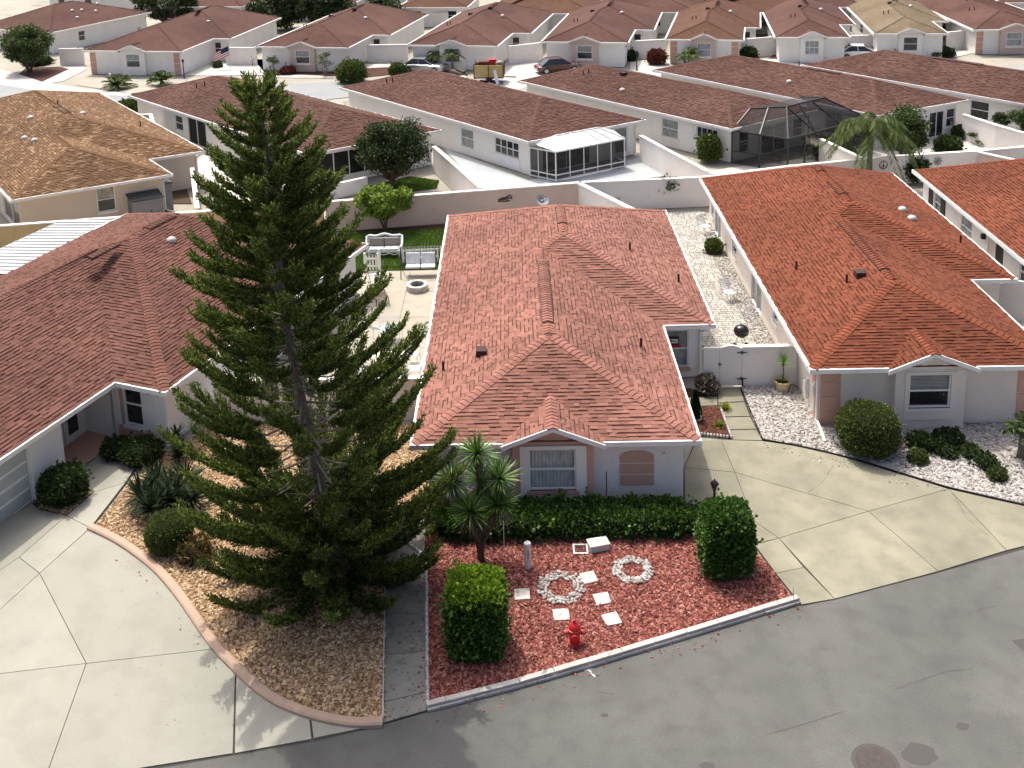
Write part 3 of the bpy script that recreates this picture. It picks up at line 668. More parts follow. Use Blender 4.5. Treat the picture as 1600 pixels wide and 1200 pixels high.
gd = [o for o in Lh['o'].children if o.name.startswith('garage_door')][0]
for k in range(3):
    m = MB(); z = .52+k*.52; e1.box(m, .95, 4.95, z-.045, z+.045, -.05, -.025); m.build('panel_rail', 'trim_white', gd)
m = MB(); e1.box(m, 5.06, 6.55, 0, 2.46, .003, .10); m.build('pier', 'stucco_white', Lh['o'])
e2l = Lh['edges'][2]; m = MB(); e2l.box(m, 0.02, 1.52, .02, .5, .003, .05); m.build('plinth_band', 'stucco_pink', Lh['o'])
m = MB(); e2l.box(m, .2, .335, .5, 2.44, .003, .04); m.build('window_trim', 'stucco_pink', Lh['o'])
# white ribbed patio cover behind the left house's ridge
pc = [at(*p, 2.9) for p in ((-60, 372), (100, 343), (234, 342), (60, 432), (-60, 440))]
tl = empty('patio_cover', (pc[3][0], pc[3][1], 0), 'white ribbed metal patio roof behind the dark brown roof', 'patio cover')
A0, A1, B0, B1 = at(96, 344, 2.5), at(236, 343, 2.5), at(-80, 425, 2.9), at(66, 430, 2.9)
npan = 18
for k in range(npan):
    f0, f1 = k/npan, (k+1)/npan-.004; m = MB(); p = [A0+(B0-A0)*f0, A1+(B1-A1)*f0, A1+(B1-A1)*f1, A0+(B0-A0)*f1]; dz = np.array([0, 0, .05])
    m.add([q for q in p]+[q-dz for q in p], [(0, 1, 2, 3), (7, 6, 5, 4), (0, 4, 5, 1), (1, 5, 6, 2), (2, 6, 7, 3), (3, 7, 4, 0)]); m.bar(p[0]+dz*.6, p[1]+dz*.6, .03, .03); m.build('roof_panel', 'ribbed_white', tl)
for p in (A0, A1):
    m = MB(); m.bar((p[0], p[1], 0), (p[0], p[1], p[2]-.06), .09); m.build('post', 'trim_white', tl)
# far right neighbour
Sh = villa('stucco_house', 'white stucco house with deep red shingle roof, dark shutters and a brown door', (27.03, 8.2), -.5, 9.5, 20.3, 8, 0, 17.0, mat='shingle_orange', stucco='stucco_white', lod=1,
           holes={3: [win(1.65, 2.6, .75, 2.1, 'half'), win(5.4, 6.8, .7, 2.1, 'pale', sill=None), win(9.6, 10.5, 0, 2.1, 'door', mat='shutter_dark'), win(8.75, 9.5, 0, 2.1, 'door', mat='stucco_cream', name='screen_door'), win(12.2, 13.0, 1.0, 2.2)]})
e3 = Sh['edges'][3]
for a in (.95, 2.72):
    m = MB(); e3.box(m, a, a+.58, .7, 2.15, .003, .05); m.build('shutter', 'shutter_dark', Sh['o'])
m = MB(); e3.box(m, 8.3, 8.5, 1.7, 1.95, .003, .2); m.build('wall_lamp', 'black_paint', Sh['o'])
# second row, seen from behind
def edgeL(h): return h['edges'][-1]
G2 = None
Bh = villa('stucco_house', 'cream house with mottled tan shingle roof and white skylight domes', (-26.22, 27.01), 28.4, 9.25, 28, 4.3, 3.7, skew=9, mat='shingle_tan', stucco='stucco_cream', lod=1,
           holes={0: [win(4.4, 5.5, .75, 2.3, 'half')], 5: [win(22.5, 27, .2, 2.2, 'slider')]}, vents=[('dome', 7.6, 12.5), ('dome', 3.5, 9.0), ('dome', 3.2, 10.5), ('dome', 4.6, 14.5), ('pipe', 6.6, 15.0), ('pipe', 11.0, 11.0), ('ridge', 2, 12, 15)])
downspout(Bh, 9.25-.42, .45, (1, 0)); downspout(Bh, 12.95-.42, 4.75, (.3, -1))
Ch = villa('stucco_house', 'white house with maroon shingle roof and dark screened porch behind the tall conifer', (-10.09, 35.22), 31.5, 9.9, 26.7, 0, 0, skew=13, mat='shingle_maroon', lod=1,
           holes={3: [win(6.6, 7.9, .8, 2.0), win(8.8, 11.6, .1, 2.2, 'porch', bars=2)], 0: [win(.5, 5.0, .5, 2.2, 'porch', bars=4)]}, vents=[('pipe', 3.0, 21), ('pipe', 3.5, 20.6), ('ridge', 1, 10, 14)])
Dh = villa('stucco_house', 'white house with maroon shingle roof and a white framed screen room at its corner', (4.57, 36.9), 30.2, 9.7, 23.9, 0, 0, skew=10.3, mat='shingle_maroon', lod=1,
           holes={3: [win(15.4, 16.9, .6, 2.0, 'pale'), win(19.3, 21.9, .9, 2.05, 'dark', mull=3)], 0: [win(7.1, 8.2, .3, 2.2, 'half'), win(1.0, 5.0, 0, 2.1, 'slider')]}, vents=[('pipe', 2.0, 20.2), ('pipe', 2.3, 19.8), ('box', 6, 13)])
m = MB(); edgeL(Dh).box(m, 19.2, 22.0, .05, .86, .003, .04); m.build('door_panel', 'metal_white', Dh['o'])
downspout(Dh, 9.7-.42, .45, (.3, -1)); downspout(Dh, .45, .45, (0, -1), kick=(.0, -.15))
Eh = villa('stucco_house', 'white house with maroon shingle roof and a black pool cage', (18.58, 38.75), 33.1, 8.4, 22.3, 0, 0, skew=7.2, mat='shingle_maroon', lod=1,
           holes={3: [win(15.1, 16.7, .7, 2.1, 'pale'), win(18.4, 20.3, .5, 2.1, 'dark', mull=3)], 0: [win(.8, 1.8, .5, 2.1), win(3.0, 5.5, 0, 2.1, 'slider'), win(6.2, 7.2, .6, 2.1)]}, vents=[('box', 3.6, 14), ('dome', 1.6, 12), ('pipe', 2.6, 17.5), ('pipe', 2.9, 17.2)])
Fh = villa('stucco_house', 'white house with maroon shingle roof and shaded back door behind the leafy tree', (29.45, 41.34), 26, 8.6, 22, 0, 0, skew=12, mat='shingle_maroon', lod=1,
           holes={3: [win(16.8, 18.3, .7, 2.15)], 0: [win(5.1, 6.6, 0, 1.95, 'slider'), win(6.8, 7.7, .6, 2.0)]}, vents=[('dome', 1.9, 9.5), ('ridge', 1, 7, 10), ('pipe', 5.5, 12)])
Gh = villa('stucco_house', 'white house with maroon shingle roof and one dark side window beyond the ball headed tree', (41.6, 42.2), 27, 8.6, 21, 0, 0, skew=10, mat='shingle_maroon', lod=1, holes={3: [win(14.6, 16.1, .7, 2.1)]}, vents=[('ridge', 1, 8, 12)])
# third row across the far street, fronts towards us
row3 = [((-41.36, 76.02), -10.5, 11.2, 'shingle_far', 'half', 'plain brown roof, hedge palms and a flag by its entry', 1, {}),
        ((-22.99, 75.6), -12.5, 10.2, 'shingle_far', 'half', 'dark brown roof and rose window surround behind two leggy shrubs', 0, dict(mat='stucco_rose')),
        ((-7.06, 74.07), -12.5, 9.4, 'shingle_far', 'half', 'dark brown roof behind the junk trailer and small palms', 0, {}),
        ((6.64, 73.75), -12.0, 8.7, 'shingle_far', 'half', 'dark brown roof and rose bay beside the maroon car', 0, dict(mat='stucco_rose')),
        ((19.07, 73.24), -13.0, 7.6, 'shingle_dun', 'pale', 'weathered dun roof and pink corner blocks between small palms', 1, dict(mat='stucco_rose')),
        ((29.87, 72.6), -9.0, 7.1, 'shingle_far', 'pale', 'purple brown roof and arched grid window', 0, dict(mull=2)),
        ((39.74, 73.0), -9.0, 7.0, 'shingle_straw', 'dark', 'straw coloured roof and arched porch window', 0, {}),
        ((49.82, 73.6), -3.0, 8.0, 'shingle_far', 'pale', 'red brown roof, rose bay and corner blocks beside the straw roof', 1, dict(mat='stucco_rose'))]
ROW3 = []
for org, ang, W_, mt, gl, desc, q, bx in row3:
    by = dict(cx=W_*.5, gw=1.7, hw=1.35, rise=.62, proj=.4, win=(-.78, .78, .85, 2.25), glass=gl, sill='stucco_white'); by.update(bx)
    if W_ < 8: by.update(gw=1.4, hw=1.1, win=(-.68, .68, .85, 2.25))
    h = villa('stucco_house', 'white house with '+desc, org, ang, W_, 21.5, 7.4, 2.0 if W_ > 8 else 1.6, 17.3, mat=mt, lod=2, bay=by, quoins=[(0, .02, .7), (0, W_-2*OV-.72, W_-2*OV-.02)] if q else None,
              holes={2: [win(.25, 1.05, .7, 2.1)], 5: [win(10, 12, .8, 2.0)]}, vents=[('dome', W_*.8, 11.0), ('pipe', 2.2, 7.5), ('pipe', 2.6, 7.2), ('box', 3.6, 12), ('ridge', 2, 12.6, 15.6)])
    ROW3.append(h)
p0, p1 = np.array([-49.68, 89.16]), np.array([-45.45, 97.81]); a_ = math.degrees(math.atan2(p1[1]-p0[1], p1[0]-p0[0]))-90
uu = np.array([math.cos(math.radians(a_)), math.sin(math.radians(a_))])
H0 = villa('stucco_house', 'white house with dark maroon roof carrying several white domes behind the round tree', p0-uu*13-np.array([-uu[1], uu[0]])*1.0, a_, 13, 16, 0, 0, mat='shingle_far', lod=2, holes={1: [win(4, 5, .8, 2.0)]}, vents=[('dome', 9.3, 8.2), ('dome', 10.2, 9.6), ('dome', 9.0, 7.0), ('dome', 8.5, 11.5), ('dome', 10.9, 6.0)])
# fourth row: only strips show at the top edge
for i, (px, py, W_, ang, mt, ds) in enumerate(((250, 10, 12, -12, 'shingle_far', 'grey white house with low roof seen over the ridge behind the flag'), (760, 22, 13, -8, 'shingle_dun', 'pale house with brown roof edge and white awning beyond the far walls'), (930, 20, 12, -8, 'shingle_far', 'pale house beyond the wall between two brown roofs'), (1095, 20, 14, -8, 'shingle_dun', 'pale house with dark windows seen over the dun roof'), (1190, 12, 12, -8, 'shingle_far', 'low house with dark brown roof behind the purple brown one'), (620, 12, 9, -8, 'shingle_dun', 'pale grey house beyond the pergola wall'), (1010, 14, 9, -8, 'shingle_far', 'white house between the dun roof and the pale wall far behind'), (1290, 4, 14, -6, 'shingle_straw', 'low pale house far beyond the straw coloured roof'), (1440, 6, 14, -6, 'shingle_far', 'long low house far behind the last red brown roof'), (70, -6, 16, -14, 'shingle_far', 'distant brown roof beyond the domed maroon roof'), (400, 4, 14, -10, 'shingle_dun', 'distant low roof behind the dark background trees'), (520, -8, 16, -10, 'shingle_far', 'distant roof beyond the tall dark tree'))):
    g = g2(px, py, 2.6); villa('stucco_house', ds, g, ang, W_, 12, 0, 0, mat=mt, lod=2, holes={0: [win(1.5, 2.6, .9, 2.1), win(6, 7.2, .9, 2.1)]})
# ------------------------------------------------------------------ ground, road, drives, beds, walls
def in_poly(P, poly):
    x, y = P[:, 0], P[:, 1]; inside = np.zeros(len(P), bool); n = len(poly)
    for i in range(n):
        (x0, y0), (x1, y1) = poly[i], poly[(i+1) % n]
        c = ((y0 > y) != (y1 > y)) & (x < (x1-x0)*(y-y0)/((y1-y0)+1e-12)+x0); inside ^= c
    return inside
def area_pts(poly, dens):
    q = np.array(poly); lo, hi = q.min(0), q.max(0); n = int(dens*(hi[0]-lo[0])*(hi[1]-lo[1]))
    P = lo+rng.random((n, 2))*(hi-lo); return P[in_poly(P, poly)]
OCT = (np.array([(1,0,0),(-1,0,0),(0,1,0),(0,-1,0),(0,0,1),(0,0,-1)], float), np.array([(0,2,4),(2,1,4),(1,3,4),(3,0,4),(2,0,5),(1,2,5),(3,1,5),(0,3,5)]))
_t = (1+5**.5)/2
ICO = (np.array([(-1,_t,0),(1,_t,0),(-1,-_t,0),(1,-_t,0),(0,-1,_t),(0,1,_t),(0,-1,-_t),(0,1,-_t),(_t,0,-1),(_t,0,1),(-_t,0,-1),(-_t,0,1)], float)/(1+_t*_t)**.5,
       np.array([(0,11,5),(0,5,1),(0,1,7),(0,7,10),(0,10,11),(1,5,9),(5,11,4),(11,10,2),(10,7,6),(7,1,8),(3,9,4),(3,4,2),(3,2,6),(3,6,8),(3,8,9),(4,9,5),(2,4,11),(6,2,10),(8,6,7),(9,8,1)]))
def stones(name, P, z, smin, smax, mat, parent=None, flat=.55, shape=OCT, jit=.3, elong=1.5, kind='stuff'):
    BV, BF = shape; n = len(P); s = smin+(smax-smin)*rng.random(n)**1.5; a = rng.random(n)*6.283; tl = (rng.random((n, 2))-.5)*.9
    V = BV[None]+(rng.random((n, len(BV), 3))-.5)*jit*2
    V[:, :, 0] *= elong; V[:, :, 2] *= flat
    V[:, :, 2] += V[:, :, 0]*tl[:, :1]+V[:, :, 1]*tl[:, 1:]
    V *= (s/2)[:, None, None]; c, sn = np.cos(a)[:, None], np.sin(a)[:, None]
    X = V[:, :, 0]*c-V[:, :, 1]*sn+P[:, :1]; Y = V[:, :, 0]*sn+V[:, :, 1]*c+P[:, 1:2]; Z = V[:, :, 2]+z+(s*flat*.25)[:, None]
    W_ = np.stack([X, Y, Z], -1).reshape(-1, 3); F = (BF[None]+(np.arange(n)*len(BV))[:, None, None]).reshape(-1, 3)
    return npmesh(name, W_, F, mat, parent, kind)
def sheet(name, pts, z, mat, kind='structure', parent=None):
    m = MB(); m.poly([(p[0], p[1], z) for p in pts]); o = m.build(name, mat, parent)
    if parent is None: o['kind'] = kind
    return o
def gp(*pix): return [g2(*p) for p in pix]
def slabs(name, polys, mat, z0, z1, joint, jm='joint_dark', base=None):
    """a paved surface made of separate slabs with open joints; the base sheet is the structure, slabs are its parts"""
    b = sheet(name, base, z0, jm)
    for pl in polys:
        c = np.mean(pl, 0); n = len(pl); sh = []
        A = sum(pl[i][0]*pl[(i+1) % n][1]-pl[(i+1) % n][0]*pl[i][1] for i in range(n)); sg = 1 if A > 0 else -1
        for i in range(n):                                 # inset polygon by half the joint
            p, q, r = np.array(pl[i-1]), np.array(pl[i]), np.array(pl[(i+1) % n]); d0, d1 = unit(q-p), unit(r-q)
            n0, n1 = np.array([-d0[1], d0[0]])*sg, np.array([-d1[1], d1[0]])*sg; k = 1+n0@n1
            sh.append(tuple(q+(n0+n1)/max(k, .3)*joint/2))
        m = MB(); m.prism(sh, z0+.001, z1); m.build('slab', mat, b)
    return b
g = MB(); g.poly([(-900, -300, -.05), (900, -300, -.05), (900, 1500, -.05), (-900, 1500, -.05)]); tag(g.build('ground', 'ground_mix'), kind='structure')
road_edge = [(-60, -19.5), (-30, -14.8), (-15, -11.9), (-9.27, -10.84), (-6.31, -10.31), (-1.85, -9.4), (-.11, -8.9), (.97, -8.52), (3.5, -7.72), (6.5, -6.62), (11.7, -4.62), (16.15, -3.28), (19.33, -2.26), (30, 1.4), (60, 11)]
sheet('road', road_edge+[(60, -12), (30, -19), (12, -26), (-15, -32), (-60, -34)], 0, 'asphalt')
# cracks, patches and the manhole on the road
def strip_line(pix, w, z, mat, name, label=None, cat=None, jit=.02, n=6, parent=None):
    P = [np.array(g2(*p)) for p in pix]; Q = []
    for i in range(len(P)-1):
        for k in range(n): Q.append(P[i]+(P[i+1]-P[i])*k/n+(rng.random(2)-.5)*jit*2)
    Q.append(P[-1]); m = MB()
    for i in range(len(Q)-1):
        d = unit(Q[i+1]-Q[i]); nn_ = np.array([-d[1], d[0]])*w*(.4+.8*rng.random())/2
        m.poly([(*(Q[i]-nn_), z), (*(Q[i+1]-nn_), z), (*(Q[i+1]+nn_), z), (*(Q[i]+nn_), z)])
    o = m.build(name, mat, parent)
    if parent is None: o['kind'] = 'structure'
    return o
for pix in (((1400, 1077), (1452, 1058), (1476, 1050), (1520, 1044)), ((1510, 959), (1560, 945)), ((1472, 969), (1496, 962)), ((1200, 1148), (1260, 1130), (1320, 1112)), ((930, 1080), (960, 1085))): strip_line(pix, .022, .004, 'tar', 'road_crack')
for cx_, cy_, rx, ry in ((1504, 1135, .17, .12), (1436, 1178, .42, .3), (945, 1118, .10, .06), (1105, 1196, .2, .1)):
    c = g2(cx_, cy_); sheet('tar_stain', [(c[0]+rx*(.8+.4*random.random())*math.cos(t), c[1]+ry*(.8+.4*random.random())*math.sin(t)) for t in np.linspace(0, 6.283, 15)[:-1]], .004, 'tar')
sheet('road_patch', gp((1580, 1001), (1640, 992), (1680, 1030), (1606, 1024)), .005, 'tar')
c = g2(1368, 1192); m = MB(); m.lathe((*c, .002), [(.56, 0), (.56, .012), (.47, .014)], 28); mh = m.build('manhole_ring', 'tar'); tag(rebase(mh, (*c, 0)), 'round brown iron manhole cover set in the grey road', 'manhole')
m = MB(); m.lathe((*c, .012), [(.46, 0), (.46, .012)], 28); m.build('cover', 'iron_brown', mh)
mh.name = 'manhole'
strip_line(((918, 1044), (924, 1052), (930, 1058)), .05, .005, 'paint_worn', 'road_mark'); strip_line(((912, 1048), (922, 1046), (926, 1044)), .04, .0055, 'paint_worn', 'road_mark')
# left drive
curb_pts = [(-11.03, -.57), (-9.9, -1.25), (-8.79, -2.1), (-7.85, -2.95), (-6.98, -3.93), (-6.25, -4.85), (-5.59, -5.7), (-5.03, -6.35), (-4.44, -6.94), (-3.8, -7.55), (-3.12, -8.08), (-2.5, -8.4), (-1.82, -8.66), (-.95, -8.86), (-.14, -8.86)]
J0, J1, J2, J3 = g2(62, 897), g2(135, 1038), (-5.16, -6.2), g2(75, 1206)
dl = [[J0, (-11.03, -.62)]+curb_pts[1:8]+[J2, J1], [(-16, -4.6), g2(0, 954), J0, J1, g2(0, 1054), (-16, -7.7)], [(-16, -7.7), g2(0, 1054), J1, J3, (-8.6, -10.66), (-16, -12.0)],
      [J1, J2, (-4.46, -7.0), (-3.82, -9.78), (-6.31, -10.25), (-8.55, -10.66), J3], [(-4.44, -6.98), (-3.8, -7.58), (-3.12, -8.1), (-2.1, -8.62), (-1.9, -9.36), (-3.78, -9.78)], [(-2.06, -8.64), (-.95, -8.9), (-.16, -8.9), (-1.86, -9.34)],
      gp((-160, 900), (0, 817), (50, 788), (62, 797), (104, 807), (30, 872), (-160, 1000)), gp((104, 807), (141, 826), (62, 897), (30, 872)), gp((30, 872), (62, 897), (0, 954), (-160, 1100), (-160, 1000)), gp((104, 807), (147, 770), (196, 755), (141, 826)), gp((147, 770), (118, 751), (152, 712), (218, 722), (196, 755))]
slabs('driveway', dl, 'concrete_light', .002, .03, .02, base=gp((-165, 900), (0, 816), (50, 787), (118, 750), (152, 711), (219, 721), (197, 755))+[(-11.0, -.5)]+[(p[0], p[1]) for p in curb_pts[1:]]+[(-.11, -8.92), (-1.85, -9.42), (-6.31, -10.33), (-9.27, -10.86), (-16.2, -12.1), (-16.2, -4)])
sheet('porch_floor', [(-15.6, 4.6), (-14.0, 1.6), (-12.6, 3.5), (-12.2, 4.9), (-13.5, 6.4)], .012, 'stucco_pink')
# curved curb
m = MB(); prof = [(-.16, 0), (-.15, .10), (-.10, .14), (.08, .14), (.14, .09), (.15, 0)]; rings = []
Cc = [np.array(p) for p in curb_pts]; fine = []
for i in range(len(Cc)-1):
    p0, p1, p2, p3 = Cc[max(i-1, 0)], Cc[i], Cc[i+1], Cc[min(i+2, len(Cc)-1)]
    for k in range(5):
        t = k/5; fine.append(.5*((2*p1)+(-p0+p2)*t+(2*p0-5*p1+4*p2-p3)*t*t+(-p0+3*p1-3*p2+p3)*t**3))
fine.append(Cc[-1])
for i, p in enumerate(fine):
    d = unit(fine[min(i+1, len(fine)-1)]-fine[max(i-1, 0)]); nn_ = np.array([-d[1], d[0]]); rings.append([(*(p+nn_*a), z) for a, z in prof])
np_ = len(prof); m.add([v for r in rings for v in r], [(i*np_+k, i*np_+k+1, (i+1)*np_+k+1, (i+1)*np_+k) for i in range(len(rings)-1) for k in range(np_-1)]+[tuple(range(np_)), tuple((len(rings)-1)*np_+k for k in range(np_))])
tag(rebase(m.build('landscape_curb', 'curb_tan', smooth=False), (-6, -5, 0)), 'curved tan concrete curb between pale drive and pebble bed', 'curb')
tan_bed = [(-10.9, -.4)]+curb_pts[1:]+[(-.12, -8.7), (-.86, -1.9), (-.95, .4), (.4, .5), (.4, 5.6), (-8.2, 6.3), (-10.1, 3.5), (-10.6, 2.2)]
sheet('pebble_bed', tan_bed, .015, 'bed_tan'); stones('tan_pebbles', area_pts(tan_bed, 330), .02, .05, .12, 'pebble_tan', shape=OCT, flat=.6)
tag(bpy.data.objects['tan_pebbles'], 'tan and brown pebbles covering the bed under the conifer', 'pebbles')
# garden bed beside the garage with its own dark pebbles
bq = gp((60, 795), (98, 742), (146, 770), (104, 806)); sheet('pebble_bed', bq, .034, 'bed_tan'); tag(stones('tan_pebbles', area_pts(bq, 330), .036, .05, .11, 'pebble_tan'), 'small tan pebbles around the dark bush by the garage', 'pebbles')
bq = gp((155, 712), (172, 692), (262, 706), (250, 724), (190, 722)); sheet('mulch_bed', bq, .034, 'mulch_brown')
# walk between the two beds
wl_ = gp((600, 1131), (666, 1111)); pth = []
wa, wb, wc, wd = np.array((-.82, -1.94)), np.array((.45, -2.3)), np.array((.97, -8.46)), np.array((-.11, -8.86))
ys = [0, .17, .42, .66, .9, 1]
for i in range(len(ys)-1): pth.append([tuple(wa+(wd-wa)*ys[i]), tuple(wb+(wc-wb)*ys[i]), tuple(wb+(wc-wb)*ys[i+1]), tuple(wa+(wd-wa)*ys[i+1])])
pth.append([(-.9, .35), (.3, .35), tuple(wb), tuple(wa)])
slabs('walkway', pth, 'concrete_walk', .001, .022, .018, base=[(-.92, .36), (.32, .36), tuple(wb), tuple(wc), tuple(wd), tuple(wa)])
m = MB(); m.bar((*(wa+(-.03, 0)), .03), (*(wd+(-.03, 0)), .03), .035, .09); tag(rebase(m.build('bed_edging', 'curb_grey'), (*wa, 0)), 'thin grey edging strip between dark walk and tan pebbles', 'edging')
# red bed
red_bed = [(.32, .38), (.5, -2.4), (1.0, -8.3), (3.5, -7.52), (6.5, -6.42), (11.6, -4.5), (11.0, -2.34), (9.62, -.17), (9.1, .38)]
sheet('red_bed', red_bed, .015, 'mulch_red'); tag(stones('red_rock', area_pts(red_bed, 620), .018, .045, .115, 'lava_red', flat=.55, jit=.35), 'red lava rock chips filling the front bed', 'red rock')
# beaded white edging along the walk
er = empty('scalloped_edging', (.7, -5, 0), 'row of small white scalloped edging stones along the dark walk', 'edging')
em = bpy.data.meshes.new('edging_stone'); V0, F0 = ICO; em.from_pydata([tuple(v*np.array([.055, .06, .075])) for v in V0], [], [tuple(int(i) for i in f) for f in F0]); em.materials.append(MATS['edging_white'])
path_pts = [np.array((-.25, -1.55)), np.array((.5, -2.35)), np.array((1.0, -8.4))]
for i in range(2):
    L = np.linalg.norm(path_pts[i+1]-path_pts[i])
    for k in range(int(L/.118)):
        p = path_pts[i]+(path_pts[i+1]-path_pts[i])*(k*.118/L); o = link('edging_stone', em, er, Vector((p[0]-.7+random.uniform(-.01, .01), p[1]+5, .045))); o.rotation_euler = (random.uniform(-.2, .2), random.uniform(-.2, .2), random.random()*3)
# two courses of kerb blocks along the street
kb = empty('block_edging', (6, -6.7, 0), 'two courses of weathered pale concrete blocks edging the red bed along the road', 'edging')
kp = [np.array(p) for p in ((.99, -8.46), (3.5, -7.66), (6.5, -6.56), (11.72, -4.58))]; cum = [0]
for i in range(3): cum.append(cum[-1]+np.linalg.norm(kp[i+1]-kp[i]))
def along(s):
    for i in range(3):
        if s <= cum[i+1]+1e-9: f = (s-cum[i])/(cum[i+1]-cum[i]); return kp[i]+(kp[i+1]-kp[i])*f, unit(kp[i+1]-kp[i])
    return kp[-1], unit(kp[-1]-kp[-2])
for crs in range(2):
    s = 0 if crs == 0 else -.5
    while s < cum[-1]-.05:
        Lb = 1.02; a0, a1 = max(s, 0), min(s+Lb-.012, cum[-1])
        if a1-a0 > .1:
            p, _ = along(a0); q, d = along(a1); dd = unit(q-p); nn_ = np.array([-dd[1], dd[0]]); c = (p+q)/2+nn_*(.02+crs*.05+random.uniform(-.008, .008)); m = MB()
            m.obox((*c, .045+crs*.088+random.uniform(-.004, .004)), (*dd, 0), (*nn_, 0), (0, 0, 1), (a1-a0)/2, .085, .042); m.build('block', 'curb_grey', kb, bevel=.012)
        s += Lb
# right drive
dr = [gp((1088, 690), (1126, 688), (1148, 739), (1069, 731)), gp((1126, 688), (1191, 690), (1240, 697), (1290, 708), (1345, 723), (1400, 740), (1482, 765), (1357, 800), (1148, 739)), gp((1148, 739), (1357, 800), (1217, 842), (1178, 815)),
      gp((1069, 731), (1148, 739), (1178, 815), (1217, 842), (1179, 851), (1094, 796), (1070, 785)), gp((1179, 852), (1217, 842), (1256, 888), (1212, 897)), gp((1212, 897), (1256, 888), (1304, 937), (1252, 946)), gp((1217, 842), (1357, 800), (1466, 894), (1304, 937)), gp((1357, 800), (1482, 765), (1573, 861), (1466, 894)), gp((1482, 765), (1560, 783), (1640, 800), (1720, 818), (1690, 832), (1573, 861))]
slabs('driveway', dr, 'concrete_tan', .002, .03, .02, base=gp((1086, 689), (1191, 689), (1290, 707), (1400, 739), (1482, 764), (1560, 782), (1640, 799), (1722, 817), (1692, 833), (1466, 895), (1252, 948), (1178, 852), (1094, 797), (1068, 785), (1068, 731)))
strip_line(((1262, 771), (1286, 753), (1293, 742), (1303, 727)), .012, .0325, 'joint_dark', 'drive_crack', n=4); strip_line(((1484, 766), (1502, 796), (1512, 812), (1573, 861)), .012, .0325, 'joint_dark', 'drive_crack', n=5)
ww = [gp((1122, 608), (1156, 606), (1163, 628), (1122, 630)), gp((1122, 631), (1163, 629), (1172, 651), (1130, 652)), gp((1130, 653), (1172, 652), (1182, 671), (1138, 672)), gp((1138, 673), (1182, 672), (1191, 689), (1144, 688)), gp((1072, 622), (1121, 620), (1121, 634), (1074, 636))]
slabs('walkway', ww, 'concrete_tan', .002, .026, .018, base=gp((1072, 620), (1122, 607), (1157, 605), (1191, 689), (1142, 688), (1124, 636), (1074, 637)))
bq = gp((1080, 637), (1125, 637), (1143, 684), (1086, 678)); sheet('mulch_bed', bq, .03, 'mulch_brown'); tag(stones('wood_chips', area_pts(bq, 500), .03, .04, .12, 'chip_brown', flat=.35, elong=2.2), 'dark brown mulch chips in the small bed by the walk', 'mulch')
be_ = empty('stone_edging', (*g2(1115, 682), 0), 'white scalloped stones edging the small dark mulch bed', 'edging')
for a, z in (((1086, 679), (1143, 685)), ((1143, 685), (1125, 637))):
    p, q = np.array(g2(*a)), np.array(g2(*z)); L = np.linalg.norm(q-p)
    for k in range(int(L/.12)):
        c = p+(q-p)*(k*.12/L); o = link('edging_stone', em, be_, Vector((c[0], c[1], .06))-be_.location)
bq = gp((1066, 608), (1120, 606), (1120, 617), (1068, 620)); sheet('mulch_bed', bq, .028, 'mulch_brown')
# white pebble bed in front of and beside the right house
wbed = gp((1158, 606), (1246, 603))+[(15.02, 5.1), (15.02, 5.0), (26, 5.0), (26, .9)]+gp((1640, 798), (1560, 781), (1482, 763), (1400, 738), (1345, 721), (1290, 706), (1240, 695), (1192, 687))
sheet('white_pebble_bed', wbed, .015, 'gravel_white'); tag(stones('white_pebbles', area_pts(wbed, 300), .018, .06, .14, 'stone_white', shape=ICO, flat=.6, jit=.16), 'white and grey pebbles covering the bed around the cream house', 'pebbles')
dk = MB(); pe = gp((1157, 607), (1192, 689), (1240, 697), (1290, 708), (1345, 722), (1400, 739), (1482, 764), (1560, 782), (1640, 800))
for i in range(len(pe)-1): dk.bar((*pe[i], .045), (*pe[i+1], .045), .035, .08)
tag(rebase(dk.build('bed_edging', 'rubber'), (*pe[3], 0)), 'black plastic edging between white pebbles and tan drive', 'edging')
# paver patio between the two right houses
pv = [(11.75, 8.6), (14.95, 8.6), (14.95, 29.6), (10.4, 29.6), (10.4, 22.6), (11.75, 22.6)]
pb = sheet('paver_patio', pv, .002, 'paver_joint')
pm = []
for k in range(5):
    me = bpy.data.meshes.new('paver'); w_, d_ = (.30, .19) if k < 3 else (.19, .19)
    q = [(x*w_/2+random.uniform(-.008, .008), y*d_/2+random.uniform(-.008, .008)) for x, y in ((-1, -1), (1, -1), (1, 1), (-1, 1))]; mb = MB(); mb.prism(q, 0, .032); me.from_pydata(mb.v, [], mb.f); me.materials.append(MATS['paver']); pm.append((me, w_, q))
spots = []; y = 8.72
while y < 29.5:
    x = 10.5+random.random()*.1
    while x < 14.9:
        k = random.randrange(5); w_ = pm[k][1]; spots.append((x+w_/2, y, k)); x += w_+.03
    y += .215
spots = [s for s in spots if in_poly(np.array([[s[0], s[1]]]), pv)[0]]
spots.sort(key=lambda s: (s[1] if s[0] > 11.9 else 99)); pj = MB()
for i, (x, y, k) in enumerate(spots):
    if i < 300: link('paver', pm[k][0], pb, Vector((x, y, .002)))
    else: pj.prism([(x+a, y+b_) for a, b_ in pm[k][2]], .004, .034)
pj.build('paver_field', 'paver', pb, kind='stuff')
sheet('gravel_strip', [(14.2, 11.2), (14.98, 11.2), (14.98, 22), (14.2, 22)], .036, 'gravel_white'); tag(stones('white_pebbles', area_pts([(14.25, 11.2), (14.98, 11.2), (14.98, 22), (14.25, 22)], 220), .036, .06, .12, 'stone_white', shape=ICO, jit=.16), 'strip of white pebbles along the side wall of the cream house', 'pebbles')
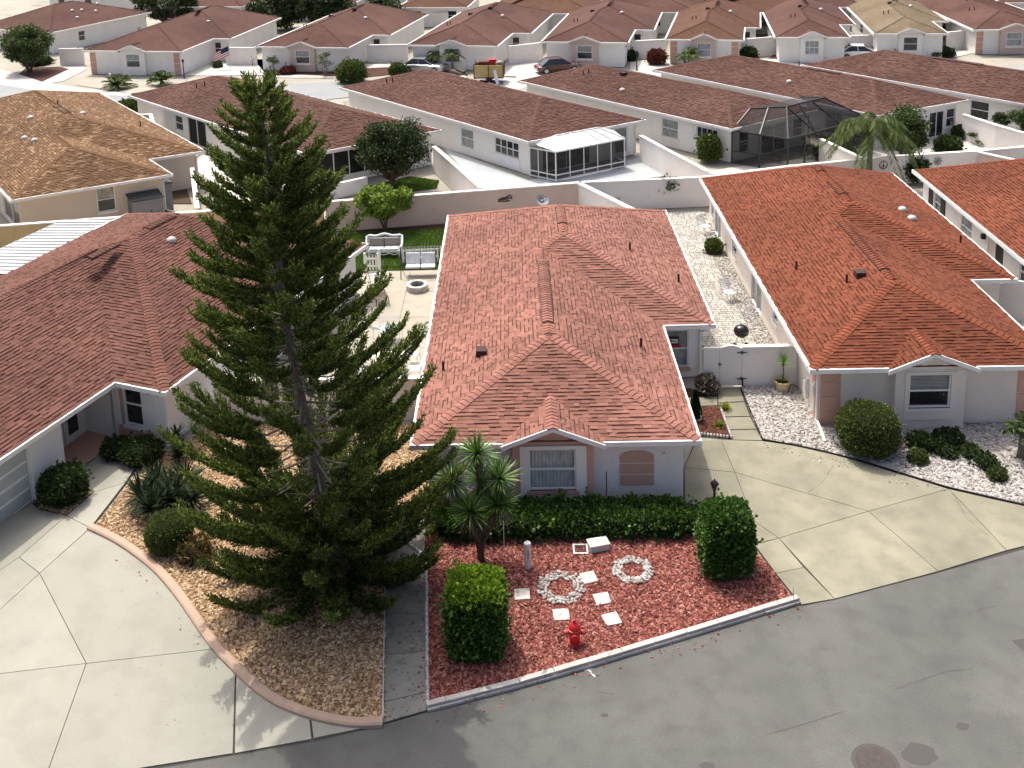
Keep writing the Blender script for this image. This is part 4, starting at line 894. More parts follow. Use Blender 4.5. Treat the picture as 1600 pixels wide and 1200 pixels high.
# courtyard of the middle house
sheet('patio', [(.42, 5.6), (.42, 21.2), (-4.4, 21.2), (-8.3, 6.2)], .004, 'concrete_patio')
for y in (8.2, 10.8, 13.4, 16.0, 18.6): strip_line_pts = None
def joint(p, q, z=.0075, w=.02, nm='patio_joint'):
    d = unit(np.array(q)-np.array(p)); n_ = np.array([-d[1], d[0]])*w/2; sheet(nm, [tuple(p-n_), tuple(q-n_), tuple(q+n_), tuple(p+n_)], z, 'joint_dark')
for y in (9.0, 12.2, 15.4, 18.4): joint(np.array((-6.4+(y-9)*.23, y)), np.array((.4, y)))
joint(np.array((-2.1, 5.8)), np.array((-2.1, 21)))
def lawn(poly, label, dens=420, h=.07):
    sheet('lawn', poly, .006, 'lawn_soil'); P = area_pts(poly, dens); n = len(P); a = rng.random(n)*6.283; w_ = .03+.03*rng.random(n); hh = h*(.5+rng.random(n)); ln = (rng.random((n, 2))-.5)*.08
    dx, dy = np.cos(a)*w_, np.sin(a)*w_; V = np.zeros((n, 3, 3)); V[:, 0, :2] = P-np.stack([dx, dy], 1); V[:, 1, :2] = P+np.stack([dx, dy], 1); V[:, 2, :2] = P+ln; V[:, :2, 2] = .004; V[:, 2, 2] = hh
    tag(npmesh('grass', V.reshape(-1, 3), np.arange(n*3).reshape(-1, 3), 'grass', kind='stuff'), label, 'grass')
lawn([(.42, 21.25), (.42, 27.6), (-6.6, 27.0), (-5.4, 21.25)], 'bright green grass behind the picket fence')
lawn(gp((632, 300), (682, 294), (686, 282), (640, 276), (560, 296), (540, 303)), 'strip of green lawn under the dark tree behind the rose wall')
lawn(gp((1518, 470), (1600, 455), (1620, 470), (1600, 480), (1540, 486)), 'grass patch behind the arched white gate')
sheet('mulch_bed', [(-6.8, 27.0), (.4, 27.6), (.4, 28.4), (-7.0, 27.4)], .008, 'mulch_brown')
# yards of the second row
sheet('patio', gp((752, 296), (690, 228), (826, 282), (1003, 245), (1105, 268), (905, 290)), .004, 'concrete_blue')
sheet('patio', gp((1005, 243), (1105, 268), (1140, 262), (1300, 243), (1290, 250), (1280, 262), (1110, 272), (1080, 258)), .003, 'concrete_pale')
sheet('gravel_yard', gp((1300, 250), (1340, 215), (1500, 190), (1600, 200), (1600, 228), (1530, 238), (1300, 260)), .004, 'concrete_pale')
sheet('side_yard', [(25.5, 8), (27.4, 8), (27.4, 30), (23.5, 31), (24.0, 27.8), (25.5, 27.8)], .004, 'concrete_pale')
sheet('patio', gp((300, 262), (395, 330), (440, 330), (500, 300), (560, 290), (500, 270), (330, 225)), .003, 'concrete_pale')
sheet('soil_yard', gp((262, 318), (300, 318), (290, 290), (262, 300)), .005, 'soil')
# far street and its drives
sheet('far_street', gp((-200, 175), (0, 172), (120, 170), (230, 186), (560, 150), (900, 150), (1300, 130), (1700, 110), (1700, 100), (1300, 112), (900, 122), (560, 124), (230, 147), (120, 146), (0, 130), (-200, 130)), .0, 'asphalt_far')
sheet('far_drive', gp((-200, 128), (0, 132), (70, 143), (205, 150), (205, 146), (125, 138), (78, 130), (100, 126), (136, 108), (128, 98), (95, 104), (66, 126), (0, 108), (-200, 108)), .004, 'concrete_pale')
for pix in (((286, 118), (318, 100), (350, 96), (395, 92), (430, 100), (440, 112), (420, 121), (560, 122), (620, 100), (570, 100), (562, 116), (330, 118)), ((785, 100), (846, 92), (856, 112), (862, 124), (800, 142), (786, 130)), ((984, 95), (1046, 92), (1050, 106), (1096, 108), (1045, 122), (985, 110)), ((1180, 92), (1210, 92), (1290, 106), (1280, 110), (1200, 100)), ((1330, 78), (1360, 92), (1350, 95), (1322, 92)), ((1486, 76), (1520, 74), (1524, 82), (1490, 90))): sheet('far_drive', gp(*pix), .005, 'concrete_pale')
sheet('far_bed', gp((418, 113), (560, 122), (650, 112), (620, 104), (544, 108), (420, 106)), .0055, 'mulch_brown')
sheet('far_bed', gp((30, 116), (66, 128), (108, 108), (92, 104), (40, 106)), .009, 'mulch_brown')
sheet('far_bed', gp((120, 133), (205, 146), (246, 140), (236, 126), (140, 116), (122, 122)), .009, 'concrete_patio')
sheet('far_bed', gp((1200, 92), (1320, 95), (1335, 88), (1210, 84)), .009, 'mulch_brown')
# ------------------------------------------------------------------ garden walls
def gwall(label, pts, h, mat, cap='wall_white', th=.18, name='garden_wall', capw=.05, caph=.07):
    c = np.mean(np.array([p[:2] for p in pts]), 0); w = empty(name, (*c, 0), label, 'wall'); m = MB(); k = MB()
    for i in range(len(pts)-1):
        p, q = np.array(pts[i][:2], float), np.array(pts[i+1][:2], float); d = unit(q-p); n_ = np.array([-d[1], d[0]]); e = th/2*.98
        h0 = pts[i][2] if len(pts[i]) > 2 else h; h1 = pts[i+1][2] if len(pts[i+1]) > 2 else h
        P, Q = p-d*e*(i > 0), q+d*e*(i < len(pts)-2)
        for mm, ww_, z0, z1a, z1b in ((m, th/2, 0, h0-caph, h1-caph), (k, th/2+capw, None, h0, h1)):
            vs = []
            for pt, zt in ((P, z1a), (Q, z1b)):
                for sg in (-1, 1): vs += [(*(pt+n_*ww_*sg), 0 if z0 == 0 else zt-caph+.001*i), (*(pt+n_*ww_*sg), zt+.001*i)]
            mm.add(vs, [(0, 4, 5, 1), (2, 3, 7, 6), (1, 5, 7, 3), (0, 2, 6, 4), (0, 1, 3, 2), (4, 6, 7, 5)])
    m.build('wall_body', mat, w); k.build('coping', cap, w); return w
WT = 1.9
gwall('yellow tan wall with pale coping behind the dark brown roof', [g2(-60, 357, WT), g2(0, 352, WT), g2(310, 330, WT), g2(345, 327, WT), g2(420, 322, WT), g2(505, 314, WT)], WT, 'stucco_yellow')
gwall('long rose stucco wall with white coping and a metal fish ornament', [g2(508, 314.5, WT), g2(700, 300.5, WT), g2(905, 284.5, WT)], WT, 'stucco_rose')
gwall('white wall with broad coping slanting down beside the round yellow bush', [g2(906, 286, WT), g2(988, 326, WT), (11.3, 22.8)], WT, 'wall_white', th=.24)
gwall('pale wall behind the paver patio with a small frangipani before it', [g2(909, 284, WT), g2(1100, 276, WT), g2(1240, 258, WT)], WT, 'wall_white')
gwall('white wall behind the weeping palm carrying sun and flower ornaments', [g2(1242, 258, WT), g2(1400, 243, WT), g2(1530, 235, WT), g2(1660, 223, WT)], WT, 'wall_white')
gwall('white dividing wall ending at the orange roof', [g2(1243, 260, WT), g2(1298, 274, WT), (23.6, 28.2)], WT, 'wall_white')
gwall('pink dividing wall behind the deep red roof', [g2(1530, 237, WT), g2(1590, 250, WT)], WT, 'stucco_rose')
gwall('white sloping wall between the lawn strip and the pale blue patio', [g2(678, 228, WT), g2(752, 293, WT)], WT, 'wall_white')
gwall('white wall between the screen room patio and the caged pool yard', [g2(1001, 211, WT), g2(1106, 267, WT)], WT, 'wall_white')
gwall('white wall between the pool cage and the leafy tree yard', [g2(1282, 216, WT), g2(1346, 246, WT)], WT, 'wall_white')
gwall('white wall running past the ball headed tree', [g2(1506, 178, WT), g2(1558, 195, WT), g2(1625, 214, WT)], WT, 'wall_white')
gwall('narrow white wall with coping beside the tan roofed house', [g2(300, 262, WT), g2(308, 325, WT)], WT, 'wall_white')
gwall('white street wall between the tan roof and the maroon roof', [g2(186, 180, WT), g2(235, 178, WT), g2(243, 205, WT)], WT, 'wall_white')
gwall('low pale blue wall below the dark screened porch', [g2(480, 308, 1.0), g2(520, 288, 1.0), g2(573, 276, 1.0)], 1.0, 'metal_white')
gwall('white courtyard wall joining the dark brown roofed house to the salmon roofed one', [(-8.55, 6.2), (.35, 6.1)], 1.8, 'wall_white')
yl = [g2(258, 640, 1.9), g2(300, 638, 1.9)]
for pa, pb_, lb in (((92, 76), (130, 75), 'far white wall between the round tree and the first brown roof'), ((352, 74), (400, 74), 'far white wall behind the flag'), ((573, 70), (637, 69), 'far white wall beside the trailer house'), ((794, 72), (847, 66), 'far white wall with gate behind the trailer'), ((985, 64), (1041, 61), 'far white wall behind the red shrub'), ((1160, 61), (1212, 57), 'far white wall beside the purple brown roof'), ((1326, 56), (1366, 54), 'far white wall before the straw roof'), ((1480, 50), (1524, 46), 'far white wall between the straw roof and the last red brown roof')):
    gwall(lb, [g2(*pa, WT), g2(*pb_, WT)], WT, 'wall_white')
for pa, pb_, lb in (((640, 18), (700, 20), 'white wall far behind the pergola'), ((808, 24), (848, 23), 'white rear wall between two far brown roofs'), ((985, 24), (1020, 22), 'white rear wall beside the dun roof')):
    gwall(lb, [g2(*pa, WT), g2(*pb_, WT)], WT, 'wall_white')
# ------------------------------------------------------------------ vegetation
def pxm(p): return CF/float((np.array([p[0], p[1], p[2] if len(p) > 2 else 0])-CPOS)@CAX[2])
def nrmz(A): return A/(np.linalg.norm(A, axis=-1, keepdims=True)+1e-9)
def leaves(name, C, D, L, W_, mat, parent=None, fold=0.0, kind=None, mid=.5):
    """one rhombic leaf per row: base C, direction D (unit), length L, half width W_"""
    n = len(C); L = np.broadcast_to(np.asarray(L, float), (n,))[:, None]; W_ = np.broadcast_to(np.asarray(W_, float), (n,))[:, None]
    r = nrmz(np.cross(D, nrmz(rng.normal(size=(n, 3))))); up = np.cross(r, D)
    V = np.stack([C, C+D*L*mid+r*W_+up*L*fold, C+D*L, C+D*L*mid-r*W_+up*L*fold], 1)
    return npmesh(name, V.reshape(-1, 3), np.arange(n*4).reshape(-1, 4), mat, parent, kind)
def sphere_pts(n, p=2.0):
    v = nrmz(rng.normal(size=(n, 3)))
    if p != 2: v = v/(np.sum(np.abs(v)**p, 1)**(1/p))[:, None]
    return v
def lump(v, amp, fr, seed):
    """cheap smooth noise on directions"""
    r = np.random.default_rng(seed); s = np.zeros(len(v))
    for k in range(6):
        w = r.normal(size=3)*fr*(1+.5*k); s += np.sin(v@w+r.random()*6.28)/(1+.6*k)
    return 1+amp*s/2.2
def clipped(name, label, cat, c, dims, mat, dens=420, p=6.0, leaf_l=(.05, .11), lw=.42, amp=.035, fr=2.2, group=None, top=None, core=.9, seed=1, loose=.06, parent=None, zmin=-.92):
    """clipped shrub: c = base centre, dims = full size; leaves on a rounded box or ball shell over a dark twig core"""
    dims = np.array(dims, float); th = parent or empty(name, c, label, cat, group); cc = np.array(c, float)+[0, 0, dims[2]/2]
    area = 2*(dims[0]*dims[1]+dims[0]*dims[2]+dims[1]*dims[2])*(.8 if p < 4 else 1); n = int(area*dens)
    if p >= 4:                                              # points spread evenly over the box faces
        A = np.array([dims[1]*dims[2], dims[0]*dims[2], dims[0]*dims[1]]); ax = rng.choice(3, n, p=A/A.sum()); v = rng.random((n, 3))*2-1; v[np.arange(n), ax] = np.sign(rng.random(n)-.5)
        v = v/(np.sum(np.abs(v)**p, 1)**(1/p))[:, None]; nr = nrmz(np.sign(v)*np.abs(v)**(p-1)/dims)
    else: v = sphere_pts(n, p); nr = nrmz(v/dims)
    v = v[v[:, 2] > zmin]; nr = nr[:len(v)] if len(nr) != len(v) else nr
    if p >= 4: nr = nrmz(np.sign(v)*np.abs(v)**(p-1)/dims)
    else: nr = nrmz(v/dims)
    sc = lump(v*dims, amp, fr, seed)[:, None]; C = cc+v*dims/2*sc*(1-rng.random((len(v), 1))*.12)
    D = nrmz(nr*.8+rng.normal(size=v.shape)*.55+np.array([0, 0, .35])); L = leaf_l[0]+(leaf_l[1]-leaf_l[0])*rng.random(len(v)); C = C+nr*(rng.random((len(v), 1))*loose-loose*.3)
    ns = int(len(v)*.006); ii = rng.integers(len(v), size=ns); st = np.repeat(C[ii], 5, 0)+np.repeat(nrmz(nr[ii]+[0, 0, .5]), 5, 0)*(np.tile(np.arange(5), ns)[:, None]*leaf_l[1]*.42); sd_ = nrmz(np.repeat(nr[ii], 5, 0)+rng.normal(size=st.shape)*.7); C = np.concatenate([C, st]); D = np.concatenate([D, sd_]); L = np.concatenate([L, np.full(len(st), leaf_l[1])]); v = np.concatenate([v, np.repeat(v[ii], 5, 0)])
    if top:
        tm = (v[:, 2]+.35*(rng.random(len(v))-.5)) > .68; leaves('foliage', C[~tm], D[~tm], L[~tm], L[~tm]*lw, mat, th, .08); leaves('foliage', C[tm], D[tm], L[tm], L[tm]*lw, top, th, .08)
    else: leaves('foliage', C, D, L, L*lw, mat, th, .08)
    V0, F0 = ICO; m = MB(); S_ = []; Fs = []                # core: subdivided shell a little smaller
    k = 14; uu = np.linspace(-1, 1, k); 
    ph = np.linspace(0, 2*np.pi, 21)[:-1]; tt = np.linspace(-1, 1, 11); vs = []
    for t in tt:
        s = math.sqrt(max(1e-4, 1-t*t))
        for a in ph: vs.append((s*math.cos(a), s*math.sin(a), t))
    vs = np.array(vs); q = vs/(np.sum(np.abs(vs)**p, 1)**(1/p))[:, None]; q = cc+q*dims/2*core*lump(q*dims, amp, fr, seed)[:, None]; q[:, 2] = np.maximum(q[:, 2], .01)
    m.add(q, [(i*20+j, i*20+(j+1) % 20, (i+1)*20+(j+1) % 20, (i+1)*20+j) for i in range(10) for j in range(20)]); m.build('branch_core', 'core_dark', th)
    return th
clipped('column_hedge', 'tall square clipped hedge with bright lime top beside the walk', 'hedge', (2.24, -6.2, 0), (1.55, 1.45, 2.2), 'leaf_hedge', 900, 5, (.05, .12), top='leaf_hedge_top', seed=3, amp=.05, loose=.1)
clipped('column_hedge', 'tall rounded clipped hedge at the corner of red bed and drive', 'hedge', (9.86, -3.0, 0), (1.45, 1.4, 2.1), 'leaf_hedge', 900, 4.2, (.05, .13), seed=5, amp=.07, loose=.12)
clipped('box_hedge', 'long low clipped hedge under the peach bay window', 'hedge', (5.0, -.9, 0), (9.3, 1.3, .64), 'leaf_hedge', 560, 7, (.06, .14), seed=8, amp=.09, fr=1.6, loose=.16)
# ---- conifer
PB = np.array([-2.4, -3.3, 0.0]); PHT = 16.1; LEAN = np.array([-.078, 0, 0])
def ptrunk(z): return PB+np.array([0, 0, z])+LEAN*z+np.array([.10*math.sin(z*.55), .06*math.cos(z*.4), 0])
pine = empty('conifer_tree', PB, 'tall dark green layered conifer rising from the tan pebble bed', 'tree')
m = MB(); zs = np.linspace(0, PHT, 36); m.tube([ptrunk(z) for z in zs], [max(.02, .19*(1-z/PHT)**.8+.015) for z in zs], 10); m.build('trunk', 'bark_grey', pine, smooth=True)
limbs = MB(); NC = []; ND = []; NL = []; DRYC = []; DRYD = []
def pine_r(z):
    pts = [(0, 3.5), (1.2, 3.85), (3.0, 3.95), (5.0, 3.75), (7, 3.3), (9, 2.75), (11, 2.15), (13, 1.65), (14.6, 1.0), (15.6, .5), (16.2, .2)]
    return float(np.interp(z, [p[0] for p in pts], [p[1] for p in pts]))
z = .45; wi = 0
while z < PHT-.25:
    nb = random.choice((6, 7, 7, 8)) if z < 4 else random.choice((5, 6, 6, 7)) if z < 13.5 else 5; a0 = random.random()*6.28; thin = 3.6 < z < 7.4
    for k in range(nb):
        a = a0+6.283*k/nb+random.uniform(-.25, .25); R_ = pine_r(z)*random.uniform(.78, 1.12)
        if 3.4 < z < 8.6 and random.random() < .13: continue
        d = np.array([math.cos(a), math.sin(a), 0]); p0 = ptrunk(z); rise = .06+.34*(z/PHT)+random.uniform(-.06, .08)-(.15 if z < 1.8 else 0); droop = .16 if z < 8 else .06
        def br(t): return p0+d*R_*t+np.array([0, 0, R_*(rise*t-droop*math.sin(t*math.pi)+.16*t**3)])
        ts = np.linspace(0, 1, 7); limbs.tube([br(t) for t in ts], [.038*(1-z/PHT*.6)*(1-t)+.008 for t in ts], 5, False)
        side = np.array([-d[1], d[0], 0]); start = .34 if thin else .12
        nl = int((25 if R_ > 1.6 else 17)*R_/1.9*(.85 if thin else 1))+6
        for j in range(nl):
            t = start+(1-start)*(j+random.random())/nl; c = br(t); tan = unit(br(min(1, t+.05))-br(max(0, t-.05)))
            for sg in (-1, 1):
                ln = (.26+.34*math.sin(min(1, (1-t)*1.25+.18)*math.pi*.5))*random.uniform(.75, 1.2)*(1 if z < 13 else .7)
                bd = unit(tan*random.uniform(.9, 1.3)+side*sg*random.uniform(.15, .75)+np.array([0, 0, random.uniform(.1, .75)]))
                nn_ = int(ln*60); s = np.linspace(.04, 1, nn_)[:, None]; cu = np.array([0, 0, .28])
                pts = c+bd*ln*s+cu*ln*s*s*.6; td = nrmz(bd+cu*1.2*s*.6)
                NC.append(pts); ND.append(nrmz(td*1.0+rng.normal(size=pts.shape)*.42)); NL.append(np.full(nn_, .13))
        tip = br(1.0); s = np.linspace(0, 1, 14)[:, None]; td = unit(br(1.)-br(.9)+np.array([0, 0, .06])); pts = tip+td*.34*s; NC.append(pts); ND.append(nrmz(td+rng.normal(size=pts.shape)*.55)); NL.append(np.full(14, .1))
    if random.random() < .8 and z < 9:                      # bare dead twigs near the trunk
        for k in range(3):
            a = random.random()*6.28; p = ptrunk(z+.2); q = p+np.array([math.cos(a), math.sin(a), random.uniform(-.1, .35)])*random.uniform(.7, 1.9); limbs.tube([p, (p+q)/2+[0, 0, .05], q], [.02, .014, .006], 4, False)
            r = (p+q)/2; limbs.tube([r, r+np.array([random.uniform(-.5, .5), random.uniform(-.5, .5), random.uniform(0, .4)])], [.01, .004], 4, False)
    z += .36 if z < 3.2 else .46 if z < 12 else .38
for k in range(5):                                          # candelabra top shoots
    a = k*1.256; p = ptrunk(PHT-.35); q = p+np.array([math.cos(a)*.32, math.sin(a)*.32, .45]); s = np.linspace(0, 1, 22)[:, None]; pts = p+(q-p)*s; NC.append(pts); ND.append(nrmz(unit(q-p)+rng.normal(size=pts.shape)*.5)); NL.append(np.full(22, .09))
p = ptrunk(PHT-.3); s = np.linspace(0, 1, 30)[:, None]; pts = p+np.array([-.05, 0, .8])*s; NC.append(pts); ND.append(nrmz(np.array([0, 0, 1.])+rng.normal(size=pts.shape)*.5)); NL.append(np.full(30, .08))
limbs.build('limbs', 'twig_pale', pine)
NC, ND, NL = np.concatenate(NC), np.concatenate(ND), np.concatenate(NL); NL = NL*(.75+.5*rng.random(len(NL)))
print('pine needles', len(NC)); leaves('crown', NC, ND, NL, NL*.15, 'leaf_pine', pine)
# ---- yuccas and other sword-leaved plants
def swords(P, n, L, w, spread=(0, 1), droop=.35, up=0.0):
    """rosette of n tapering leaves from point P -> verts, faces (3 segments each)"""
    V = []; F = []
    for i in range(n):
        el = math.asin(max(-.95, min(1, spread[0]+(spread[1]-spread[0])*random.random()))); a = random.random()*6.283; l = L*random.uniform(.75, 1.1)
        d = np.array([math.cos(a)*math.cos(el), math.sin(a)*math.cos(el), math.sin(el)+up]); d = unit(d); s = unit(np.cross(d, [0, 0, 1.]+rng.normal(size=3)*.2)); k = len(V)
        for j, (t, ww) in enumerate(((0, .7), (.35, 1), (.72, .7))):
            c = P+d*l*t+np.array([0, 0, -droop*l*t*t*(1-abs(d[2])*.6)]); V += [c-s*w*ww, c+s*w*ww]
        V.append(P+d*l+np.array([0, 0, -droop*l*(1-abs(d[2])*.6)])); F += [(k, k+1, k+3, k+2), (k+2, k+3, k+5, k+4), (k+4, k+5, k+6, k+6)]
    return V, F
def sword_mesh(name, heads, mat, parent):
    m = MB()
    for P, n, L, w, kw in heads:
        V, F = swords(np.array(P, float), n, L, w, **kw); F = [f if f[2] != f[3] else f[:3] for f in F]; m.add(V, F)
    return m.build(name, mat, parent)
yu = empty('yucca', (*g2(752, 876), 0), 'tall yucca with several spiky green heads before the front wall', 'yucca'); yb = np.array([*g2(752, 876), 0])
hd = [at_y(745, 708, yb[1]+.5), at_y(706, 752, yb[1]+.2), at_y(780, 748, yb[1]+.3), at_y(736, 800, yb[1]-.25), at_y(778, 790, yb[1]-.05), at_y(752, 752, yb[1]+.6)]
m = MB()
for h in hd: m.tube([yb+[random.uniform(-.06, .06), random.uniform(-.06, .06), 0], np.array([yb[0], yb[1], 0])*.82+h*.18+[0, 0, .35], yb*.35+h*.65-[0, 0, .05], h], [.075, .06, .05, .045], 8)
m.build('trunk', 'bark', yu, smooth=True)
for h in hd: sword_mesh('leaf_rosette', [(h, 170, .82, .019, dict(spread=(-.25, 1), droop=.07, up=.12))], 'leaf_yucca', yu)
for h in hd: sword_mesh('dry_skirt', [(h-[0, 0, .1], 40, .7, .02, dict(spread=(-.95, -.3), droop=.35))], 'leaf_yucca_dry', yu)
sp = empty('spiky_shrub', (*g2(252, 806), 0), 'wide spiky dark agave like shrub beside the pale walk', 'shrub'); hs = []
for px, py, n in ((222, 790, 90), (245, 768, 90), (275, 790, 90), (240, 810, 80), (290, 768, 80), (262, 800, 80), (300, 795, 80), (268, 778, 60)): q = g2(px, py); hs.append(((*q, .35), n, 1.0, .038, dict(spread=(-.1, 1), droop=.15)))
for h in hs: sword_mesh('leaf_rosette', [h], 'leaf_agave', sp)
sp = empty('spiky_shrub', (*g2(282, 726), 0), 'upright dark bronze spiky plant against the white wall corner', 'shrub'); q = g2(280, 722)
for k in range(4): sword_mesh('leaf_rosette', [((q[0], q[1], .2+.3*k), 50, .5, .03, dict(spread=(0, 1), droop=.1))], 'leaf_agave', sp)
# ---- bushes
def bush(px, py, rx, h, mat, label, name='bush', cat='bush', p=2.2, dens=420, ll=(.06, .13), amp=.10, seed=1, ry=None, loose=.12, group=None, core=.82, zm=-.8):
    c = g2(px, py); return clipped(name, label, cat, (*c, 0), (2*rx, 2*(ry or rx), h), mat, dens, p, ll, .42, amp, 2.6, seed=seed, loose=loose, core=core, group=group, zmin=zm)
bush(266, 855, .74, 1.15, 'leaf_bush', 'round clipped olive green bush on tan pebbles beside the curb', 'clipped_bush', p=2.4, dens=1500, ll=(.03, .06), amp=.03, loose=.03, core=.93)
bush(101, 780, .78, 1.15, 'leaf_dark', 'dark ragged bush beside the garage pier', dens=500, amp=.12, seed=4)
bush(185, 712, .55, .6, 'leaf_dark', 'low dark shrub under the arched window, nearer the door', seed=5); bush(222, 718, .7, .7, 'leaf_dark', 'low dark shrub under the arched window, nearer the downspout', seed=6)
bush(306, 872, .45, .55, 'leaf_pine_dry', 'yellow brown dry shrub at the foot of the conifer', seed=7, loose=.25)
bush(1355, 704, 1.06, 1.75, 'leaf_bush', 'big round clipped bush before the cream house', 'clipped_bush', p=2.5, dens=900, ll=(.04, .08), amp=.04, loose=.05, core=.93, seed=9)
for i, (px, py, r, h, mt, lb) in enumerate(((1437, 700, .42, .5, 'leaf_dark', 'small dark shrub below the bay sill'), (1482, 696, .48, .5, 'leaf_dark', 'small dark shrub under the corner of the bay'), (1434, 722, .28, .38, 'leaf_bush', 'small light green shrub among white pebbles'), (1478, 712, .3, .32, 'leaf_dark', 'low dark sprig between two pebble bed shrubs'), (1518, 714, .28, .42, 'leaf_olive', 'small olive shrub on the open white pebbles'), (1542, 731, .3, .42, 'leaf_dark', 'dark small shrub in the lower pebble pair'), (1557, 748, .26, .36, 'leaf_olive', 'lowest small shrub of the pebble bed'))):
    bush(px, py, r, h, mt, lb, 'small_shrub', 'shrub', dens=520, seed=20+i, amp=.14)
bush(1115, 395, .42, .75, 'leaf_bush', 'round green bush against the side wall on the paver patio', seed=31, dens=600)
bush(1104, 612, .38, .62, 'leaf_grey', 'grey leaved rosette plant beside the gate', 'succulent', 'plant', dens=260, ll=(.1, .2), seed=32)
for px, py, lb in ((1133, 640, 'yellow flowering clump by the walk corner'), (1123, 668, 'yellow flowering clump near the stone edging')): bush(px, py, .16, .2, 'leaf_yellow', lb, 'flower_clump', 'plant', dens=600, ll=(.04, .08), seed=33)
bush(957, 322, .75, 1.45, 'leaf_yellow', 'round yellow green bush behind the slanting white wall', seed=34)
tc = empty('topiary_cone', (*g2(1086, 655), 0), 'slim dark cone topiary with white base ring in the small mulch bed', 'topiary'); q = np.array([*g2(1086, 655), 0])
n = 1500; t = rng.random(n)**.7; a = rng.random(n)*6.283; r = (.24*(1-t)+.03); C = q+np.stack([np.cos(a)*r, np.sin(a)*r, .1+t*1.15], 1); leaves('foliage', C, nrmz(np.stack([np.cos(a), np.sin(a), .8+0*a], 1)+rng.normal(size=(n, 3))*.3), .07, .025, 'leaf_dark', tc)
m = MB(); m.lathe(q, [(.22, .1), (.16, .6), (.03, 1.2)], 10); m.build('branch_core', 'core_dark', tc); m = MB(); m.lathe(q, [(.26, 0), (.27, .09), (.2, .1)], 14); m.build('base_ring', 'edging_white', tc)
# ---- broadleaf trees
def tree(name, label, px, py, h, crown, mat, n_leaf, trunks=1, tr=.12, ll=(.08, .16), seed=1, clumps=40, crown_z=None, bark='bark', cat='tree', group=None, tight=.33, lw=.4, base=None):
    """crown = (rx, ry, rz) half sizes, centred at crown_z; limbs reach every leaf clump"""
    r = np.random.default_rng(seed); q = np.array([*(base or g2(px, py)), 0]); th = empty(name, q, label, cat, group); rx, ry, rz = crown; cz = crown_z or h-rz; cc = q+[0, 0, cz]
    v = nrmz(r.normal(size=(clumps, 3)))*(.45+.5*r.random((clumps, 1))**.6); cl = cc+v*np.array([rx, ry, rz])*.86; cl[:, 2] = np.maximum(cl[:, 2], .35)
    m = MB(); fork = [q+np.array([r.uniform(-.25, .25)*(trunks > 1)*2, r.uniform(-.2, .2)*(trunks > 1), max(.4, (cz-rz)*.75)]) for k in range(trunks)]
    for f in fork: m.tube([q+(f-q)*[.3, .3, 0], (q+f)/2+[r.uniform(-.05, .05), 0, 0], f], [tr, tr*.85, tr*.7], 8)
    tk = m.build('trunk', bark, th, smooth=True); m = MB()
    for c in cl:
        f = fork[r.integers(len(fork))]; mid = f*.5+c*.5+np.array([0, 0, -.12*rz]); m.tube([f, mid, c], [tr*.45, tr*.25, .012], 5, False)
    m.build('limbs', bark, th)
    i = r.integers(clumps, size=n_leaf); rad = tight*min(rx, rz)*(.7+.6*r.random(clumps)); off = nrmz(r.normal(size=(n_leaf, 3)))*(r.random((n_leaf, 1))**.5); C = cl[i]+off*rad[i][:, None]*np.array([1.15, 1.15, .8])
    D = nrmz(off*.7+r.normal(size=(n_leaf, 3))*.6+[0, 0, -.05]); L = ll[0]+(ll[1]-ll[0])*r.random(n_leaf); leaves('crown', C, D, L, L*lw, mat, th, .1); return th
tree('lime_tree', 'bright lime green small tree with open branches before the rose wall', 603, 360, 2.8, (1.95, 1.3, 1.05), 'leaf_tree', 6000, 3, .07, (.12, .26), 41, 40, 1.9, tight=.28)
tree('dark_tree', 'dense dark green tree on the lawn strip behind the rose wall', 616, 292, 5.0, (2.65, 2.2, 2.15), 'leaf_dark', 15000, 3, .12, (.1, .2), 42, 75, 2.85, tight=.28)
tree('leafy_tree', 'bushy olive green tree beside the weeping palm', 1412, 246, 3.9, (1.65, 1.5, 1.7), 'leaf_olive', 11000, 2, .1, (.1, .2), 43, 46, 2.05)
tree('round_tree', 'round olive tree on a square mulch bed across the far street', 47, 112, 5.0, (3.0, 2.7, 2.2), 'leaf_olive', 13000, 2, .18, (.14, .26), 44, 60, 3.0)
tree('small_tree', 'small rounded tree with thin trunk in front of the rose bay', 960, 100, 2.9, (1.35, 1.3, 1.15), 'leaf_olive', 4500, 1, .07, (.1, .2), 45, 26)
tree('leggy_shrub', 'leggy pruned shrub left of the rose framed window', 428, 116, 2.1, (.75, .7, .6), 'leaf_olive', 700, 4, .05, (.08, .16), 46, 12, 1.5, 'twig_pale', 'shrub')
tree('leggy_shrub', 'taller bare stemmed shrub right of the rose framed window', 510, 118, 2.5, (1.0, .8, .8), 'leaf_olive', 500, 6, .05, (.08, .16), 47, 18, 1.7, 'twig_pale', 'shrub')
tree('frangipani', 'sparse branching frangipani against the pale wall', 1042, 324, 2.0, (1.0, .6, .6), 'leaf_dark', 330, 2, .05, (.2, .34), 48, 13, 1.45, 'bark_grey', 'plant', tight=.3, lw=.18)
tree('standard_tree', 'small ball headed tree on a thin stem by the white wall', 1562, 222, 2.2, (.6, .6, .55), 'leaf_dark', 1600, 2, .05, (.08, .15), 49, 14, 1.65)
tree('edge_shrub', 'leafy green shrub against the house behind the ball headed tree', 1600, 222, 3.0, (1.1, 1.0, 1.2), 'leaf_olive', 3000, 2, .06, (.1, .18), 50, 20)
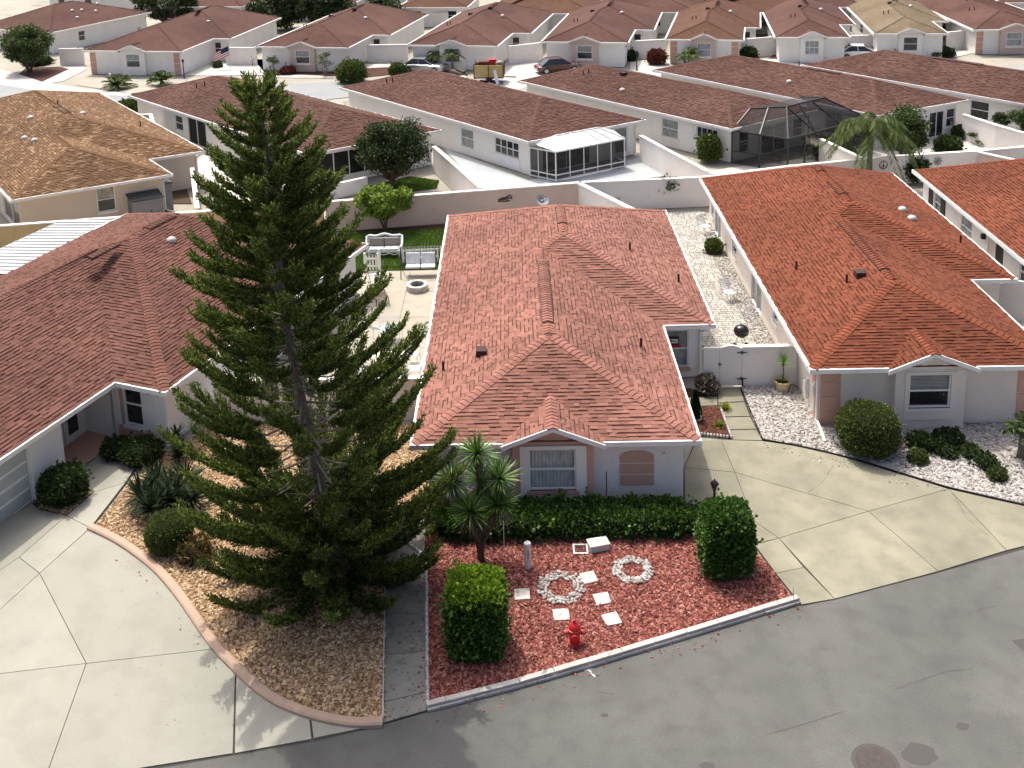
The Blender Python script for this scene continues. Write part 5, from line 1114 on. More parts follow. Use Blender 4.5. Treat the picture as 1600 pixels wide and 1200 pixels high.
for i, (px, py, h, c, n, lb) in enumerate(((262, 40, 5.4, (5.0, 3, 2.4), 9000, 'dark trees massed behind the first far brown roof'), (505, 46, 6.2, (5.2, 4, 3.0), 12000, 'tall dark tree rising behind the second far brown roof'), (430, 46, 5.2, (4.4, 4, 2.6), 9000, 'dark broad tree between the flag house and the rose window house'), (600, 48, 5.0, (2.6, 3, 2.6), 5000, 'dark tree at the edge of the pergola wall'), (665, 34, 3.0, (3.0, 2, 1.2), 4000, 'green vine covered pergola growth far behind'), (1350, 10, 4.0, (6, 3, 2), 5000, 'low dark trees beyond the straw coloured roof'))):
    tree('background_tree', lb, px, py, h, c, 'leaf_dark' if i != 4 else 'leaf_olive', n, 2, .2, (.2, .4), 60+i, 50)
# shrubs of the yards behind
for i, (px, py, r, h, mt, lb) in enumerate(((550, 128, 1.35, 2.0, 'leaf_bush', 'large round clipped bush by the far drive'), (1108, 252, .75, 1.9, 'leaf_bush', 'tall rounded shrub against the wall beside the pool cage'), (1065, 222, 1.0, .8, 'leaf_dark', 'low dark shrubs along the house wall behind the slanting wall'), (1480, 243, .8, 1.3, 'leaf_dark', 'dark shrub before the shaded back door'), (1505, 215, .7, .8, 'leaf_dark', 'low dark shrub by the back corner window'), (1425, 282, .9, 1.7, 'leaf_dark', 'dark climbing shrub against the wall behind the palm trunk'), (1306, 250, 1.3, .9, 'leaf_olive', 'green shrub at the foot of the pool cage'), (1170, 92, .75, 1.1, 'leaf_dark', 'dark round bush beside the far dun roofed house'), (1240, 92, .4, .8, 'leaf_dark', 'small dark bush before the purple brown house'), (340, 105, .4, .5, 'leaf_dark', 'tiny dark shrub at the far gate'), (1395, 86, 2.2, .7, 'leaf_dark', 'low clipped hedge left of the arched porch'), (1460, 86, 1.8, .7, 'leaf_dark', 'low clipped hedge right of the arched porch'), (1548, 74, .9, 1.9, 'leaf_olive', 'tall green bush beside the last rose bay'), (985, 94, .7, .9, 'leaf_dark', 'dark bush behind the small rounded tree'), (1026, 100, .85, 1.4, 'leaf_red', 'reddish bronze shrub by the far white wall'), (450, 115, .7, .6, 'leaf_red', 'low reddish shrub under the rose framed window'), (60, 100, 1.4, .6, 'leaf_dark', 'low dark hedge behind the round tree'), (205, 172, 1.1, .8, 'leaf_olive', 'green shrub at the street corner behind the tan roof'), (622, 118, .8, 1.1, 'leaf_olive', 'small pale shrub by the far white wall'), (830, 62, .9, .9, 'leaf_olive', 'green shrubs along the rear wall between two far roofs'), (1285, 72, .5, .7, 'leaf_dark', 'small dark shrub near the arched grid window'), (1520, 460, .6, .7, 'leaf_dark', 'dark shrub on the grass behind the arched gate'))):
    bush(px, py, r, h, mt, lb, 'shrub', 'shrub', dens=240, ll=(.1, .2), seed=70+i, amp=.14, loose=.2)
# ---- palms
def palm(px, py, h, fl, nf, label, mat='leaf_palm', trunk=.12, droop=.9, lean=(0, 0), name='palm', stems=1, elv=(-.1, 1.0), leaflet=.32, nlf=26, tw=.022, base=None):
    q = np.array([*(base or g2(px, py)), 0]); th = empty(name, q, label, 'palm'); tm = MB(); C = []; D = []; rb = MB()
    for s in range(stems):
        a = s*2.4+.5; off = np.array([math.cos(a), math.sin(a), 0])*(.0 if stems == 1 else .45); top = q+off+np.array([lean[0], lean[1], h*(1 if s == 0 else random.uniform(.7, .95))])
        if h > .3: tm.tube([q+off*.2, q*.5+top*.5+off*.15, top], [trunk*1.25, trunk, trunk*.9], 9)
        for k in range(nf):
            az = 6.283*k/nf+random.uniform(-.2, .2); el = random.uniform(*elv); d = np.array([math.cos(az)*math.cos(el), math.sin(az)*math.cos(el), math.sin(el)]); L = fl*random.uniform(.8, 1.1)
            f = lambda t: top+d*L*t+np.array([0, 0, -droop*L*t*t*.6])
            rb.tube([f(t) for t in (0, .33, .66, 1)], [.02, .016, .01, .004], 4, False)
            for j in range(nlf):
                t = .12+.88*j/nlf; c = f(t); tan = unit(f(min(1, t+.04))-f(t-.04)); sd = unit(np.cross(tan, [0, 0, 1.]))
                for sg in (-1, 1): C.append(c); D.append(unit(sd*sg*.8+tan*.55+np.array([0, 0, -.25-droop*.35])))
    if tm.f: tm.build('trunk', 'bark_grey', th, smooth=True)
    rb.build('frond_ribs', mat, th); C, D = np.array(C), np.array(D); L = leaflet*(.7+.5*rng.random(len(C))); leaves('fronds', C, D, L, tw*np.ones(len(C)), mat, th, 0); return th
palm(1357, 296, 4.1, 3.2, 40, 'weeping queen palm with drooping fronds before the white wall', droop=1.25, leaflet=.65, nlf=80, elv=(-.1, 1.2), tw=.018, trunk=.17)
palm(185, 138, .4, 1.75, 44, 'bushy feather palm left of the far bay window', droop=.6, elv=(.1, 1.4), nlf=40, tw=.035); palm(253, 132, .4, 1.6, 44, 'bushy feather palm right of the far bay window', droop=.6, elv=(.1, 1.4), nlf=40, tw=.035)
palm(678, 110, 1.7, 1.0, 16, 'small palm left of the trailer house window', tw=.03); palm(707, 112, 1.9, 1.3, 18, 'wider small palm before the trailer house window', tw=.03)
palm(1074, 104, 1.6, .9, 12, 'three stemmed little palm before the dun roofed house', stems=3, tw=.03); palm(1137, 96, 1.3, .9, 14, 'single little palm right of the rose bay', tw=.03)
palm(1316, 94, .4, .9, 14, 'low palm by the purple brown house corner', tw=.03); palm(112, 74, .8, 1.3, 14, 'dark small palm behind the round tree', 'leaf_dark', tw=.03)
palm(1528, 224, .3, 1.0, 18, 'clumping fan like palm on the pale gravel yard', droop=.5, elv=(.2, 1.2), tw=.04); palm(1545, 226, .3, .9, 16, 'second clumping palm beside the ball headed tree', droop=.5, elv=(.2, 1.2), tw=.04)
palm(1600, 716, 1.0, .95, 24, 'dark stubby palm at the end of the pebble bed', 'leaf_olive', droop=.5, trunk=.22, elv=(-.1, 1.3), nlf=30, leaflet=.26, tw=.022)
# ------------------------------------------------------------------ objects of the front garden
q = np.array([*g2(898, 1006), 0.02]); hy = empty('fire_hydrant', q, 'red fire hydrant standing in the red rock near the road', 'hydrant')
m = MB(); m.lathe(q, [(.2, 0), (.2, .05), (.15, .06), (.145, .42), (.185, .43), (.185, .48), (.155, .49)], 18); m.build('barrel', 'hydrant_red', hy, smooth=False)
m = MB(); m.lathe(q, [(.165, .485), (.165, .52), (.15, .58), (.105, .64), (.05, .67), (.038, .71), (.045, .715), (.045, .76), (.02, .77)], 16); m.build('bonnet', 'hydrant_red', hy, smooth=True)
for a, r, L in ((-1.57, .10, .25), (0.1, .08, .25), (3.05, .08, .25)):
    d = np.array([math.cos(a), math.sin(a), 0]); c = q+[0, 0, .34]; m = MB(); m.tube([c, c+d*(L-.06)], r*.8, 12); m.tube([c+d*(L-.06), c+d*L], r, 12); m.tube([c+d*L, c+d*(L+.035)], .028, 5); m.build('nozzle_cap', 'hydrant_red', hy)
for k in range(6):
    a = k*1.047; m = MB(); m.tube([q+[.175*math.cos(a), .175*math.sin(a), .05], q+[.175*math.cos(a), .175*math.sin(a), .075]], .016, 6); m.build('bolt', 'hydrant_red', hy)
q = np.array([*g2(825, 888), .02]); pp = empty('marker_post', q, 'white plastic marker post with dark vertical print in the red rock', 'post')
m = MB(); m.lathe(q, [(.105, 0), (.105, .80), (.112, .80), (.112, .87), (.09, .89)], 18); m.build('pipe', 'pvc_white', pp)
m = MB()
for k in range(7):
    z = .40+k*.045
    for dx in (-.02, .012): m.box(q[0]+.015+dx, q[0]+.035+dx, q[1]-.109, q[1]-.1055, z+q[2], z+.028+q[2])
m.build('print', 'sign_black', pp)
q = np.array([*g2(907, 861), .02]); vb = empty('valve_box', q, 'open square valve pit with white rim in the red rock', 'valve box'); m = MB()
for x0, x1, y0, y1 in ((-.24, .24, -.24, -.19), (-.24, .24, .19, .24), (-.24, -.19, -.19, .19), (.19, .24, -.19, .19)): m.box(q[0]+x0, q[0]+x1, q[1]+y0, q[1]+y1, 0, .09)
m.build('rim', 'pvc_white', vb); m = MB(); m.box(q[0]-.19, q[0]+.19, q[1]-.19, q[1]+.19, .03, .045); m.build('pit_floor', 'black_paint', vb)
q = np.array([*g2(935, 858), .02]); ub = empty('utility_box', q, 'off white rounded utility box next to the open valve pit', 'utility box'); ca, sa = math.cos(.25), math.sin(.25); X, Y = np.array([ca, sa, 0]), np.array([-sa, ca, 0])
m = MB(); m.obox(q+[0, 0, .1], X, Y, (0, 0, 1), .32, .2, .1); m.build('body', 'box_grey', ub, bevel=.03); m = MB(); m.obox(q+[0, 0, .235], X, Y, (0, 0, 1), .34, .22, .033); m.build('lid', 'pvc_white', ub, bevel=.03)
for px, py, r, lb in ((816, 931, .05, 'grey stained stepping stone between the lime topped hedge and the wider ring'), (920, 905, .28, 'clean pale stepping stone lying between the two white stone rings'), (941, 938, .2, 'lightly stained stepping stone on the drive side of the wider ring'), (877, 963, .08, 'grey stained stepping stone right behind the red hydrant'), (956, 970, .3, 'pale stepping stone nearest the kerb blocks, beyond the hydrant')):
    c = g2(px, py); m = MB(); h = .235; m.prism([(c[0]+h*(math.cos(r)*x-math.sin(r)*y)*random.uniform(.95, 1.05), c[1]+h*(math.sin(r)*x+math.cos(r)*y)*random.uniform(.95, 1.05)) for x, y in ((-1, -1), (1, -1), (1, 1), (-1, 1))], .02, .075)
    o = m.build('stepping_stone', 'stone_slab', bevel=.01); tag(rebase(o, (*c, 0)), lb, 'stepping stone', 'stepping stones in the red bed')
sm = []
for k in range(4):
    V0, F0 = ICO; me = bpy.data.meshes.new('ring_stone'); me.from_pydata([tuple(v*(np.array([.075, .055, .045])+rng.normal(size=3)*.008)) for v in V0], [], [tuple(int(i) for i in f) for f in F0]); me.materials.append(MATS['stone_white']); sm.append(me)
for px, py, r0, r1, n, lb in ((877, 921, .40, .74, 150, 'wider ring of white stones in the red rock near the stepping stones'), (989, 893, .36, .64, 130, 'smaller ring of white stones in the red rock towards the drive')):
    c = np.array(g2(px, py)); rg = empty('stone_ring', (*c, .02), lb, 'stone ring')
    for k in range(n):
        a = 6.283*k/n*3+random.uniform(-.1, .1); r = r0+(r1-r0)*((k*7) % n)/n; o = link('ring_stone', random.choice(sm), rg, Vector((r*math.cos(a), r*math.sin(a), .035+random.uniform(0, .03)))); o.rotation_euler = (random.uniform(-.4, .4), random.uniform(-.4, .4), random.random()*6)
q = np.array([*g2(1116, 800), 0.03]); lp = empty('garden_lamp', q, 'short black lamp post at the edge of the tan drive', 'lamp')
m = MB(); m.lathe(q, [(.09, 0), (.07, .06), (.045, .1), (.04, .75), (.06, .78), (.06, .82)], 10); m.build('post', 'black_paint', lp)
m = MB(); m.lathe(q, [(.06, .82), (.10, .9), (.11, 1.02)], 6); m.build('lantern', 'glass_dark', lp); m = MB(); m.lathe(q, [(.15, 1.02), (.1, 1.1), (.03, 1.15), (.015, 1.22)], 8); m.build('cap', 'black_paint', lp)
q = np.array([*g2(948, 786), 0]); m = MB(); m.tube([q, q+[0, 0, 1.15]], .014, 6); m.tube([q+[0, 0, 1.15], q+[.02, 0, 1.2]], .008, 5); tag(rebase(m.build('garden_stake', 'black_paint'), q), 'thin black stake against the white front wall', 'stake')
q = np.array([*g2(1241, 943), 0.03]); m = MB(); m.tube([q, q+[-.05, 0, .5]], .008, 5); m.tube([q, q+[.12, .05, .2]], .006, 5); tag(rebase(m.build('wire_marker', 'black_paint'), q), 'thin wire marker at the end of the block edging', 'marker')
q = np.array([*g2(788, 862), 0.0]); m = MB(); m.tube([q, q+[0, .02, .9], q+[.01, .2, 1.4]], .012, 5); tag(rebase(m.build('water_pipe', 'pvc_white'), q), 'thin pale pipe rising beside the yucca', 'pipe')
# ------------------------------------------------------------------ gate between middle and right house
gy = 8.25; gx0, gx1, gx2, gx3 = 11.2, 11.85, 12.75, 15.0
gw = empty('courtyard_gate', (12.3, gy, 0), 'white stucco gate wall with low arched door and black strap hinges', 'gate')
m = MB(); m.box(gx0, gx1-.015, gy-.06, gy+.06, 0, 1.74); m.build('side_panel', 'wall_white', gw); m = MB(); m.box(gx2+.015, gx3, gy-.07, gy+.07, 0, 1.70); m.box(gx2+.0, gx3+.0, gy-.11, gy+.11, 1.701, 1.78); m.build('side_panel', 'wall_white', gw)
m = MB(); n = 10; pts = [(gx1, .05), (gx2, .05)]+[(gx2-(gx2-gx1)*k/n, 1.70+.13*math.sin(math.pi*k/n)) for k in range(n+1)]; N_ = len(pts)
m.add([(x, gy-.05, z) for x, z in pts]+[(x, gy+.05, z) for x, z in pts], [tuple(range(N_)), tuple(range(N_, 2*N_))[::-1]]+[(i, N_+i, N_+(i+1) % N_, (i+1) % N_) for i in range(N_)]); dr_ = m.build('gate_leaf', 'wall_white', gw)
for z in (.36, 1.52):
    m = MB(); m.box(gx2-.2, gx2+.2, gy-.085, gy-.072, z-.02, z+.02); m.box(gx2-.045, gx2+.045, gy-.088, gy-.07, z-.06, z+.06); m.build('hinge', 'dark_metal', gw)
m = MB(); m.box(gx1-.02, gx1+.02, gy-.08, gy-.05, .92, 1.1); m.box(gx1-.08, gx1+.08, gy-.08, gy-.06, .99, 1.02); m.build('latch', 'dark_metal', gw)
q = np.array([*g2(1160, 606), 0]); m = MB(); m.tube([q, q+[0, 0, .38]], .03, 8); m.lathe(q+[0, 0, .38], [(.05, 0), (.05, .03), (.01, .05)], 8); tag(rebase(m.build('door_stop_post', 'black_paint'), q), 'short black stub post at the foot of the gate', 'post')
# arched gate by the far right house
c0, c1 = np.array(at(1558, 494, 0)), np.array(at(1625, 508, 0)); ga = empty('arched_gate', (c0+c1)/2, 'white arched garden gate beside the grass patch', 'gate'); d = unit(c1-c0); L = np.linalg.norm(c1-c0); nn_ = np.array([-d[1], d[0], 0])*.06
for a0, a1, lo, hi, nm in ((-.9, -.03, 1.75, 0, 'side_panel'), (0, L, 1.6, .35, 'gate_leaf')):
    n = 10; pts = [(a0, 0), (a1, 0)]+[(a1-(a1-a0)*k/n, lo+hi*math.sin(math.pi*k/n)) for k in range(n+1)]; N_ = len(pts); m = MB()
    m.add([c0+d*a+[0, 0, z]-nn_ for a, z in pts]+[c0+d*a+[0, 0, z]+nn_ for a, z in pts], [tuple(range(N_)), tuple(range(N_, 2*N_))[::-1]]+[(i, N_+i, N_+(i+1) % N_, (i+1) % N_) for i in range(N_)]); m.build(nm, 'wall_white', ga)
# potted plant, air conditioner, grill, chairs on the paver side
q = np.array([*g2(1222, 611), 0.03]); pt = empty('potted_plant', q, 'thin stemmed yucca in a cream pot on white pebbles', 'potted plant')
m = MB(); m.lathe(q, [(.2, 0), (.23, .05), (.29, .36), (.33, .38), (.33, .44), (.27, .44), (.25, .36)], 18); m.build('pot', 'pot_cream', pt, smooth=False); m = MB(); m.lathe(q, [(.26, .36), (.2, .38)], 14); m.build('soil', 'soil', pt)
m = MB(); m.tube([q+[0, 0, .35], q+[.04, 0, .8], q+[.02, 0, 1.25]], [.03, .025, .022], 7); m.build('stem', 'bark', pt); sword_mesh('leaf_rosette', [(q+[.02, 0, 1.25], 40, .5, .02, dict(spread=(-.3, .9), droop=.15))], 'leaf_yucca', pt); sword_mesh('leaf_rosette', [(q+[-.1, -.05, .45], 14, .3, .035, dict(spread=(.2, .9), droop=.1))], 'leaf_yucca', pt)
q = np.array([*g2(1172, 524), 0.03]); q[1] = 9.35; q[0] = 13.35; ac = empty('air_conditioner', q, 'round topped grey air conditioner just behind the gate wall', 'air conditioner')
m = MB(); m.box(q[0]-.42, q[0]+.42, q[1]-.42, q[1]+.42, .05, .82); m.build('casing', 'box_grey', ac, bevel=.04)
for k in range(9):
    m = MB(); z = .12+k*.075; m.box(q[0]-.425, q[0]+.425, q[1]-.425, q[1]+.425, z, z+.02); m.build('louvre', 'plastic_grey', ac)
m = MB(); m.lathe(q, [(.36, .82), (.36, .86), (.33, .86), (.33, .83)], 24); m.build('fan_ring', 'steel', ac); m = MB(); m.lathe(q, [(.32, .822), (.32, .826)], 20); m.build('fan_well', 'black_paint', ac)
for k in range(4):
    a = k*1.57+.3; m = MB(); m.obox(q+[.16*math.cos(a), .16*math.sin(a), .835], (math.cos(a), math.sin(a), 0), (-math.sin(a), math.cos(a), .3), (0, 0, 1), .14, .06, .004); m.build('fan_blade', 'steel', ac)
q = np.array([13.45, 11.55, .035]); gr = empty('kettle_grill', q, 'black kettle grill on a wheeled stand on the paver patio', 'grill')
m = MB(); m.lathe(q, [(.05, .52), (.2, .56), (.3, .66), (.335, .78)], 20); m.build('bowl', 'enamel_black', gr, smooth=True); m = MB(); m.lathe(q, [(.345, .78), (.33, .88), (.25, 1.0), (.12, 1.06), (.02, 1.07)], 20); m.build('lid', 'enamel_black', gr, smooth=True)
m = MB(); m.tube([q+[-.06, 0, 1.07], q+[-.06, 0, 1.12], q+[.06, 0, 1.12], q+[.06, 0, 1.07]], .012, 6); m.build('handle', 'steel', gr)
for a in (.5, 2.6, 4.7): m = MB(); m.tube([q+[.12*math.cos(a), .12*math.sin(a), .58], q+[.3*math.cos(a), .3*math.sin(a), .02]], .014, 6); m.build('leg', 'steel', gr)
for a in (.5, 2.6): m = MB(); c = q+[.3*math.cos(a), .3*math.sin(a), .08]; m.tube([c-[.0, .02, 0], c+[0, .02, 0]], .08, 12); m.build('wheel', 'rubber', gr)
q = np.array([13.35, 10.45, .035]); ct = empty('garden_cart', q, 'low dark cart with shiny rail between grill and air conditioner', 'cart')
m = MB(); m.box(q[0]-.38, q[0]+.38, q[1]-.24, q[1]+.24, .3, .42); m.build('tray', 'plastic_dark', ct, bevel=.03); m = MB(); m.tube([q+[-.38, -.2, .42], q+[-.6, -.2, .75], q+[-.6, .2, .75], q+[-.38, .2, .42]], .015, 6); m.build('push_rail', 'steel', ct)
for sx in (-.3, .3):
    for sy in (-.25, .25): m = MB(); c = q+[sx, sy, .14]; m.tube([c-[0, .03, 0], c+[0, .03, 0]], .13, 14); m.build('wheel', 'rubber', ct)
def slat_chair(q, rot, label, fr='metal_white', cu='metal_white', w=.52, back=.95, recline=.25, arms=True, nslat=7, group=None):
    q = np.array(q, float); X = np.array([math.cos(rot), math.sin(rot), 0]); Y = np.array([-math.sin(rot), math.cos(rot), 0]); Z = np.array([0, 0, 1.]); t = empty('patio_chair', q, label, 'chair', group); h = w/2
    for sx in (-1, 1):
        m = MB(); m.tube([q+X*h*sx-Y*.24, q+X*h*sx-Y*.24+Z*.42], .016, 6); m.build('leg', fr, t); m = MB(); m.tube([q+X*h*sx+Y*.28, q+X*h*sx+Y*.22+Z*.42, q+X*h*sx+Y*(.24+recline)+Z*back], .016, 6); m.build('back_post', fr, t)
        if arms: m = MB(); m.tube([q+X*h*sx-Y*.26+Z*.42, q+X*h*sx-Y*.26+Z*.62, q+X*h*sx+Y*.28+Z*.64], .016, 6); m.build('armrest', fr, t)
    for k in range(nslat): m = MB(); y = -.24+.46*k/(nslat-1); m.obox(q+Y*y+Z*.43, X, Y, Z, h, .026, .008); m.build('seat_slat', cu, t)
    for k in range(nslat): m = MB(); f = (k+.6)/nslat; m.obox(q+Y*(.22+(.02+recline)*f)+Z*(.46+(back-.46)*f), X, unit(Y*recline+Z*(back-.42)), np.cross(X, unit(Y*recline+Z*(back-.42))), h, .026, .008); m.build('back_slat', cu, t)
    return t
slat_chair((*g2(1139, 470), .035), .4, 'white slatted chair on the pavers nearer the grill'); slat_chair((*g2(1101, 365), .035), .5, 'white slatted chair on the pavers beyond the round bush')
# ------------------------------------------------------------------ courtyard furniture
def picket(p, q, label, h=.95, name='picket_fence', step=.17):
    p, q = np.array(p, float), np.array(q, float); d = unit(q-p); L = np.linalg.norm(q-p); f = empty(name, (*((p+q)/2), 0), label, 'fence'); d3 = np.array([*d, 0]); n3 = np.array([-d[1], d[0], 0]); Z = np.array([0, 0, 1.])
    me = None; k = 0; s = .1
    for z in (.3, .72): m = MB(); m.bar((*p, z), (*q, z), .035, .09); m.build('rail', 'trim_white', f)
    for c in (p, q): m = MB(); m.obox((*c, h*.54), d3, n3, Z, .055, .055, h*.54); m.add([np.array([*c, h*1.08])+a for a in (d3*.07+n3*.07, -d3*.07+n3*.07, -d3*.07-n3*.07, d3*.07-n3*.07, Z*.08)], [(0, 1, 4), (1, 2, 4), (2, 3, 4), (3, 0, 4)]); m.build('post', 'trim_white', f)
    while s < L-.08:
        if me is None:
            mb = MB(); mb.add([d3*x+n3*y+Z*z for y in (-.012, .012) for x, z in ((-.042, .08), (.042, .08), (.042, h-.1), (0, h), (-.042, h-.1))], [(0, 1, 2, 3, 4), (9, 8, 7, 6, 5)]+[(i, 5+i, 5+(i+1) % 5, (i+1) % 5) for i in range(5)]); me = bpy.data.meshes.new('picket'); me.from_pydata(mb.v, [], mb.f); me.materials.append(MATS['trim_white'])
        c = p+d*s; link('picket', me, f, Vector((c[0], c[1], 0))+Vector(n3*-.035)-f.location); s += step
    return f
picket(g2(571, 424), g2(592, 424), 'short white picket panel beside the sofa opening'); picket(g2(628, 412), g2(694, 408), 'white picket fence running behind the swing seat')
lg = empty('gate_post', (*g2(594, 425), 0), 'white round topped gate post left of the lawn opening', 'post'); m = MB(); c = g2(594, 425); m.box(c[0]-.06, c[0]+.06, c[1]-.06, c[1]+.06, 0, 1.25); m.build('shaft', 'trim_white', lg); m = MB(); m.lathe((*c, 1.25), [(.08, 0), (.08, .05), (.02, .1)], 8); m.build('finial', 'trim_white', lg)
# wicker love seat on the lawn
q = np.array([*g2(601, 400), 0.02]); ls = empty('wicker_sofa', q, 'white wicker two seat sofa with grey cushions on the lawn', 'sofa')
m = MB(); m.box(q[0]-.9, q[0]+.9, q[1]-.32, q[1]+.36, .3, .44); m.build('seat_base', 'wicker_white', ls, bevel=.05)
m = MB(); n = 14; pts = [(-.98+1.96*k/n, .98+.12*math.sin(math.pi*k/n)**.5+.05*math.cos(2*math.pi*k/n*2)) for k in range(n+1)]; m.tube([(q[0]-.98, q[1]-.3, .6), (q[0]-1.0, q[1]+.1, .66)]+[(q[0]+x, q[1]+.42, z) for x, z in pts]+[(q[0]+1.0, q[1]+.1, .66), (q[0]+.98, q[1]-.3, .6)], .07, 8); m.build('rolled_rim', 'wicker_white', ls, smooth=True)
m = MB(); m.box(q[0]-.92, q[0]+.92, q[1]+.36, q[1]+.44, .4, .95); m.build('back_panel', 'wicker_white', ls)
for sx in (-1, 1): m = MB(); m.box(q[0]+sx*.93-.05, q[0]+sx*.93+.05, q[1]-.3, q[1]+.36, .3, .6); m.build('arm_panel', 'wicker_white', ls)
for sx in (-.42, .42):
    m = MB(); m.box(q[0]+sx-.4, q[0]+sx+.4, q[1]+.2, q[1]+.36, .5, .98); m.build('back_cushion', 'cushion_grey', ls, bevel=.06); m = MB(); m.box(q[0]+sx-.4, q[0]+sx+.4, q[1]-.3, q[1]+.2, .44, .54); m.build('seat_cushion', 'wicker_white', ls, bevel=.04)
for sx in (-.85, .85):
    for sy in (-.26, .32): m = MB(); m.tube([q+[sx, sy, 0], q+[sx, sy, .3]], .035, 7); m.build('leg', 'wicker_white', ls)
for k in range(3): m = MB(); m.tube([(q[0]-.85+.57*k+.57*j/6, q[1]-.33, .30-.10*math.sin(math.pi*j/6)) for j in range(7)], .025, 6); m.build('apron_scroll', 'wicker_white', ls)
# swing seat
q = np.array([*g2(658, 430), 0.01]); sw = empty('swing_seat', q, 'dark framed garden swing with white cushions before the picket fence', 'swing')
for sx in (-1.02, 1.02):
    for sy in (-.55, .55): m = MB(); m.tube([q+[sx, sy, 0], q+[sx, 0, 1.55]], .025, 7); m.build('frame_leg', 'dark_metal', sw)
m = MB(); m.tube([q+[-1.02, 0, 1.55], q+[1.02, 0, 1.55]], .025, 7); m.build('top_bar', 'dark_metal', sw)
m = MB()
for sx in (-.8, .8):
    for sy in (-.2, .3): m.tube([q+[sx, sy, .5], q+[sx, 0, 1.55]], .012, 5)
m.build('hanger_rods', 'dark_metal', sw); m = MB(); m.box(q[0]-.82, q[0]+.82, q[1]-.3, q[1]+.25, .44, .48); m.build('seat_frame', 'dark_metal', sw)
for sx in (-.4, .4):
    m = MB(); m.box(q[0]+sx-.38, q[0]+sx+.38, q[1]-.3, q[1]+.2, .48, .6); m.build('seat_cushion', 'cushion_white', sw, bevel=.05); m = MB(); m.obox(q+[sx, .3, .84], (1, 0, 0), (0, .94, -.34), (0, .34, .94), .38, .06, .3); m.build('back_cushion', 'cushion_white', sw, bevel=.05)
# fire pit
q = np.array([*g2(652, 452), 0.01]); fp_ = empty('fire_pit', q, 'round grey stone fire pit on the patio', 'fire pit')
for crs in range(2):
    for k in range(14):
        a0, a1 = 6.283*(k+.5*crs)/14, 6.283*(k+.5*crs+.94)/14; m = MB(); m.prism([(q[0]+r*math.cos(a), q[1]+r*math.sin(a)) for r, a in ((.36, a0), (.56, a0), (.56, (a0+a1)/2), (.56, a1), (.36, a1), (.36, (a0+a1)/2))], .01+crs*.15, .155+crs*.15); m.build('block', 'fire_stone', fp_)
m = MB(); m.lathe(q, [(.35, .06), (.35, .08)], 16); m.build('ash_bed', 'black_paint', fp_)
# lounger
q = np.array([*g2(593, 466), 0.01]); lo = empty('sun_lounger', q, 'brown strapped sun lounger along the courtyard wall', 'lounger'); ax = unit((.30, -.95, 0)); sx_ = np.array([ax[1], -ax[0], 0])*-1; Z = np.array([0, 0, 1.])
for s in (-1, 1): m = MB(); m.tube([q-ax*1.1+sx_*.3*s+Z*.85, q-ax*.35+sx_*.3*s+Z*.34, q+ax*.95+sx_*.3*s+Z*.34], .02, 6); m.build('side_rail', 'strap_brown', lo)
for f in (-.3, .85):
    for s in (-1, 1): m = MB(); m.tube([q+ax*f+sx_*.3*s+Z*.34, q+ax*(f+.08)+sx_*.33*s], .018, 6); m.build('leg', 'strap_brown', lo)
for k in range(14):
    t = k/13; c = q-ax*(1.1-.75*min(1, t/.4))+Z*(.85-.51*min(1, t/.4)) if t < .4 else q+ax*(-.35+1.3*(t-.4)/.6)+Z*.345; m = MB(); m.obox(c+Z*.015, sx_, ax, Z, .3, .045, .006); m.build('strap', 'strap_brown' if k > 4 else 'metal_white', lo)
m = MB(); c = g2(606, 498); sheet('shade_mat', [(c[0]-.45, c[1]-.35), (c[0]+.5, c[1]-.3), (c[0]+.55, c[1]+.35), (c[0]-.3, c[1]+.3)], .012, 'canvas_grey')
slat_chair((*g2(597, 528), .01), 2.6, 'pale teal strapped chair reclined beside the patio table', 'metal_white', 'strap_teal', .6, .9, .5)
slat_chair((*g2(617, 530), .01), 3.0, 'teal striped chair at the head of the patio table', 'metal_white', 'strap_teal', .6, .95, .15)
q = np.array([*g2(608, 582), 0.01]); tb = empty('patio_table', q, 'square cream patio table with a dark parasol hole', 'table')
m = MB(); m.box(q[0]-.62, q[0]+.62, q[1]-.72, q[1]+.72, .70, .735); m.build('table_top', 'table_cream', tb, bevel=.02); m = MB(); m.lathe(q+[0, .1, .736], [(.06, 0), (.06, .01)], 12); m.build('parasol_ring', 'black_paint', tb)
for sx in (-.52, .52):
    for sy in (-.6, .6): m = MB(); m.tube([q+[sx, sy, 0], q+[sx*.95, sy*.95, .7]], .022, 7); m.build('leg', 'metal_white', tb)
for px, py, r, lb in ((572, 596, 1.45, 'white slatted chair left of the cream table, nearer the conifer'), (578, 570, 1.6, 'white slatted chair left of the cream table, nearer the teal chair'), (648, 590, -1.5, 'white slatted chair right of the cream table by the eave'), (646, 568, -1.7, 'white slatted chair right of the cream table, farther from the front'), (628, 622, .2, 'pale chair below the cream table near the courtyard wall')): slat_chair((*g2(px, py), .01), r, lb)
q = np.array([*g2(600, 650), 0.01]); tb = empty('side_table', q, 'low white side table behind the courtyard wall', 'table'); m = MB(); m.lathe(q, [(.4, .5), (.41, .52), (.4, .54)], 18); m.build('table_top', 'metal_white', tb)
for k in range(3): a = k*2.09; m = MB(); m.tube([q+[.3*math.cos(a), .3*math.sin(a), 0], q+[.2*math.cos(a), .2*math.sin(a), .5]], .02, 6); m.build('leg', 'metal_white', tb)
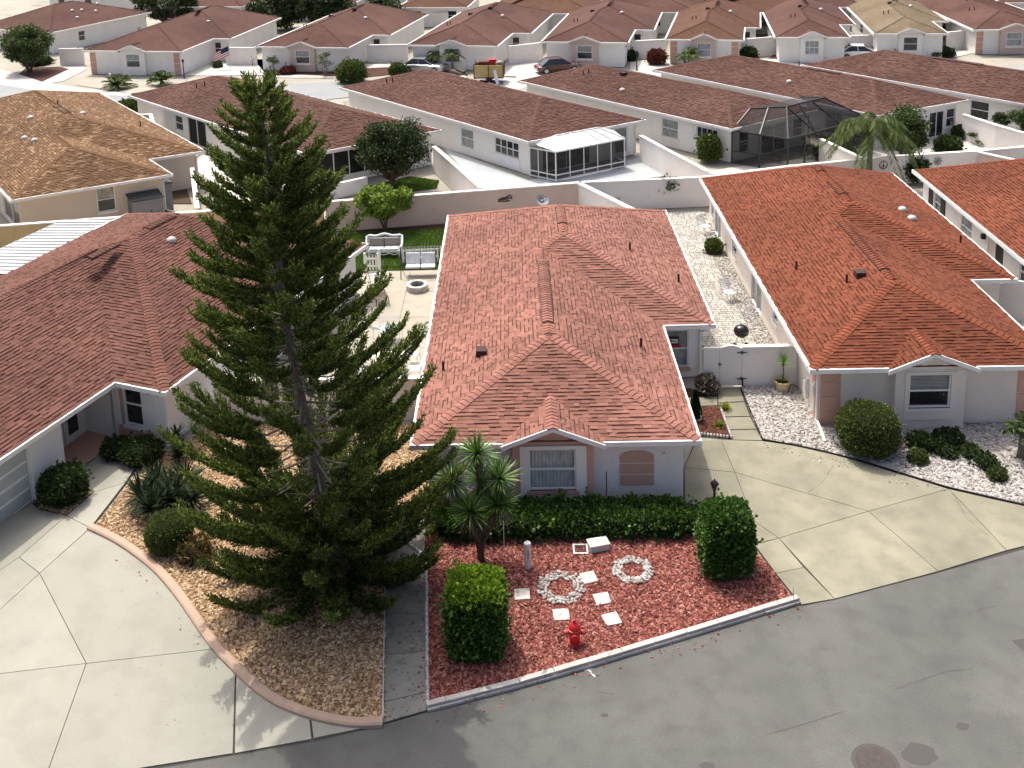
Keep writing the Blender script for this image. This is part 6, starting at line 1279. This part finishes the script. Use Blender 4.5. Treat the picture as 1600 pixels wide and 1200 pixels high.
# ------------------------------------------------------------------ ornaments on the walls
def on_wall(p0, p1, px, py, out=.11):
    """pixel on the vertical wall through p0-p1, slightly in front of it"""
    p0, p1 = np.array([*p0[:2], 0]), np.array([*p1[:2], 0]); d = unit(p1-p0); n = np.array([d[1], -d[0], 0]); rd = np.array([(px-CCX)/CF, (py-CCY)/CF, 1.0]) @ CAX; t = ((p0-CPOS)@n)/(rd@n); return CPOS+rd*t+n*out, d, n
w0, w1 = g2(700, 300.5, WT), g2(905, 284.5, WT); c, d, n = on_wall(w0, w1, 788, 311); Z = np.array([0, 0, 1.])
fi = empty('fish_ornament', c, 'dark metal fish ornament on the rose wall', 'ornament')
def plate(pts, name, mat, parent, c, d, n, th=.012):
    m = MB(); N_ = len(pts); m.add([c+d*x+Z*z for x, z in pts]+[c+d*x+Z*z+n*th for x, z in pts], [tuple(range(N_)), tuple(range(N_, 2*N_))[::-1]]+[(i, (i+1) % N_, N_+(i+1) % N_, N_+i) for i in range(N_)]); return m.build(name, mat, parent)
plate([(-.42, -.05), (-.35, .08), (-.1, .17), (.15, .14), (.32, .05), (.2, .0), (-.05, -.02), (-.2, -.04)], 'body', 'dark_metal', fi, c, d, n); plate([(.26, .08), (.5, .24), (.44, .06), (.52, -.03)], 'tail', 'dark_metal', fi, c, d, n); plate([(-.45, -.12), (-.44, -.07), (.3, -.05), (.36, -.12), (.1, -.15)], 'wave', 'dark_metal', fi, c, d, n); plate([(.05, .16), (.3, .3), (.42, .27), (.2, .12)], 'fin', 'dark_metal', fi, c, d, n)
q = np.array([*g2(840, 325), 0]); q[1] = 27.2; q[0] = 5.05; sd = empty('satellite_dish', q, 'grey satellite dish on a curved pole before the rose wall', 'satellite dish'); zc = 1.75
m = MB(); m.tube([q, q+[0, 0, 1.3], q+[.1, -.1, 1.6], q+[.12, -.12, zc]], .03, 7); m.build('pole', 'box_grey', sd); m = MB(); dd = unit((.15, -.55, .8)); a_ = unit(np.cross(dd, [0, 0, 1])); b_ = np.cross(a_, dd); cc = q+[.12, -.2, zc]; vs = [cc]; 
for r, h in ((.15, .01), (.28, .04), (.38, .09)): vs += [cc+(a_*math.cos(t)+b_*math.sin(t))*r+dd*h for t in np.linspace(0, 6.283, 21)[:-1]]
m.add(vs, [(0, 1+k, 1+(k+1) % 20) for k in range(20)]+[(1+20*j+k, 1+20*j+(k+1) % 20, 21+20*j+(k+1) % 20, 21+20*j+k) for j in range(2) for k in range(20)]); m.build('reflector', 'plastic_grey', sd, smooth=True); m = MB(); m.tube([cc-b_*.36+dd*.08, cc-b_*.2+dd*.45], .014, 6); m.tube([cc-b_*.2+dd*.4, cc-b_*.2+dd*.5], .04, 8); m.build('feed_arm', 'box_grey', sd)
w0, w1 = g2(1242, 258, WT), g2(1400, 243, WT); c, d, n = on_wall(w0, w1, 1379, 257); su = empty('sun_ornament', c, 'round terracotta peace shaped ornament on the white wall by the palm', 'ornament')
m = MB(); m.tube([c+d*.27*math.cos(t)+Z*.27*math.sin(t) for t in np.linspace(0, 6.283, 21)], .025, 5); m.build('ring', 'rust', su); m = MB(); m.bar(c-Z*.25, c+Z*.25, .03); m.bar(c, c-Z*.18+d*.18, .03); m.bar(c, c-Z*.18-d*.18, .03); m.build('spokes', 'rust', su)
w0, w1 = g2(1400, 243, WT), g2(1530, 235, WT); c, d, n = on_wall(w0, w1, 1464, 251); fl = empty('flower_ornament', c, 'dark grey metal flower ornament on the white wall', 'ornament'); m = MB(); m.tube([c, c+n*.03], .1, 12); m.build('centre', 'plastic_grey', fl)
for k in range(8): a = k*.785; plate([(.1*math.cos(a-.3), .1*math.sin(a-.3)), (.3*math.cos(a-.2), .3*math.sin(a-.2)), (.3*math.cos(a+.2), .3*math.sin(a+.2)), (.1*math.cos(a+.3), .1*math.sin(a+.3))], 'petal', 'plastic_grey', fl, c, d, n)
# ------------------------------------------------------------------ screen room on the maroon roofed house
def frame_box(t, P, bars, mat, w=.07):
    for a, b_ in bars: m = MB(); m.bar(P[a], P[b_], w); m.build('frame_bar', mat, t)
T = Dh['T']; sr = empty('screen_room', T(3.6, -.9, 0), 'white framed screen room with pale ribbed glass roof', 'screen room')
A = T(.3, .3, 0); B_ = T(.75, -1.75, 0); C_ = T(6.4, -1.75, 0); D_ = T(7.0, .3, 0); HZ = np.array([0, 0, 2.1]); P = [A, B_, C_, D_]
for p in P: m = MB(); m.bar(p, p+HZ, .09); m.build('post', 'trim_white', sr)
for i in range(3):
    m = MB(); 
    for z in (.1, .45, 2.06): m.bar(P[i]+[0, 0, z], P[i+1]+[0, 0, z], .07, .08)
    m.build('rail', 'trim_white', sr); s = MB(); s.poly([P[i]+[0, 0, .08], P[i+1]+[0, 0, .08], P[i+1]+HZ, P[i]+HZ]); s.build('screen', 'screen_dark', sr)
for k in range(1, 5): p = B_+(C_-B_)*k/5; m = MB(); m.bar(p, p+HZ, .06); m.build('post', 'trim_white', sr)
for k in (1, 2): p = A+(B_-A)*k/3; m = MB(); m.bar(p, p+HZ, .06); m.build('post', 'trim_white', sr)
R0, R1 = T(1.9, -.35, 2.75), T(5.4, -.35, 2.75); top = [T(.3, .3, 2.4), B_+HZ, C_+HZ, T(7.0, .3, 2.4)]; M('roof_glass', (.62, .66, .60), rough=.25, spec=.5)
for pl in ([top[1], top[2], R1, R0], [top[0], top[1], R0], [top[2], top[3], R1]): m = MB(); m.poly(pl); m.build('roof_panel', 'roof_glass', sr)
for k in range(7): f = k/6; m = MB(); m.bar(top[1]+(top[2]-top[1])*f+[0, 0, .02], R0+(R1-R0)*f+[0, 0, .02], .06); m.build('roof_rib', 'trim_white', sr)
for k in range(1, 4): f = k/4; m = MB(); m.bar(top[0]+(top[1]-top[0])*f+[0, 0, .02], R0+[0, 0, .02], .05); m.build('roof_rib', 'trim_white', sr)
m = MB(); m.bar(R0, R1, .08); m.build('roof_rib', 'trim_white', sr)
# black pool cage
T = Eh['T']; cg = empty('pool_cage', T(4, -2.5, 0), 'black screened pool cage with a faceted dome roof', 'pool cage')
A, B_, C_, D_ = T(.4, .3, 0), T(1.2, -3.6, 0), T(9.6, -3.4, 0), T(9.4, 1.4, 0); HZ = np.array([0, 0, 2.35]); P = [A, B_, C_, D_]; R0, R1, R2_ = T(2.2, .4, 3.6), T(3.4, -1.6, 3.9), T(7.4, -1.4, 3.9); R3 = T(7.8, .9, 3.5)
for i in range(3):
    n = (2, 5, 2)[i]
    for k in range(n+1):
        if i and k == 0: continue
        p = P[i]+(P[i+1]-P[i])*k/n; m = MB(); m.bar(p, p+HZ, .1); m.build('post', 'dark_metal', cg)
    m = MB(); m.bar(P[i]+HZ, P[i+1]+HZ, .11); m.bar(P[i]+[0, 0, .9], P[i+1]+[0, 0, .9], .06); m.build('beam', 'dark_metal', cg); s = MB(); s.poly([P[i], P[i+1], P[i+1]+HZ, P[i]+HZ]); s.build('screen', 'screen_cage', cg)
for pl in ([B_+HZ, C_+HZ, R2_, R1], [A+HZ, B_+HZ, R1, R0], [C_+HZ, D_+HZ, R3, R2_], [R0, R1, R2_, R3]): m = MB(); m.poly(pl); m.build('roof_screen', 'screen_cage', cg)
for a, b_ in ((A+HZ, R0), (B_+HZ, R1), (C_+HZ, R2_), (R0, R1), (R1, R2_), (R2_, R3), (B_+HZ+(C_-B_)*.33, R1+(R2_-R1)*.33), (B_+HZ+(C_-B_)*.66, R1+(R2_-R1)*.66), (B_+HZ+(C_-B_)*.33, R1), (A+HZ+(B_-A)*.5, (R0+R1)/2)): m = MB(); m.bar(a, b_, .09); m.build('roof_beam', 'dark_metal', cg)
for x, y, lb in ((3, -1.2, 'dark patio chair inside the pool cage by the post'), (5, -2.0, 'dark patio chair in the middle of the pool cage'), (6.5, -1.0, 'dark patio chair inside the pool cage near the far end')): slat_chair((*T(x, y, 0)[:2], .01), x, lb, 'dark_metal', 'strap_brown')
# storage boxes behind the tan roofed house
T = Bh['T']; sb = empty('storage_box', T(7.4, -.35, 0), 'grey plastic storage box with dark sloped lid against the cream wall', 'storage box'); e = Bh['edges'][0]
m = MB(); e.box(m, 6.15, 8.0, 0, 1.35, .12, 1.0); m.build('body', 'plastic_grey', sb); m = MB(); vs = [e.P(a, z, dp) for a in (6.08, 8.07) for dp, z in ((.1, 1.62), (1.08, 1.36), (1.08, 1.44), (.1, 1.70))]; m.add(vs, [(0, 1, 2, 3), (7, 6, 5, 4), (0, 4, 5, 1), (1, 5, 6, 2), (2, 6, 7, 3), (3, 7, 4, 0)]); m.build('lid', 'plastic_dark', sb); m = MB(); e.box(m, 7.25, 7.29, .3, .7, 1.001, 1.03); m.build('handle', 'plastic_dark', sb)
sb = empty('tall_cabinet', T(9.3, .9, 0), 'tall grey cabinet at the corner of the tan roofed house', 'cabinet'); e = Bh['edges'][1]; m = MB(); e.box(m, .2, 1.1, 0, 1.8, .1, .6); m.build('body', 'plastic_grey', sb); m = MB(); e.box(m, .15, 1.15, 1.80, 1.9, .08, .64); m.build('top', 'plastic_dark', sb)
# ------------------------------------------------------------------ far street: cars, trailer, flag, lamp
def car(c, rot, label, mat, L=4.6, Wd=1.8, Ht=1.42):
    c = np.array([*c, 0.0]); X = np.array([math.cos(rot), math.sin(rot), 0]); Y = np.array([-math.sin(rot), math.cos(rot), 0]); Z = np.array([0, 0, 1.]); t = empty('parked_car', c, label, 'car')
    pr = [(-.5, .35, .9, .62), (-.47, .28, .96, .78), (-.33, .25, 1, .86), (-.2, .25, 1, .9), (.1, .25, 1, .92), (.28, .25, 1, .88), (.42, .27, .97, .82), (.49, .32, .9, .66), (.5, .4, .86, .55)]; m = MB(); V = []
    for x, z0, w, z1 in pr: V += [c+X*L*x+Y*Wd/2*yy*w+Z*zz for yy, zz in ((-.92, z0), (-1, .5), (-.97, z1*.92), (-.82, z1), (.82, z1), (.97, z1*.92), (1, .5), (.92, z0))]
    n = 8; m.add(V, [(i*n+k, i*n+(k+1) % n, (i+1)*n+(k+1) % n, (i+1)*n+k) for i in range(len(pr)-1) for k in range(n)]+[tuple(range(n))[::-1], tuple((len(pr)-1)*n+k for k in range(n))]); m.build('body', mat, t, smooth=False, bevel=.04)
    base = [(-.36, .86), (.24, .9)]; g = MB(); cab = [(-.40, .86, .84), (-.24, Ht, .68), (.04, Ht, .68), (.25, .9, .84)]; V = []
    for x, z, w in cab: V += [c+X*L*x-Y*Wd/2*w+Z*z, c+X*L*x+Y*Wd/2*w+Z*z]
    g.add(V, [(0, 1, 3, 2), (4, 5, 7, 6), (0, 2, 4, 6), (1, 7, 5, 3)]); g.build('glasshouse', 'glass_dark', t); r = MB(); r.add([V[2]+Z*.012, V[3]+Z*.012, V[5]+Z*.012, V[4]+Z*.012, V[2]-Z*.03, V[3]-Z*.03, V[5]-Z*.03, V[4]-Z*.03], [(0, 1, 2, 3), (0, 4, 5, 1), (2, 6, 7, 3), (1, 5, 6, 2), (3, 7, 4, 0)]); r.build('roof', mat, t)
    for s in (0, 1):
        m = MB()
        for a, b_ in ((0, 2), (2, 4), (4, 6)): m.bar(V[a+s], V[b_+s], .06)
        m.bar((V[2+s]+V[4+s])/2, (V[0+s]+V[6+s])/2, .06); m.build('window_pillars', mat, t)
    for sx in (-.31, .31):
        for sy in (-1, 1): p = c+X*L*sx+Y*(Wd/2-.1)*sy+Z*.33; m = MB(); m.tube([p-Y*.1*sy, p+Y*.11*sy], .33, 16); w = m.build('wheel', 'rubber', t); m = MB(); m.tube([p+Y*.1*sy, p+Y*.125*sy], .2, 10); m.build('rim', 'steel', w)
    for sx, mt, nm in ((.492, 'glass_pale', 'headlight'), (-.488, 'sign_red', 'tail_light')):
        for sy in (-.62, .62): m = MB(); m.obox(c+X*L*sx+Y*Wd/2*sy+Z*.66, X, Y, Z, .04, .2, .07); m.build(nm, mt, t)
    return t
car(g2(872, 112), math.radians(14), 'maroon car parked on the far drive behind the roof ridge', 'car_maroon'); car(g2(664, 112), math.radians(-20), 'silver car half hidden by the roof ridge left of the trailer', 'car_silver'); car(g2(1346, 92), math.radians(-15), 'white car parked before the straw coloured roof', 'car_white')
q = np.array([*g2(765, 128), 0]); rt = math.radians(-4); X = np.array([math.cos(rt), math.sin(rt), 0]); Y = np.array([-math.sin(rt), math.cos(rt), 0]); tr_ = empty('utility_trailer', q, 'open trailer with yellow plywood sides loaded with junk on the far drive', 'trailer')
for k in range(4): m = MB(); m.obox(q+Z*(.75+.3*k)-Y*.85, X, Y, Z, 1.35, .025, .142); m.build('side_board', 'lumber', tr_)
for k in range(4): m = MB(); m.obox(q+Z*(.75+.3*k)+Y*.85, X, Y, Z, 1.35, .025, .142); m.build('side_board', 'lumber', tr_)
for s in (-1, 1): m = MB(); m.obox(q+Z*1.2+X*1.36*s, Y, X, Z, .85, .02, .6); m.build('end_board', 'rust', tr_)
m = MB(); m.obox(q+Z*.58, X, Y, Z, 1.4, .9, .05); m.build('deck', 'rust', tr_)
for x in (-1.4, 0, 1.4):
    for y in (-.9, .9): m = MB(); m.bar(q+X*x+Y*y+Z*.5, q+X*x+Y*y+Z*1.95, .07); m.build('stake_post', 'rust', tr_)
for s in (-1, 1): p = q+Y*.95*s+Z*.33; m = MB(); m.tube([p-Y*.1, p+Y*.1], .33, 14); m.build('wheel', 'rubber', tr_)
m = MB(); m.bar(q+X*1.4+Z*.5, q+X*2.6+Z*.45, .1); m.build('drawbar', 'rust', tr_)
for i, (x, y, z, a, b_, h, mt, nm, lb, ct_) in enumerate(((-.5, 0, 1.8, .5, .4, .2, 'rust', 'junk_crate', 'rusty crate heaped on the trailer load', 'crate'), (.3, .2, 1.85, .35, .3, .3, 'sign_red', 'junk_machine', 'red machine part on top of the trailer load', 'machine'), (.9, 0, 1.8, .3, .5, .16, 'cushion_grey', 'junk_bag', 'grey bag slumped on the trailer load', 'bag'), (-2.6, -.9, .35, .45, .4, .35, 'box_grey', 'carton', 'pale carton left of the trailer', 'box'), (-3.6, -.6, .3, .5, .4, .3, 'pvc_white', 'carton', 'white carton farther left of the trailer', 'box'), (-1.9, -1.4, .3, .9, .45, .04, 'metal_white', 'sheet_panel', 'white sheet panel lying by the trailer', 'panel'))):
    m = MB(); m.obox(q+X*x+Y*y+Z*z, unit(X+Y*.2*i), unit(Y-X*.2*i), Z, a, b_, h); m.obox(q+X*(x+.05)+Y*y+Z*(z+h+.03), unit(X+Y*.2*i), unit(Y-X*.2*i), Z, a*1.04, b_*1.04, .03); tag(rebase(m.build(nm, mt, bevel=.03), q+X*x+Y*y+Z*(z-h)), lb, ct_)
m = MB(); m.bar(q-X*2.2-Y*.3+Z*.7, q-X*3.8+Y*.6+Z*1.0, .5, .3); m.bar(q-X*2.4-Y*.2+Z*1.0, q-X*3.2+Y*.6+Z*1.15, .3, .25); tag(rebase(m.build('log_pile', 'bark'), q-X*3), 'dark heap of branches left of the trailer', 'branches')
m = MB(); m.bar(q+X*.9-Y*1.3+Z*.05, q+X*.6-Y*1.0+Z*1.35, .35, .05); tag(rebase(m.build('leaning_board', 'metal_white'), q+X*.9-Y*1.3), 'white board leaning against the trailer', 'board')
q = np.array([*g2(360, 108), 0]); fg = empty('flag', q, 'striped flag drooping from a pole by the far entry', 'flag'); m = MB(); m.tube([q, q+[0, 0, 2.6]], .03, 6); m.build('pole', 'steel', fg)
for k in range(9):
    z0 = 2.5-.11*k; m = MB(); V = []
    for j in range(7): f = j/6; V += [q+[-1.7*f, .12*math.sin(f*7), z0-.75*f-.11*(1-.25*f)], q+[-1.7*f, .12*math.sin(f*7), z0-.75*f]]
    m.add(V, [(2*j, 2*j+2, 2*j+3, 2*j+1) for j in range(6)]); m.build('stripe', 'flag_red' if k % 2 == 0 else 'flag_white', fg)
m = MB(); V = []
for j in range(4): f = j/6; V += [q+[-1.7*f, .12*math.sin(f*7)-.015, 2.5-.75*f-.5], q+[-1.7*f, .12*math.sin(f*7)-.015, 2.505-.75*f]]
m.add(V, [(2*j, 2*j+2, 2*j+3, 2*j+1) for j in range(3)]); m.build('canton', 'flag_blue', fg)
for px, py, lb in ((995, 110, 'black lamp post on the far pale drive'), (288, 122, 'black lamp post at the far garage corner')):
    q = np.array([*g2(px, py), 0]); t = empty('street_lamp', q, lb, 'lamp'); m = MB(); m.lathe(q, [(.12, 0), (.06, .15), (.05, 1.6)], 8); m.build('post', 'black_paint', t); m = MB(); m.lathe(q, [(.08, 1.6), (.14, 1.85), (.16, 1.9), (.02, 2.0)], 6); m.build('lantern', 'black_paint', t)
q = np.array([*g2(173, 130), 0]); m = MB(); m.tube([q, q+[0, 0, .8]], .07, 8); m.tube([q+[0, 0, .8], q+[0, 0, 1.0]], .12, 8); tag(rebase(m.build('mail_post', 'pvc_white'), q), 'small white post by the left feather palm', 'post')
# pergola and awning far behind
q = np.array([*g2(660, 30), 0]); pg = empty('pergola', q, 'grey lattice pergola with pale awning far behind the roofs', 'pergola')
for x in (-4, -1.3, 1.3, 4):
    for y in (0, 3): m = MB(); m.bar(q+[x, y, 0], q+[x, y, 2.8], .16); m.build('post', 'plastic_grey', pg)
m = MB(); m.box(q[0]-4.3, q[0]+4.3, q[1]-.3, q[1]+3.3, 2.8, 2.92); m.build('awning', 'awning', pg)
q = np.array([*g2(815, 28), 0]); aw = empty('awning_frame', q, 'white curved awning on the far pale house', 'awning')
m = MB(); n = 8; V = []
for k in range(n+1): a = math.pi*k/n; V += [q+[-1.3*math.cos(a), 0, 2.3+.55*math.sin(a)], q+[-1.3*math.cos(a), 2.0, 2.3+.55*math.sin(a)]]
m.add(V, [(2*k, 2*k+1, 2*k+3, 2*k+2) for k in range(n)]); m.build('canopy', 'metal_white', aw)
for sx in (-1.25, 1.25): m = MB(); m.bar(q+[sx, 0, 0], q+[sx, 0, 2.3], .08); m.build('post', 'metal_white', aw)
# white garden lights beside the cream house bay
q = np.array([*g2(1407, 676), .03]); m = MB(); m.tube([q, q+[0, 0, .3]], .02, 6); m.tube([q+[0, 0, .3], q+[.22, 0, .3]], .025, 6); m.tube([q+[.22, 0, .3], q+[.22, 0, .12]], .02, 6); tag(rebase(m.build('spigot_pipe', 'pvc_white'), q), 'white irrigation pipe at the foot of the cream bay', 'pipe')
# ------------------------------------------------------------------ litter and spill
def litter(poly, n, label, mat='leaf_litter', z=.036, size=(.02, .055)):
    P = area_pts(poly, 40); P = P[rng.permutation(len(P))[:n]]; n = len(P); C = np.concatenate([P, np.full((n, 1), z)], 1); a = rng.random(n)*6.283; D = np.stack([np.cos(a), np.sin(a), rng.random(n)*.3], 1); L = size[0]+(size[1]-size[0])*rng.random(n); r = np.stack([-np.sin(a), np.cos(a), (rng.random(n)-.5)*.3], 1)
    V = np.stack([C, C+D*L[:, None]*.5+r*(L*.3)[:, None]+[0, 0, .006], C+D*L[:, None], C+D*L[:, None]*.5-r*(L*.3)[:, None]], 1); tag(npmesh('fallen_leaves', V.reshape(-1, 3), np.arange(n*4).reshape(-1, 4), mat, kind='stuff'), label, 'leaf litter')
litter([(-9, -3.2), (-6, -6.6), (-3.6, -8.6), (-1.5, -9.2), (-3.2, -9.8), (-7.5, -8.5)], 40, 'dry leaves scattered on the pale drive below the curb')
litter([tuple(wa), tuple(wb), tuple(wc), tuple(wd)], 160, 'needles and dry leaves on the dark walk', z=.028, size=(.03, .1))
litter(gp((1180, 855), (1357, 800), (1482, 766), (1300, 712), (1150, 740)), 110, 'few dry leaves blown over the tan drive')
litter([(-1.8, -9.5), (1, -8.6), (6.5, -6.75), (11.7, -4.75), (11.9, -5.2), (6.5, -7.4), (1, -9.4), (-1.5, -10)], 170, 'leaf litter gathered on the road below the kerb blocks', z=.006)
def spill(p, q, w, n, mat, label, z, s=(.03, .08), shape=OCT, side=1):
    p, q = np.array(p), np.array(q); d = unit(q-p); nn_ = np.array([-d[1], d[0]])*side; t = rng.random(n); P = p+(q-p)*t[:, None]+nn_*(rng.random(n)**2.2*w)[:, None]; tag(stones('spilled_stones', P, z, s[0], s[1], mat, shape=shape), label, 'stones')
spill((1.0, -8.6), (11.7, -4.75), .5, 70, 'lava_red', 'stray red rock chips on the road edge', .004, side=-1)
spill((.55, -2.5), (1.0, -8.3), .45, 60, 'lava_red', 'stray red rock chips on the dark walk', .024, side=-1)
spill(g2(1192, 690), g2(1482, 766), .5, 60, 'stone_white', 'stray white pebbles on the tan drive edge', .032, (.04, .08), ICO, -1)
spill((-9.9, -1.5), (-4.5, -7.2), .35, 30, 'pebble_tan', 'stray tan pebbles on the pale drive', .032, side=-1)
print('objects', len(bpy.data.objects))
